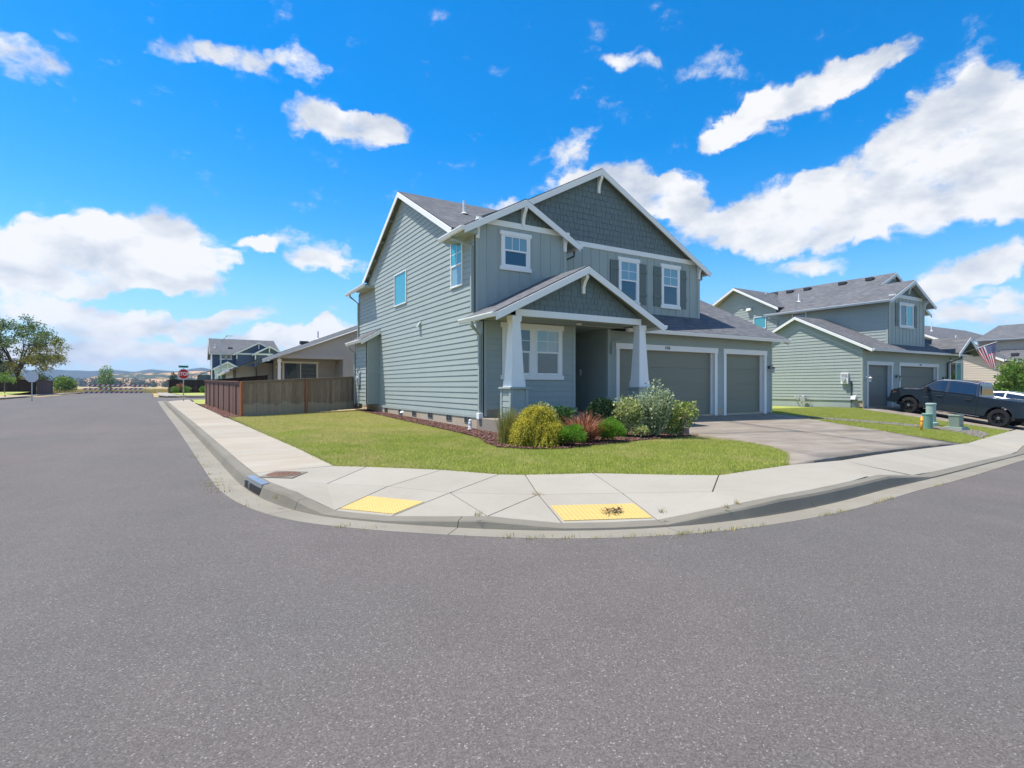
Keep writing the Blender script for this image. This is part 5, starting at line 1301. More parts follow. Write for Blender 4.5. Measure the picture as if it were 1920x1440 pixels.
window(B, (-3.55, by, 5.72), X_, NY, .62, .72, split=None, grid=None, glass='glass', trim=True, side=.12, head=.14, sill=.14); window(B, (-2.78, by, 5.72), X_, NY, .62, .72, split=None, grid=None, glass='glass', trim=True, side=.12, head=.14, sill=.14)
window(B, (3.0, by-1.9, 5.5), X_, NY, 1.1, .8, split=None, grid=None, glass='glass', trim=True, side=.12, head=.14, sill=.14)
dr = MB().box(-2.7, -1.7, by-.06, by-.02, .8, 3.0).build('front_door', M['trim'], B); MB().box(-2.2, -1.8, by-.09, by-.06, 1.6, 2.2).build('pane', M['glassdark'], dr)
MB().box(-6.6, -4.72, by+6.0, by+9.5, .4, 3.3).build('lean_to', M['navy'], B); roof(B, [([(-7.1, by+5.6, 3.0), (-7.1, by+9.9, 3.0), (-4.7, by+9.9, 4.1), (-4.7, by+5.6, 4.1)], Y_)])
vent_pipe(B, -4.3, by+1.2, 7.45, .7); MB().box(-2.5, -1.9, by+1.0, by+1.4, 7.3, 7.6).build('roof_vent', M['dark'], B)

# ------------------------------------------------------------------ tan house beyond the flag
T = thing('house', (56, 12, 0), 'low tan house with long grey roofs beyond the flag at the right edge', 'house')
MB().box(50.05, 66, 6.2, 18, -.5, 3.8).build('wall_core', M['tan'], T)
siding(T, (50, 0, 0), Y_, NX, [(3.4, .2), (16, .2), (16, 3.6), (9, 6.2), (3.4, 3.6)], M['tan'], .2, .2)
siding(T, (0, 3.4, 0), X_, NY, [(50, .2), (54.5, .2), (54.5, 3.6), (50, 3.6)], M['tan'], .2, .2); MB().box(50.05, 54.5, 3.42, 6, -.5, 3.6).build('wing_core', M['tan'], T)
siding(T, (51.6, 0, 0), Y_, NX, [(-6, -.3), (3.3, -.3), (3.3, 3.5), (-6, 3.5)], M['tan'], .2, -.3); MB().box(51.65, 60, -6, 3.3, -.5, 3.5).box(54.45, 60, -6, 6.4, 3.5, 5.6).build('front_core', M['tan'], T)
roof(T, [([(49.6, 3.0, 3.72), (54.9, 3.0, 3.72), (54.9, 9.0, 6.45), (49.6, 9.0, 6.45)], X_), ([(54, 6.4, 5.7), (54, -6, 5.7), (59.5, -6, 7.35), (59.5, 6.4, 7.35)], Y_), ([(51, 4.6, 3.55), (51, -6, 3.55), (54.5, -6, 4.75), (54.5, 4.6, 4.75)], Y_), ([(44, 8.6, 6.1), (74, 8.6, 6.1), (74, 14, 8.3), (44, 14, 8.3)], X_),
         ([(59.5, 6.4, 7.35), (59.5, -6, 7.35), (66, -6, 5.4), (66, 6.4, 5.4)], Y_)], soffit='darksoffit')
rake(T, [(49.598, 3.0, 3.72), (49.598, 9.0, 6.45)], NX, M['trim'], h=.2); rake(T, [(43.998, 8.6, 6.1), (43.998, 14, 8.3)], NX, M['trim'], h=.25)
gutter(T, (51, 4.6, 3.52), (51, -6, 3.52), NX, M['greytrim']); gutter(T, (54, 6.4, 5.67), (54, -6, 5.67), NX, M['greytrim']); gutter(T, (49.6, 2.98, 3.69), (54.9, 2.98, 3.69), NY, M['greytrim'])
MB().box(54.42, 54.5, -6, 6.2, 4.5, 5.6).build('clerestory_wall', M['tan'], T)
for x, y, z in ((52.6, 3.2, 4.1), (53.0, 1.6, 4.25), (57, 3.4, 6.6), (57.5, 1.2, 6.75)): MB().box(x-.28, x+.28, y-.2, y+.2, z-.05, z+.2).build('roof_vent', M['dark'], T)
vent_pipe(T, 57.2, 11.0, 7.1, .9); vent_pipe(T, 50.6, 6.6, 5.3, .7)

# ------------------------------------------------------------------ fences
def fence(t, A, Bp, zA, zB, h, n, posts, board, top=True, side=None, posts_front=True, seed=1, gap=.006):
    r = random.Random(seed); A = Vector((*A, 0)); Bp = Vector((*Bp, 0)); d = (Bp-A); L = d.length; u = d/L; nn = Vector((u.y, -u.x, 0)) if side is None else Vector(side)
    def z(s): return zA+(zB-zA)*s/L
    w = L/n
    for i in range(n):
        s0, s1 = i*w+gap/2, (i+1)*w-gap/2; dz = r.uniform(-.012, .006); o = nn*r.uniform(-.004, .004)
        P = [A+u*s0+Vector((0, 0, z(s0)-.08+r.uniform(0, .03)))+o, A+u*s1+Vector((0, 0, z(s1)-.08+r.uniform(0, .03)))+o, A+u*s1+Vector((0, 0, z(s1)+h-.03+dz))+o, A+u*s0+Vector((0, 0, z(s0)+h-.03+dz))+o]
        MB().prism(P, -nn*.02).build('fence_board', board, t)
    if top: MB().prism([A+Vector((0, 0, zA+h-.03))+nn*.07, Bp+Vector((0, 0, zB+h-.03))+nn*.07, Bp+Vector((0, 0, zB+h-.03))-nn*.09, A+Vector((0, 0, zA+h-.03))-nn*.09], (0, 0, .035)).build('top_rail', M['fence'] if board is M['fence'] else board, t)
    MB().prism([A+Vector((0, 0, zA+h-.12))+nn*.002, Bp+Vector((0, 0, zB+h-.12))+nn*.002, Bp+Vector((0, 0, zB+h-.032))+nn*.002, A+Vector((0, 0, zA+h-.032))+nn*.002], nn*.02).build('trim_rail', board, t)
    for zz in (.3, h-.35): MB().prism([A+Vector((0, 0, zA+zz))-nn*.022, Bp+Vector((0, 0, zB+zz))-nn*.022, Bp+Vector((0, 0, zB+zz+.09))-nn*.022, A+Vector((0, 0, zA+zz+.09))-nn*.022], -nn*.04).build('back_rail', board, t)
    for s in posts:
        c = A+u*s+nn*(.03 if posts_front else -.03); zz = z(s); a = .05
        MB().obox(c-u*a-nn*a+Vector((0, 0, zz-.05)), (u*2*a, nn*2*a, (0, 0, h+.03))).build('fence_post', M['post'] if board is not M['darkfence'] else board, t, bevel=.006)
FN = thing('fence', (-2.9, 11.3, .3), 'weathered grey board fence with rust brown posts beside the house', 'fence')
fence(FN, (-5.73, 10.0), (-.20, 12.45), .19, .50, 1.50, 38, (.0, 2.92, 5.55), M['fence'], side=(.405, -.914, 0))
FS_ = thing('fence', (-6.2, 17, .3), 'reddish brown panel of the fence running along the side street pavement', 'fence')
fence(FS_, (-6.72, 24.2), (-5.76, 10.04), .36, .19, 1.50, 26, (), M['fencered'], side=(-.998, -.068, 0), seed=4, gap=.012)
for k in range(7):   # battens over the joints
    s = (k+.5)/7; x, y, z = -6.72+.96*s, 24.2-14.16*s, .36-.17*s
    MB().box(x-.05, x-.012, y-.025, y+.025, z+.03, z+1.36).build('joint_batten', M['fencered'], FS_)
FB = thing('fence', (-4.5, 24, .5), 'thin dark inner fence top showing above the brown fence', 'fence')
fence(FB, (-6.5, 24.2), (-3.6, 20.4), .36, .62, 1.52, 20, (), M['darkfence'], seed=6)
FL = thing('fence', (-25, 60, .5), 'dark brown fence below the big tree at the left edge', 'fence')
fence(FL, (-45, 60.6), (-21.55, 60.6), .78, .66, 1.52, 60, (), M['darkfence'], seed=7)
M['sunbrown'] = m_wood('sunlit_brown_fence', (.075, .036, .026), (.12, .062, .045))[0].m  # dark fence wood in a lighter tone: sunlight on these faces put into the colour
FL2 = thing('fence', (-22.2, 68, .5), 'brown fence return running back from the corner under the big tree', 'fence')
fence(FL2, (-22.3, 73), (-21.53, 60.66), .60, .66, 1.52, 40, (), M['sunbrown'], side=(.999, .035, 0), seed=8)
FR = thing('fence', (-7, 71, .5), 'dark brown fence with bright shrubs beyond the stop sign', 'fence')
fence(FR, (-10.0, 71.0), (1.5, 71.0), .6, .6, 1.75, 44, (), M['darkfence'], seed=9)
FR2 = thing('fence', (-10, 75, .5), 'short brown fence end facing the side street beyond the stop sign', 'fence')
fence(FR2, (-10.4, 79), (-10.04, 71.05), .6, .6, 1.75, 20, (), M['sunbrown'], side=(-.999, -.045, 0), seed=10)

# ------------------------------------------------------------------ signs and street furniture
def stop_face(mb, c, ax, r, back, n):
    pts = [c+ax*r*math.cos(math.pi/8+k*math.pi/4)+Vector((0, 0, r*math.sin(math.pi/8+k*math.pi/4))) for k in range(8)]
    mb.prism(pts, Vector(n)*.006)
SR = plain('sign_red', (.50, .012, .02), .35); SGR = plain('sign_green', (.0, .20, .12), .4)
bx, by_ = -7.93, 30.9; g = S(bx, by_)+.12
t = thing('stop_sign', (bx, by_, g), 'red octagonal STOP sign on a grey post with a green street name blade', 'road sign')
MB().tube([(bx, by_, g-.1), (bx, by_, g+2.35)], .032, 8).build('post', M['metal'], t)
cv = Vector((bx, by_-.05, g+1.97)); fx = Vector((.96, .28, 0)).normalized(); fn = Vector((fx.y, -fx.x, 0))
b = MB(); stop_face(b, cv+fn*.010, fx, .385, None, fn); pl = b.build('sign_plate', M['white'], t); b = MB(); stop_face(b, cv+fn*.0165, fx, .358, None, fn); b.build('sign_face', SR, t)
yaw = math.atan2(fx.y, fx.x)
tx = text(t, 'STOP', tuple(cv+fn*.026), .345, M['white'], 'lettering', rot=(rad(90), 0, yaw), bold=.008, sx=.80)
b = MB(); c2 = Vector((bx, by_-.02, g+2.50)); b.obox(c2-fx*.31-Vector((0, 0, .075)), (fx*.62, Vector((0, 0, .15)), fn*.012)); nb = b.build('street_name_blade', SGR, t)
b = MB(); b.obox(c2-fx*.22-Vector((0, 0, .022))+fn*.012, (fx*.44, Vector((0, 0, .044)), fn*.002)); 
MB().tube([(bx, by_, g+2.35), (bx, by_, g+2.44)], .022, 6).build('bracket', M['metal'], t)
bx, by_ = -17.65, 38.6; g = S(bx, by_)+.12
t = thing('stop_sign', (bx, by_, g), 'grey back of an octagonal sign on a white post by the far left corner', 'road sign')
MB().tube([(bx, by_, g-.1), (bx, by_, g+2.2)], .035, 8).build('post', M['metal'], t)
b = MB(); stop_face(b, Vector((bx, by_-.045, g+1.72)), Vector((1, .15, 0)).normalized(), .40, None, (.15, -1, 0)); b.build('sign_plate', M['greytrim'], t)
t = thing('street_light', (-3.2, 66, .6), 'tall grey street light with a curved arm before the navy house', 'street lamp')
lx, ly = -4.3, 62; MB().tube([(lx, ly, .4), (lx, ly, 6.3), (lx+.02, ly, 6.9), (lx+.35, ly, 7.45), (lx+.7, ly, 7.78)], [.11, .075, .065, .05, .045], 10).build('pole', M['metal'], t)
MB().box(lx+.55, lx+1.3, ly-.12, ly+.12, 7.76, 7.86).build('lamp_head', M['greytrim'], t, bevel=.03)
t = thing('low_sign', (-6.3, 30, .5), 'low blank grey sign board on two short legs at the corner lawn', 'sign')
MB().box(-6.62, -5.95, 31.0, 31.05, .62, 1.0).build('board', M['greymetal'], t); MB().box(-6.5, -6.45, 31.0, 31.05, .36, .62).build('leg', M['dark'], t); MB().box(-6.12, -6.07, 31.0, 31.05, .36, .62).build('leg', M['dark'], t)
# barricade: three striped rails at the dead end
def m_stripes():
    k = NM('barricade_stripes', (.8, .8, .8), .5, .4); p = k.pos(); s = k.n('SeparateXYZ'); k.L(p, s.inputs[0])
    f = k.math('FRACT', k.math('MULTIPLY', k.math('ADD', s.outputs['X'], k.math('MULTIPLY', s.outputs['Z'], -1.0)), 1.0/.62))
    k.color(k.mixc(k.math('GREATER_THAN', f, .5), (.42, .03, .05), (.78, .76, .74))); return k.m
MS = m_stripes()
t = thing('barricade', (-17, 88, .4), 'red and white striped barricade rails closing the end of the road', 'barricade')
for z in (.42, .95, 1.48):
    for k in range(4):
        x0 = -21.0+k*1.9+(.0 if z > 1.2 else -.4); MB().box(x0, x0+1.87, 87.9+k*.01, 87.95+k*.01, z, z+.25).build('striped_rail', MS, t)
for x in (-20.6, -18.8, -16.9, -15.1, -13.6): MB().box(x-.04, x+.04, 87.97, 88.06, .35, 1.62).build('post', M['metal'], t)
# utility pedestals on the verge
UG = plain('utility_green', (.16, .30, .235), .5); UP = plain('utility_pale_green', (.33, .43, .375), .5); UB = plain('utility_box_green', (.20, .255, .20), .5)
x, y = 16.75, -4.40; g = lot(x, y)
t = thing('marker_post', (x, y, g), 'short leaning yellow marker post in the grass', 'marker post')
ym = plain('yellow_plastic', (.70, .33, .01), .45); mp = MB(); mp.tube([(x, y, g-.05), (x+.07, y, g+.50)], .045, 10); mp.ball((x+.073, y, g+.50), .046); mp.build('post', ym, t, smooth=True); MB().tube([(x+.048, y, g+.33), (x+.056, y, g+.39)], .047, 10).build('reflector_band', plain('orange_band', (.55, .16, .02), .5), t)
x, y = 17.9, -4.15; g = lot(x, y)
t = thing('utility_pedestal', (x, y, g), 'short mid green cylindrical utility pedestal beside the yellow marker', 'utility pedestal')
MB().lathe((x, y, g-.03), [(.185, 0), (.178, .60)], 24).build('pedestal_body', UG, t, bevel=.0); MB().lathe((x, y, g+.57), [(.192, 0), (.190, .035), (.16, .055)], 24).build('pedestal_lid', UG, t)
x, y = 19.75, -3.55; g = lot(x, y)
t = thing('utility_pedestal', (x, y, g), 'tall pale green cylindrical utility pedestal next to the square cabinet', 'utility pedestal')
MB().lathe((x, y, g+.12), [(.185, 0), (.175, .80)], 24).build('pedestal_body', UP, t); MB().lathe((x, y, g+.89), [(.195, 0), (.195, .05), (.165, .07)], 24).build('pedestal_lid', UP, t); MB().lathe((x, y, g-.05), [(.27, 0), (.27, .17), (.22, .2)], 24).build('pedestal_base', UP, t)
MB().box(x-.235, x-.19, y-.07, y+.07, g+.22, g+.34).build('hasp', M['metal'], t)
x, y = 19.55, -4.50; g = lot(x, y)
t = thing('utility_cabinet', (x, y, g), 'square grey green utility cabinet on a wide concrete base', 'utility cabinet')
MB().loft([(x-.36, y-.34, g-.03), (x+.36, y-.34, g-.03), (x+.36, y+.34, g-.03), (x-.36, y+.34, g-.03)], [(x-.32, y-.30, g+.13), (x+.32, y-.30, g+.13), (x+.32, y+.30, g+.13), (x-.32, y+.30, g+.13)]).build('base', UB, t, bevel=.01)
MB().box(x-.20, x+.20, y-.19, y+.19, g+.13, g+.56).build('cabinet_body', UB, t, bevel=.02); MB().box(x-.215, x+.215, y-.205, y+.205, g+.54, g+.61).build('cabinet_lid', UB, t, bevel=.02)

# ------------------------------------------------------------------ vehicles (built facing +Y, origin on the ground at mid length)
def m_paint(name, base, flake=.0):
    k = NM(name, base, .34, .5, .35); k.p.inputs['Coat Weight'].default_value = 1; k.p.inputs['Coat Roughness'].default_value = .03
    n = k.noise(k.pos(), 600, 2, .5); k.color(k.mixc(k.math('MULTIPLY', n, .25), base, tuple(min(1, x*1.9+.02) for x in base))); return k.m
M['truckpaint'] = m_paint('dark_slate_paint', (.016, .026, .044)); M['silver'] = m_paint('silver_paint', (.55, .57, .60))
M['tyre'] = plain('tyre_rubber', (.022, .022, .023), .85, .2); M['rim'] = plain('black_rim', (.02, .021, .023), .25, .6, .4); M['rimlip'] = plain('machined_rim', (.35, .36, .38), .25, .5, .9)
M['chrome'] = plain('chrome', (.7, .7, .72), .12, .5, 1.0); M['tint'] = m_glass('tinted_car_glass', (.012, .016, .022), .02, 1.0); M['tailred'] = plain('tail_lamp', (.28, .01, .01), .2, .7); M['amber'] = plain('side_marker', (.5, .13, .02), .3); M['headglass'] = plain('head_lamp', (.35, .37, .4), .1, .9)
def arch(cy, cz, r, n=9): return [(cy+r*math.cos(math.pi*i/n), cz+r*math.sin(math.pi*i/n)) for i in range(n+1)]
def wheel(t, x, y, z, r, w, side, spokes=6):
    ty = MB(); s = side
    ty.lathe((x, y, z), [(r*.62, -w/2), (r*.93, -w/2), (r, -w*.36), (r, w*.36), (r*.93, w/2), (r*.62, w/2)], 30, axis='x', caps=False); o = ty.build('wheel', M['tyre'], t, smooth=False, bevel=.01)
    tr = MB()
    for k in range(36):
        a = 2*math.pi*k/36
        tr.obox((x-w*.40, y+(r-.004)*math.cos(a)-.018, z+(r-.004)*math.sin(a)-.018), ((w*.8, 0, 0), (0, .026, 0), (0, 0, .026)))
    tr.build('tread_blocks', M['tyre'], o, kind='stuff')
    rm = MB(); rm.lathe((x+s*w*.10, y, z), [(r*.60, -.04*s), (r*.60, .0), (r*.12, .01*s)], 24, axis='x'); rm.build('rim_dish', M['black'], o)
    lp = MB(); c = x+s*w*.44; lp.lathe((c, y, z), [(r*.645, -.03*s), (r*.645, .008*s), (r*.60, .008*s), (r*.575, -.03*s)], 28, axis='x', caps=False); lp.build('rim_lip', M['rim'], o)
    for k in range(spokes):
        sp = MB(); a0 = 2*math.pi*k/spokes+.2
        for da in (-.16, .16):
            p0 = Vector((c-s*.015, y+r*.14*math.cos(a0), z+r*.14*math.sin(a0))); p1 = Vector((c-s*.02, y+r*.60*math.cos(a0+da), z+r*.60*math.sin(a0+da)))
            d = (p1-p0).normalized(); q = Vector((0, -d.z, d.y))*.024; sp.prism([p0-q, p1-q*.8, p1+q*.8, p0+q], (-s*.03, 0, 0))
        sp.build('spoke', M['rim'], o, bevel=.004, seg=1)
    hb = MB(); hb.lathe((c, y, z), [(r*.17, -.03*s), (r*.16, .012*s), (r*.08, .02*s)], 16, axis='x'); hb.build('hub_cap', M['rimlip'], o)
def side_prism(mb, prof, x0, x1): mb.prism([(x0, y, z) for y, z in prof], (x1-x0, 0, 0))
def truck():
    t = thing('pickup_truck', (25.75, -2.42, .0), 'dark slate crew cab pickup truck on the neighbouring driveway', 'pickup truck', local=True)
    za, zb = lot(24.7, -.6)+.0, lot(24.7, -4.25); pit = math.atan2(za-zb, 3.65)
    t.location = (25.62, -2.40, (za+zb)/2+.0); t.rotation_euler = (pit*1.0, 0, 0)
    F_, R_ = 1.83, -1.84; wr = .415; hw = .98
    low = [(-2.96, .62), (-3.03, .80), (-3.03, 1.18), (-3.0, 1.28), (-1.02, 1.30), (-1.00, 1.28), (1.56, 1.28), (1.66, 1.265), (2.3, 1.225), (2.64, 1.165), (2.76, 1.04), (2.80, .80), (2.78, .52), (2.62, .44), (2.38, .44)]
    low += [(y, z) for y, z in arch(F_, .44, .515)][1:-1] + [(1.30, .42), (-1.28, .42)] + [(y, z) for y, z in arch(R_, .44, .515)][1:-1] + [(-2.38, .50)]
    # body side with a slight tumble: three sections across the width
    body = MB()
    def sec(x, ins): return [(x, y+(ins*.6 if y < -2.5 else -ins*.9 if y > 2.4 else 0), z-(ins*.15 if z > 1.1 else 0)) for y, z in low]
    xs = [(-hw, .06), (-hw+.05, .01), (hw-.05, .01), (hw, .06)]
    for (a, ia), (b, ib) in zip(xs[:-1], xs[1:]): body.loft(sec(a, ia), sec(b, ib), caps=False)
    n = len(low); b0 = len(body.v)
    body.add(sec(-hw, .06), [list(range(n))]); body.add(sec(hw, .06), [list(range(n))])
    bo = body.build('body', M['truckpaint'], t, bevel=.018, seg=2)
    bo.data.polygons.foreach_set('use_smooth', [False]*len(bo.data.polygons))
    # hood bulge
    hd = MB(); hd.loft([(-.60, 1.62, 1.24), (.60, 1.62, 1.24), (.56, 1.62, 1.335), (-.56, 1.62, 1.335)], [(-.52, 2.68, 1.08), (.52, 2.68, 1.08), (.48, 2.68, 1.20), (-.48, 2.68, 1.20)]); hd.build('hood', M['truckpaint'], t, bevel=.03)
    for s in (-1, 1): MB().prism([(s*.50, 1.75, 1.325), (s*.46, 2.55, 1.215), (s*.34, 2.55, 1.218), (s*.36, 1.75, 1.328)], (0, 0, .012)).build('hood_vent', M['black'], t)
    # cab: lower half width .93 -> roof .70
    def hx(z): return .950-.22*((z-1.26)/.70)**1.15
    cab = [(1.60, 1.25), (.86, 1.84), (.58, 1.925), (.08, 1.965), (-.55, 1.955), (-.88, 1.91), (-1.00, 1.25)]
    cb = MB(); L_ = [(-hx(max(1.26, z)), y, z) for y, z in cab]; R2 = [(hx(max(1.26, z)), y, z) for y, z in cab]
    cb.add(L_+R2, [list(range(7)), list(range(13, 6, -1))]+[(i, (i+1) % 7, 7+(i+1) % 7, 7+i) for i in range(7)]); cb.build('cab', M['truckpaint'], t, bevel=.045, seg=3)
    def glass(prof, s, nm, th=.010):
        mb = MB(); mb.prism([(s*(hx(max(1.26, z))+.004), y, z) for y, z in prof], (s*th, 0, 0)); return mb.build(nm, M['tint'], t, bevel=.004, seg=1)
    for s in (-1, 1):
        glass([(1.36, 1.33), (.87, 1.765), (.68, 1.83), (.40, 1.855), (.40, 1.33)], s, 'side_window'); glass([(.24, 1.33), (.24, 1.86), (-.56, 1.85), (-.78, 1.80), (-.84, 1.33)], s, 'side_window')
        mb = MB(); mb.prism([(s*(hx(1.3)+.002), 1.42, 1.30), (s*(hx(1.3)+.002), -.87, 1.30), (s*(hx(1.3)+.002), -.87, 1.32), (s*(hx(1.3)+.002), 1.42, 1.32)], (s*.012, 0, 0)); mb.build('window_sill_trim', M['black'], t)
        for y0, y1 in ((1.30, .35), (.31, -.82)):
            dz = MB(); dz.prism([(s*(hw-.004), y0-.02, .52), (s*(hw-.004), y1+.02, .52), (s*(hw-.004), y1+.02, 1.23), (s*(hw-.004), y0-.02, 1.23)], (s*.014, 0, 0)); d = dz.build('door', M['truckpaint'], t, bevel=.012, seg=2)
            hb = MB(); hb.box(min(s*(hw+.010), s*(hw+.050)), max(s*(hw+.010), s*(hw+.050)), y1+.09, y1+.33, 1.075, 1.115); hb.build('handle', M['black'], d, bevel=.01)
        MB().box(min(s*(hw+.004), s*(hw+.012)), max(s*(hw+.004), s*(hw+.012)), 1.0, 1.24, .935, .962).build('badge', M['chrome'], t)
        MB().box(min(s*hw, s*(hw+.008)), max(s*hw, s*(hw+.008)), -.985, -.965, .44, 1.29).build('cab_gap', M['blackhole'], t)
        for cy, nm in ((F_, 'wheel_flare'), (R_, 'wheel_flare')):
            a = arch(cy, .44, .515); b = arch(cy, .44, .575); fl = MB()
            for i in range(len(a)-1): fl.prism([(s*(hw-.02), *a[i]), (s*(hw-.02), *a[i+1]), (s*(hw-.02), *b[i+1]), (s*(hw-.02), *b[i])], (s*.045, 0, 0))
            fl.build(nm, M['truckpaint'], t)
        MB().box(min(s*.78, s*1.02), max(s*.78, s*1.02), -1.15, 1.15, .345, .375).build('running_board', M['rimlip'], t, bevel=.01)
        mi = MB(); mi.box(min(s*1.0, s*1.22), max(s*1.0, s*1.22), 1.02, 1.18, 1.29, 1.50); mo = mi.build('mirror', M['black'], t, bevel=.035); MB().box(min(s*.9, s*1.02), max(s*.9, s*1.02), 1.07, 1.13, 1.30, 1.35).build('mirror_arm', M['black'], mo)
        hl = MB(); hl.prism([(s*.60, 2.775, .92), (s*.985, 2.60, .92), (s*.985, 2.58, 1.07), (s*.60, 2.76, 1.07)], (0, .03, 0)); hl.build('headlight', M['headglass'], t, bevel=.01)
        MB().box(min(s*.965, s*.992), max(s*.965, s*.992), 2.48, 2.60, .98, 1.05).build('side_marker', M['amber'], t)
        MB().box(min(s*.83, s*.985), max(s*.83, s*.985), -3.05, -2.93, .90, 1.24).build('tail_light', M['tailred'], t, bevel=.012)
    ws = MB(); ws.prism([(-.80, 1.535, 1.335), (.80, 1.535, 1.335), (.70, .915, 1.83), (-.70, .915, 1.83)], (0, .012, .012)); ws.build('windscreen', M['tint'], t)
    rw = MB(); rw.prism([(-.70, -.985, 1.36), (.70, -.985, 1.36), (.62, -.92, 1.80), (-.62, -.92, 1.80)], (0, -.018, 0)); rw.build('rear_window', M['tint'], t)
    MB().box(-.80, .80, -2.92, -1.04, 1.262, 1.292).build('bed_cover', M['black'], t)
    MB().box(-.86, .86, -3.045, -2.99, .78, 1.27).build('tailgate', M['truckpaint'], t, bevel=.02); MB().box(-.94, .94, -3.17, -2.95, .52, .68).build('rear_bumper', M['black'], t, bevel=.03)
    MB().box(-.92, .92, 2.70, 2.90, .46, .70).build('front_bumper', M['truckpaint'], t, bevel=.04); MB().box(-.58, .58, 2.76, 2.815, .72, 1.08).build('grille', M['black'], t, bevel=.02)
    MB().box(-.94, .94, 2.90, 2.905, .60, .625).build('bumper_strip', M['chrome'], t)
    MB().box(-.93, .93, -2.35, 2.4, .36, .55).build('underbody', M['blackhole'], t)
    for s in (-1, 1):
        for y in (F_, R_): wheel(t, s*.84, y, .415, wr, .28, s)
truck()
def suv():
    t = thing('suv', (28.9, -2.4, 0), 'silver car parked behind the dark pickup truck', 'car', local=True)
    za, zb = lot(29, -.8), lot(29, -3.9); t.location = (29.0, -2.9, (za+zb)/2-.02); t.rotation_euler = (math.atan2(za-zb, 3.1), 0, 0)
    F_, R_ = 1.38, -1.42
    low = [(-2.22, .45), (-2.28, .75), (-2.20, 1.02), (-1.6, 1.08), (.9, 1.02), (1.9, .92), (2.22, .76), (2.26, .5), (2.1, .32), (1.80, .32)]+arch(F_, .34, .40)[1:-1]+[(.95, .28), (-.98, .28)]+arch(R_, .34, .40)[1:-1]+[(-1.86, .38)]
    b = MB(); hw = .92; side_prism(b, low, -hw, hw); b.build('body', M['silver'], t, bevel=.05, seg=3)
    cab = [(1.05, 1.0), (.25, 1.47), (-.3, 1.56), (-1.1, 1.53), (-1.75, 1.36), (-2.2, 1.03)]
    def hx(z): return .90-.26*max(0, (z-1.0)/.55)
    L_ = [(-hx(z), y, z) for y, z in cab]; R2 = [(hx(z), y, z) for y, z in cab]; k = len(cab)
    cb = MB(); cb.add(L_+R2, [list(range(k)), list(range(2*k-1, k-1, -1))]+[(i, (i+1) % k, k+(i+1) % k, k+i) for i in range(k)]); cb.build('cabin', M['silver'], t, bevel=.05, seg=3)
    for s in (-1, 1):
        for pr in ([(.78, 1.08), (.22, 1.40), (-.28, 1.47), (-.28, 1.08)], [(-.36, 1.08), (-.36, 1.475), (-1.05, 1.455), (-1.55, 1.32), (-1.85, 1.12)]):
            mb = MB(); mb.prism([(s*(hx(z)+.003), y, z) for y, z in pr], (s*.01, 0, 0)); mb.build('side_window', M['tint'], t)
        for y in (F_, R_): wheel(t, s*.80, y, .33, .33, .22, s, 5)
        MB().box(min(s*.70, s*.90), max(s*.70, s*.90), -2.27, -2.12, .80, .98).build('tail_light', M['tailred'], t, bevel=.02); MB().box(min(s*.55, s*.88), max(s*.55, s*.88), 2.08, 2.24, .68, .80).build('headlight', M['headglass'], t, bevel=.02)
        MB().box(min(s*.92, s*1.08), max(s*.92, s*1.08), .62, .74, 1.02, 1.15).build('mirror', M['silver'], t, bevel=.03)
    rw = MB(); rw.prism([(-.60, -1.80, 1.37), (.60, -1.80, 1.37), (.72, -2.17, 1.09), (-.72, -2.17, 1.09)], (0, -.012, .014)); rw.build('rear_window', M['tint'], t)
    ws = MB(); ws.prism([(-.78, .97, 1.08), (.78, .97, 1.08), (.66, .30, 1.465), (-.66, .30, 1.465)], (0, .012, .014)); ws.build('windscreen', M['tint'], t)
    MB().box(-.85, .85, -1.9, 1.9, .22, .4).build('underbody', M['blackhole'], t)
suv()

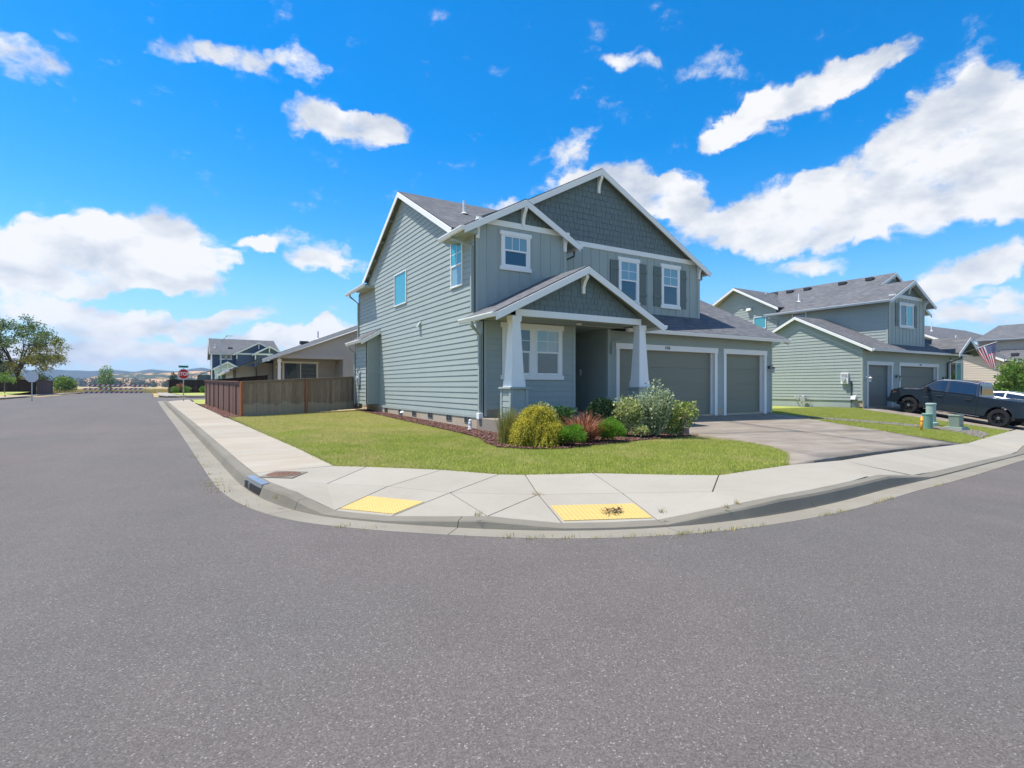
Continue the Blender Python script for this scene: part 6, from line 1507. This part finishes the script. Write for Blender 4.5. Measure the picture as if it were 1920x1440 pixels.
# ------------------------------------------------------------------ garden plants
def merge(parts):
    V = []; F = []; b = 0
    for v, f in parts: V.append(v); F.append(f+b); b += len(v)
    return np.concatenate(V), np.concatenate(F)
def stems(t, base, tips, r0=.014, mat='bark', rng=R):
    mb = MB(); b = Vector(base)
    for p in tips:
        p = Vector(p); m = b.lerp(p, .5)+Vector((rng.gauss(0, .03), rng.gauss(0, .03), .02)); mb.tube([b, m, p], [r0, r0*.7, r0*.35], 5)
    return mb.build('stem', M[mat], t)
LF = {
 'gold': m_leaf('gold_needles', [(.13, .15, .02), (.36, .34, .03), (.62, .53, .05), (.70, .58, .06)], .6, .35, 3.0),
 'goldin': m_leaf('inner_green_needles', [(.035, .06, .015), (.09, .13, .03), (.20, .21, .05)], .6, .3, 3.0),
 'euon': m_leaf('variegated_leaves', [(.08, .13, .05), (.16, .22, .08), (.40, .42, .22), (.50, .50, .30)], .45, .3, 4.0),
 'ornam': m_leaf('ornamental_grass_blades', [(.13, .17, .04), (.27, .27, .06), (.40, .32, .10)], .6, .35, 3.0),
 'box': m_leaf('boxwood_leaves', [(.016, .034, .014), (.03, .065, .022), (.055, .10, .035)], .35, .2, 3.0),
 'varieg': m_leaf('cream_edged_leaves', [(.12, .19, .04), (.36, .42, .13), (.66, .64, .30), (.42, .47, .16)], .45, .3, 4.0),
 'silver': m_leaf('silver_green_leaves', [(.15, .21, .10), (.30, .38, .19), (.48, .54, .32), (.62, .66, .44)], .5, .3, 3.0),
 'lime': m_leaf('lime_leaves', [(.08, .16, .02), (.22, .32, .05), (.45, .48, .14), (.60, .58, .25)], .4, .35, 4.0),
 'fern': m_leaf('feathery_green_leaves', [(.08, .19, .018), (.17, .36, .03), (.28, .48, .06)], .55, .45, 3.0),
 'bronze': m_leaf('bronze_sedge_blades', [(.13, .035, .02), (.34, .10, .045), (.46, .19, .10), (.46, .36, .24)], .55, .3, 4.0),
 'rose': m_leaf('mid_green_leaves', [(.03, .08, .02), (.06, .15, .035), (.11, .21, .06)], .4, .3, 3.0),
 'plum': m_leaf('plum_red_leaves', [(.06, .02, .02), (.16, .04, .04), (.26, .09, .07)], .45, .3, 4.0),
 'tree': m_leaf('big_tree_leaves', [(.05, .085, .022), (.10, .16, .04), (.15, .215, .055), (.21, .26, .08)], .5, .42, .35),
 'autumn': m_leaf('yellowing_tree_leaves', [(.13, .17, .03), (.30, .28, .05), (.44, .37, .07)], .5, .42, .6),
 'young': m_leaf('young_tree_leaves', [(.07, .15, .02), (.16, .28, .04), (.27, .38, .08)], .5, .35, 1.0),
 'wood': m_leaf('far_wood_leaves', [(.028, .05, .020), (.05, .08, .03), (.08, .11, .045)], .7, .2, .01),
}
def shrub(label, c, r, leaf, n, size, aspect=.5, shell=.3, droop=0.0, lumps=0, cat='shrub', zmin=-.55, outw=1.0, nstem=5, name='shrub', jitter=.7, group=None):
    x, y = c; g = lot(x, y); t = thing(name, (x, y, g), label, cat, group)
    cz = g+r[2]*.85; cs = [((x, y, cz), r, n)]
    if lumps:
        rr = random.Random(hash(label) % 999 if False else len(label)*7+lumps); cs = [((x, y, cz), tuple(q*.8 for q in r), int(n*.4))]
        for k in range(lumps):
            d = Vector((rr.gauss(0, 1), rr.gauss(0, 1), rr.gauss(.1, .8))).normalized(); s = rr.uniform(.32, .5)
            cs.append(((x+d.x*r[0]*.65, y+d.y*r[1]*.65, max(g+r[2]*.3, cz+d.z*r[2]*.62)), tuple(q*s for q in r), int(n*.6/lumps)))
    parts = []
    for cc, q, m in cs:
        P, D = ball_pts(m, cc, q, shell, zmin=zmin); k = P[:, 2] > g+.02; parts.append(leaf_cloud(P[k], size, aspect, D[k]*outw+np.array((0, 0, .35)), droop, jitter))
    V, F = merge(parts); tri_soup('foliage', V, F, LF[leaf], t)
    tips = [(x+R.uniform(-.7, .7)*r[0], y+R.uniform(-.7, .7)*r[1], g+r[2]*R.uniform(.9, 1.5)) for _ in range(nstem)]
    stems(t, (x, y, g-.02), tips); return t
def strands(P0, D, L, w, curve, seg=4, rng=NP):
    """arching ribbons from base points P0 along directions D, bending down by 'curve'"""
    n = len(P0); V = []; s = np.cross(D, np.array((0, 0, 1.0))); s /= np.linalg.norm(s, axis=1, keepdims=True)+1e-9
    for i in range(seg+1):
        t = i/seg; p = P0+D*(L*t)[:, None]; p[:, 2] -= curve*L*t*t*(.6+.4*t); ww = w*(1-t*.85)
        V += [p-s*ww, p+s*ww]
    V = np.stack(V, 1); k = 2*(seg+1); V = V.reshape(-1, 3)
    f = np.array([(2*i, 2*i+1, 2*i+3, 2*i+2) for i in range(seg)]); F = (f[None]+np.arange(n)[:, None, None]*k).reshape(-1, 4)
    return V, F
def tussock(label, c, n, L, leaf, spread=.8, w=.006, curve=.5, base=.08, cat='grass clump', up=1.0, name='grass_clump'):
    x, y = c; g = lot(x, y); t = thing(name, (x, y, g), label, cat)
    a = NP.random(n)*6.283; s = spread*NP.random(n)**.7; D = np.stack([np.cos(a)*s, np.sin(a)*s, np.full(n, up)], 1); D /= np.linalg.norm(D, axis=1, keepdims=True)
    P = np.stack([x+base*NP.normal(size=n), y+base*NP.normal(size=n), np.full(n, g)], 1)
    V, F = strands(P, D, L*(.55+.6*NP.random(n)), w, curve); tri_soup('blades', V, F, LF[leaf], t); return t
tussock('tall yellow green ornamental grass at the left end of the flower bed', (-1.18, -3.55), 900, 1.02, 'ornam', .42, .006, .22, .10)
# golden thread-leaf cypress: hanging strands over a greener core
def cypress():
    x, y = -.86, -4.12; g = lot(x, y); t = thing('shrub', (x, y, g), 'large golden yellow thread leaf shrub at the front of the bed', 'shrub')
    rng = np.random.default_rng(8); parts = []; inner = []
    # uneven lobes, each a fountain of hanging threads over a green inside
    lobes = [((.0, .02, .62), .34, 700), ((.26, .05, .66), .24, 420), ((-.22, -.02, .42), .30, 520), ((.10, -.20, .36), .32, 520), ((.32, -.12, .40), .26, 320), ((-.30, .05, .20), .24, 320), ((.02, -.30, .14), .26, 360), ((-.08, .2, .5), .28, 300)]
    for (dx, dy, dz), r, n in lobes:
        c = np.array((x+dx, y+dy, g+dz)); P, D = ball_pts(n, c, (r*.75, r*.75, r*.7), .3, rng, -.35); D2 = D*.9+np.array((0, 0, .32)); D2 /= np.linalg.norm(D2, axis=1, keepdims=True)
        L = .13+.17*rng.random(len(P)); parts.append(strands(P, D2, L, .0045, 1.15, 4, rng))
        for k in range(7):
            f = .25+.11*k; q = P+D2*(L*f)[:, None]; q[:, 2] -= 1.15*L*f*f*(.6+.4*f); parts.append(leaf_cloud(q, .05, .26, D2*.5+np.array((0, 0, -.2)), .5, .85, rng))
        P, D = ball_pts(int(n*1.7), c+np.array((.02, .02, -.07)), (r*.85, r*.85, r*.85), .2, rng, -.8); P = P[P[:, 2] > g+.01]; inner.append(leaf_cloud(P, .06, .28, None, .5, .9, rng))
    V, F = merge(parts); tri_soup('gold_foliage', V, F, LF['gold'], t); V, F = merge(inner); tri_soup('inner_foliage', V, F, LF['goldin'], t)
    stems(t, (x, y, g), [(x+.1, y, g+.6), (x-.15, y+.1, g+.5)])
cypress()
shrub('rounded variegated shrub in front of the left porch column', (.02, -3.05), (.44, .42, .50), 'euon', 5200, .055, .6, .45, cat='shrub')
shrub('dark plum red low plant between the golden shrub and green mound', (-.35, -4.55), (.22, .18, .20), 'plum', 900, .07, .5, .2, nstem=3)
shrub('leafy mid green shrub standing behind the bronze sedge', (.85, -2.75), (.40, .34, .50), 'rose', 1500, .08, .6, .1, lumps=5)
tussock('spiky bronze red sedge in the middle of the bed', (.50, -4.12), 780, 1.0, 'bronze', 1.15, .013, .30, .09)
for lab, c, r, n in (('feathery green mound in front of the bronze sedge', (-.22, -4.66), (.36, .26, .25), 5200), ('taller feathery green mound right of the bronze sedge', (1.12, -4.34), (.34, .32, .34), 5600)):
    shrub(lab, c, r, 'fern', n, .085, .10, .15, 0.0, 4, 'shrub', -.4, 1.3, 2, jitter=.45)
shrub('dark green clipped round boxwood by the entry', (2.02, -3.0), (.47, .47, .55), 'box', 11000, .042, .6, .72, jitter=.9)
shrub('cream and yellow variegated shrub beside the dark boxwood', (2.38, -3.55), (.46, .42, .60), 'varieg', 2400, .07, .6, .1, lumps=9)
shrub('low trailing yellow edged plant at the right foot of the variegated shrub', (2.42, -3.95), (.28, .24, .20), 'varieg', 800, .06, .6, .1, lumps=4, nstem=3)
def upright():
    x, y = 2.98, -3.95; g = lot(x, y); t = thing('shrub', (x, y, g), 'tall upright silvery green shrub in front of the right porch column', 'shrub')
    rng = np.random.default_rng(21); parts = []; mb = MB()
    for k in range(64):
        a = rng.random()*6.283; s = .42*rng.random()**.85; h = .85+.75*rng.random()*(1.0-1.3*s); d = np.array((math.cos(a)*s, math.sin(a)*s, 1.0))
        p0 = np.array((x+.03*rng.normal(), y+.03*rng.normal(), g)); n = 105; tt = .10+.90*rng.random(n)**.75
        bow = np.array((math.cos(a), math.sin(a), 0))*.10
        P = p0+d*h*tt[:, None]+bow*np.sin(tt*3.0)[:, None]+rng.normal(size=(n, 3))*.045
        parts.append(leaf_cloud(P, .058, .55, np.array((math.cos(a)*.6, math.sin(a)*.6, .7)), 0, .9, rng)); mb.tube([p0, p0+d*h*.5+bow, p0+d*h*.95], [.010, .007, .002], 5)
    V, F = merge(parts); tri_soup('foliage', V, F, LF['silver'], t); mb.build('stem', M['bark'], t)
upright()
def open_shrub():
    x, y = 3.72, -4.12; g = lot(x, y); t = thing('shrub', (x, y, g), 'open branched lime leaved shrub at the right end of the bed', 'shrub')
    rng = np.random.default_rng(33); parts = []; mb = MB()
    for k in range(30):
        a = rng.random()*6.283; s = .25+.55*rng.random(); h = .55+.42*rng.random(); d = np.array((math.cos(a)*s*.9, math.sin(a)*s*.9, 1.0)); p0 = np.array((x, y, g)); tip = p0+d*h; m = p0+d*h*.5+rng.normal(size=3)*.03
        mb.tube([p0, m, tip], [.012, .008, .003], 5)
        for q in range(3):
            e = m+(tip-m)*rng.random()+rng.normal(size=3)*.10; mb.tube([m+(tip-m)*.3, e], [.005, .002], 4); parts.append(leaf_cloud(e+rng.normal(size=(9, 3))*.03, .085, .55, d*.5, 0, 1, rng))
        parts.append(leaf_cloud(tip+rng.normal(size=(16, 3))*.035, .085, .55, d*.6, 0, 1, rng))
    V, F = merge(parts); tri_soup('foliage', V, F, LF['lime'], t); mb.build('branches', M['paleb'], t)
open_shrub()
shrub('small bright green weed clump low beside the lime shrub', (3.42, -4.15), (.22, .18, .30), 'lime', 500, .07, .5, .1, nstem=2)

# ------------------------------------------------------------------ trees
def tree(label, base, h, r, leaf, n, size, trunk=.25, limbs=9, seed=1, group=None, bark='bark', low=.3, mix=None, name='tree', lumpr=.34, cat='tree'):
    rr = random.Random(seed); rng = np.random.default_rng(seed); b = Vector(base); t = thing(name, base, label, cat, group); mb = MB()
    top = b+Vector((rr.uniform(-.03, .03)*h, 0, h*.72)); mb.tube([b-Vector((0, 0, .2)), b.lerp(top, .4)+Vector((rr.gauss(0, .02)*h, rr.gauss(0, .02)*h, 0)), top], [trunk, trunk*.7, trunk*.2], 8); clumps = []
    for k in range(limbs):
        a = 2*math.pi*k/limbs+rr.uniform(-.4, .4); f = low+(.70-low)*rr.random(); p0 = b.lerp(top, f/.72 if f < .72 else 1); L = r*rr.uniform(.55, 1.05)*(1.15-abs(f-.5)); e = p0+Vector((math.cos(a)*L, math.sin(a)*L, L*rr.uniform(.25, .8)))
        m = p0.lerp(e, .5)+Vector((0, 0, .08*L)); mb.tube([p0, m, e], [trunk*.34, trunk*.22, trunk*.07], 6); clumps += [(e, r*lumpr*rr.uniform(.7, 1.25)), (m, r*lumpr*.8)]
        for q in range(3):
            e2 = m+Vector((rr.gauss(0, 1), rr.gauss(0, 1), rr.uniform(-.3, 1))).normalized()*L*.6; mb.tube([m, e2], [trunk*.12, trunk*.03], 5); clumps.append((e2, r*lumpr*rr.uniform(.5, 1.0)))
    for k in range(5): clumps.append((top+Vector((rr.gauss(0, .25)*r, rr.gauss(0, .25)*r, rr.uniform(-.02, .24)*h)), r*lumpr*rr.uniform(.6, .95)))
    mb.build('trunk', M[bark], t, smooth=True)
    w = sum(c[1]**2 for c in clumps); A = []; Bq = []
    for i, (c, q) in enumerate(clumps):
        m = int(n*q*q/w); P, D = ball_pts(m, tuple(c), (q, q, q*.72), .15, rng, -1); lv = leaf_cloud(P, size, .6, D*.4+np.array((0, 0, -.1)), 0, .9, rng); (Bq if mix and rr.random() < mix[1] and c.z < b.z+h*.62 else A).append(lv)
    V, F = merge(A); tri_soup('crown', V, F, LF[leaf], t)
    if Bq: V, F = merge(Bq); tri_soup('yellowing_crown', V, F, LF[mix[0]], t)
    return t
def broadleaf(label, base, h, rx, rz, zc, nclump, nleaf, size, trunk, seed, mix=.35, name='tree'):
    """open crowned tree: clumps spread through an egg-shaped crown, each fed by its own limb"""
    rr = random.Random(seed); rng = np.random.default_rng(seed); b = Vector(base); t = thing(name, base, label, 'tree'); mb = MB()
    fork = b+Vector((rr.uniform(-.2, .2), 0, h*.24)); mb.tube([b-Vector((0, 0, .3)), b.lerp(fork, .5)+Vector((.1, 0, 0)), fork], [trunk, trunk*.8, trunk*.62], 9)
    C = b+Vector((0, 0, zc)); A = []; Y = []; mains = []
    for k in range(7):
        a = 2*math.pi*k/7+rr.uniform(-.3, .3); e = C+Vector((math.cos(a)*rx*.5, math.sin(a)*rx*.5, rz*rr.uniform(-.25, .55))); m = fork.lerp(e, .5)+Vector((0, 0, .3)); mb.tube([fork, m, e], [trunk*.42, trunk*.28, trunk*.10], 7); mains.append((m, e))
    for k in range(nclump):
        d = Vector((rr.gauss(0, 1), rr.gauss(0, 1), rr.gauss(0, 1))).normalized(); q = .45+.55*rr.random()**.5; c = C+Vector((d.x*rx*q, d.y*rx*q, d.z*rz*q)); r = rx*rr.uniform(.11, .20)
        m, e = min(mains, key=lambda v: (v[1]-c).length); mb.tube([m.lerp(e, rr.uniform(.4, 1)), e.lerp(c, .6)+Vector((0, 0, -.15)), c], [trunk*.13, trunk*.07, trunk*.02], 5)
        P, D = ball_pts(int(nleaf*rr.uniform(.6, 1.3)), tuple(c), (r*1.25, r*1.25, r*.8), .05, rng, -1); P = P+rng.normal(size=P.shape)*r*.16
        lv = leaf_cloud(P, size, .55, D*.3+np.array((0, 0, -.15)), 0, .9, rng); (Y if (rr.random() < mix and d.z < .25 and d.x > -.3) else A).append(lv)
    mb.build('trunk', M['bark'], t, smooth=True); V, F = merge(A); tri_soup('crown', V, F, LF['tree'], t)
    if Y: V, F = merge(Y); tri_soup('yellowing_crown', V, F, LF['autumn'], t)
broadleaf('big spreading green tree with yellowing lower branches behind the dark fence', (-28.3, 85.5, .6), 10.6, 5.2, 4.6, 5.9, 120, 170, .24, .36, 5, .75)
broadleaf('dense darker green tree cut by the left frame edge behind the dark fence', (-34.5, 86, .6), 10.0, 4.6, 4.6, 5.3, 90, 190, .26, .36, 9, .1)
tree('small young street tree on the lawn before the dark fence at far left', (-22.9, 55.6, .55), 2.5, .72, 'young', 900, .13, .05, 7, 12, low=.5, bark='paleb')
tree('bright green young tree at the right edge behind the silver car', (38.2, -1.2, lot(38, -1.2)), 3.6, 1.5, 'young', 5200, .15, .06, 12, 14, low=.2, bark='paleb', lumpr=.3)
def far_shrub(label, c, r, leaf, n, size, z0, seed=1, cat='shrub', group=None, h=1.0):
    t = thing('shrub', (*c, z0), label, cat, group); rng = np.random.default_rng(seed); P, D = ball_pts(n, (c[0], c[1], z0+r*h*.8), (r, r, r*h), .25, rng, -.8); V, F = leaf_cloud(P, size, .5, D*.6, 0, .9, rng); tri_soup('foliage', V, F, LF[leaf], t)
    MB().tube([(c[0], c[1], z0-.05), (c[0], c[1], z0+r*h*.9)], .04, 5).build('stem', M['bark'], t)
far_shrub('bushy light green shrub at the road end left of the barricade', (-24.2, 92, 0)[:2], 1.5, 'young', 2200, .26, .5, 2, h=.95)
far_shrub('tall thin green sapling standing behind the barricade', (-18.9, 90.5), 1.05, 'young', 1300, .24, .5, 3, h=2.3)
for k, (x, lab) in enumerate(((-9.3, 'yellow green mound nearest the corner of the far dark fence'), (-8.0, 'second yellow green mound along the far dark fence'), (-6.0, 'third yellow green mound along the far dark fence'))): far_shrub(lab, (x, 69.9), .52, 'young', 700, .14, .58, 20+k, group='mounds before the far dark fence')
far_shrub('orange leaved low shrub before the far dark fence', (-8.7, 70.4), .45, 'bronze', 350, .14, 1.1, 31)
far_shrub('dark pointed conifer rising above the far dark fence', (-9.6, 74.5), .55, 'box', 900, .16, 1.2, 32, h=2.3, cat='tree')
far_shrub('round leafy green shrub behind the low blank sign', (-5.2, 40), .72, 'rose', 1500, .15, .55, 33, h=1.35)

# ------------------------------------------------------------------ hills, woods and the dry field
def hill(name, x0, x1, y0, depth, prof, mat, nx=90, ny=16, rough=1.0):
    V = []; F = []
    xs = np.linspace(x0, x1, nx)
    for j in range(ny):
        v = j/(ny-1); sh = math.sin(math.pi*min(1, v*1.0)*.5)**.8 if v < .75 else math.cos((v-.75)/.25*math.pi/2*.7)
        for i, x in enumerate(xs):
            t = i/(nx-1); hh = np.interp(t, [p[0] for p in prof], [p[1] for p in prof]); nz = noise.fractal((x*.006+depth, v*3, 1.7), 1.0, 2.0, 5)*.10*hh*rough
            V.append((x, y0+depth*v+noise.noise((x*.01, v*2, 9))*20, -2+max(0, (hh+nz)*sh)))
    for j in range(ny-1):
        for i in range(nx-1): F.append((j*nx+i, j*nx+i+1, (j+1)*nx+i+1, (j+1)*nx+i))
    tri_soup(name, V, F, mat, kind='structure', smooth=True)
def m_hill(name, dry, woods, cut):
    k = NM(name, dry, .95, .1); p = k.pos(); a = k.noise(k.scaled(p, (1, .5, 2.2)), .010, 6, .62); b = k.noise(p, .06, 5, .7)
    c = k.mixc(k.ramp(b, [(.3, 0.0), (.7, 1.0)]), dry, tuple(x*.82 for x in dry)); c = k.mixc(k.ramp(k.math('MULTIPLY_ADD', b, .22, a), [(cut, 0.0), (cut+.035, 1.0)]), c, woods); k.color(c); return k.m
def polar(az_px, d):
    """world point at distance d along a bearing given in degrees from the street axis"""
    return (CAM[0]+d*math.sin(rad(az_px)), CAM[1]+d*math.cos(rad(az_px)))
hill('far_hills', -900, 900, 2500, 500, [(0, 60), (.12, 62), (.22, 75), (.29, 70), (.335, 78), (.375, 68), (.415, 84), (.46, 76), (.52, 90), (.60, 78), (.75, 95), (1, 70)], m_hill('far_ridge_ground', (.10, .11, .09), (.045, .06, .045), .45), 120)
hill('brown_hills', -560, 700, 1150, 260, [(0, 0), (.20, 2), (.28, 16), (.315, 27), (.35, 31), (.41, 33), (.455, 38), (.48, 33), (.55, 28), (.62, 33), (.75, 28), (1, 22)], m_hill('dry_grass_hill', (.56, .33, .16), (.055, .075, .045), .66), 110)
def wood(name, pts, h0, h1, n_leaf, size, seed=1):
    rng = np.random.default_rng(seed); parts = []
    for x, y in pts:
        h = h0+(h1-h0)*rng.random(); r = h*(.42+.2*rng.random()); P, D = ball_pts(n_leaf, (x, y, h*.52), (r, r, h*.52), .4, rng, -.9); parts.append(leaf_cloud(P, size, .8, D*.4, 0, 1, rng))
    V, F = merge(parts); tri_soup(name, V, F, LF['wood'], kind='stuff')
rw = random.Random(2)
wood('treeline', [(rw.uniform(-300, 420), 640+rw.uniform(0, 90)) for _ in range(340)], 4.5, 8.5, 110, 1.3)
hp = [(rw.gauss(x, s), rw.uniform(1080, 1170)) for x, s, n in ((-150, 45, 50), (-235, 30, 30), (0, 26, 44), (150, 80, 40)) for _ in range(n)]
wood('hill_woods', hp, 9, 17, 110, 2.0, 4)
# tall dry grass of the field beyond the barricade
A = NP.random((60000, 2)); P = np.stack([-60+85*A[:, 0], 89+(A[:, 1]**1.6)*70], 1)
blades(P, .55, .035, lambda x, y: np.full(len(x), .36), 'field_grass', M['drygrass'], .9)

# ------------------------------------------------------------------ air: one even box of haze round everything, sky outside
hz = MB().box(-1500, 1600, -60, 3100, -4.5, 125).build('haze', M['white']); hz.data.materials.clear()
hm = bpy.data.materials.new('haze_air'); hm.use_nodes = True; nt = hm.node_tree; nt.nodes.clear(); o_ = nt.nodes.new('ShaderNodeOutputMaterial'); v_ = nt.nodes.new('ShaderNodeVolumePrincipled')
v_.inputs['Color'].default_value = (.52, .70, 1.0, 1); v_.inputs['Density'].default_value = .00017; v_.inputs['Anisotropy'].default_value = .2; nt.links.new(v_.outputs[0], o_.inputs['Volume']); hz.data.materials.append(hm); hz['kind'] = 'stuff'; hz.display_type = 'WIRE'
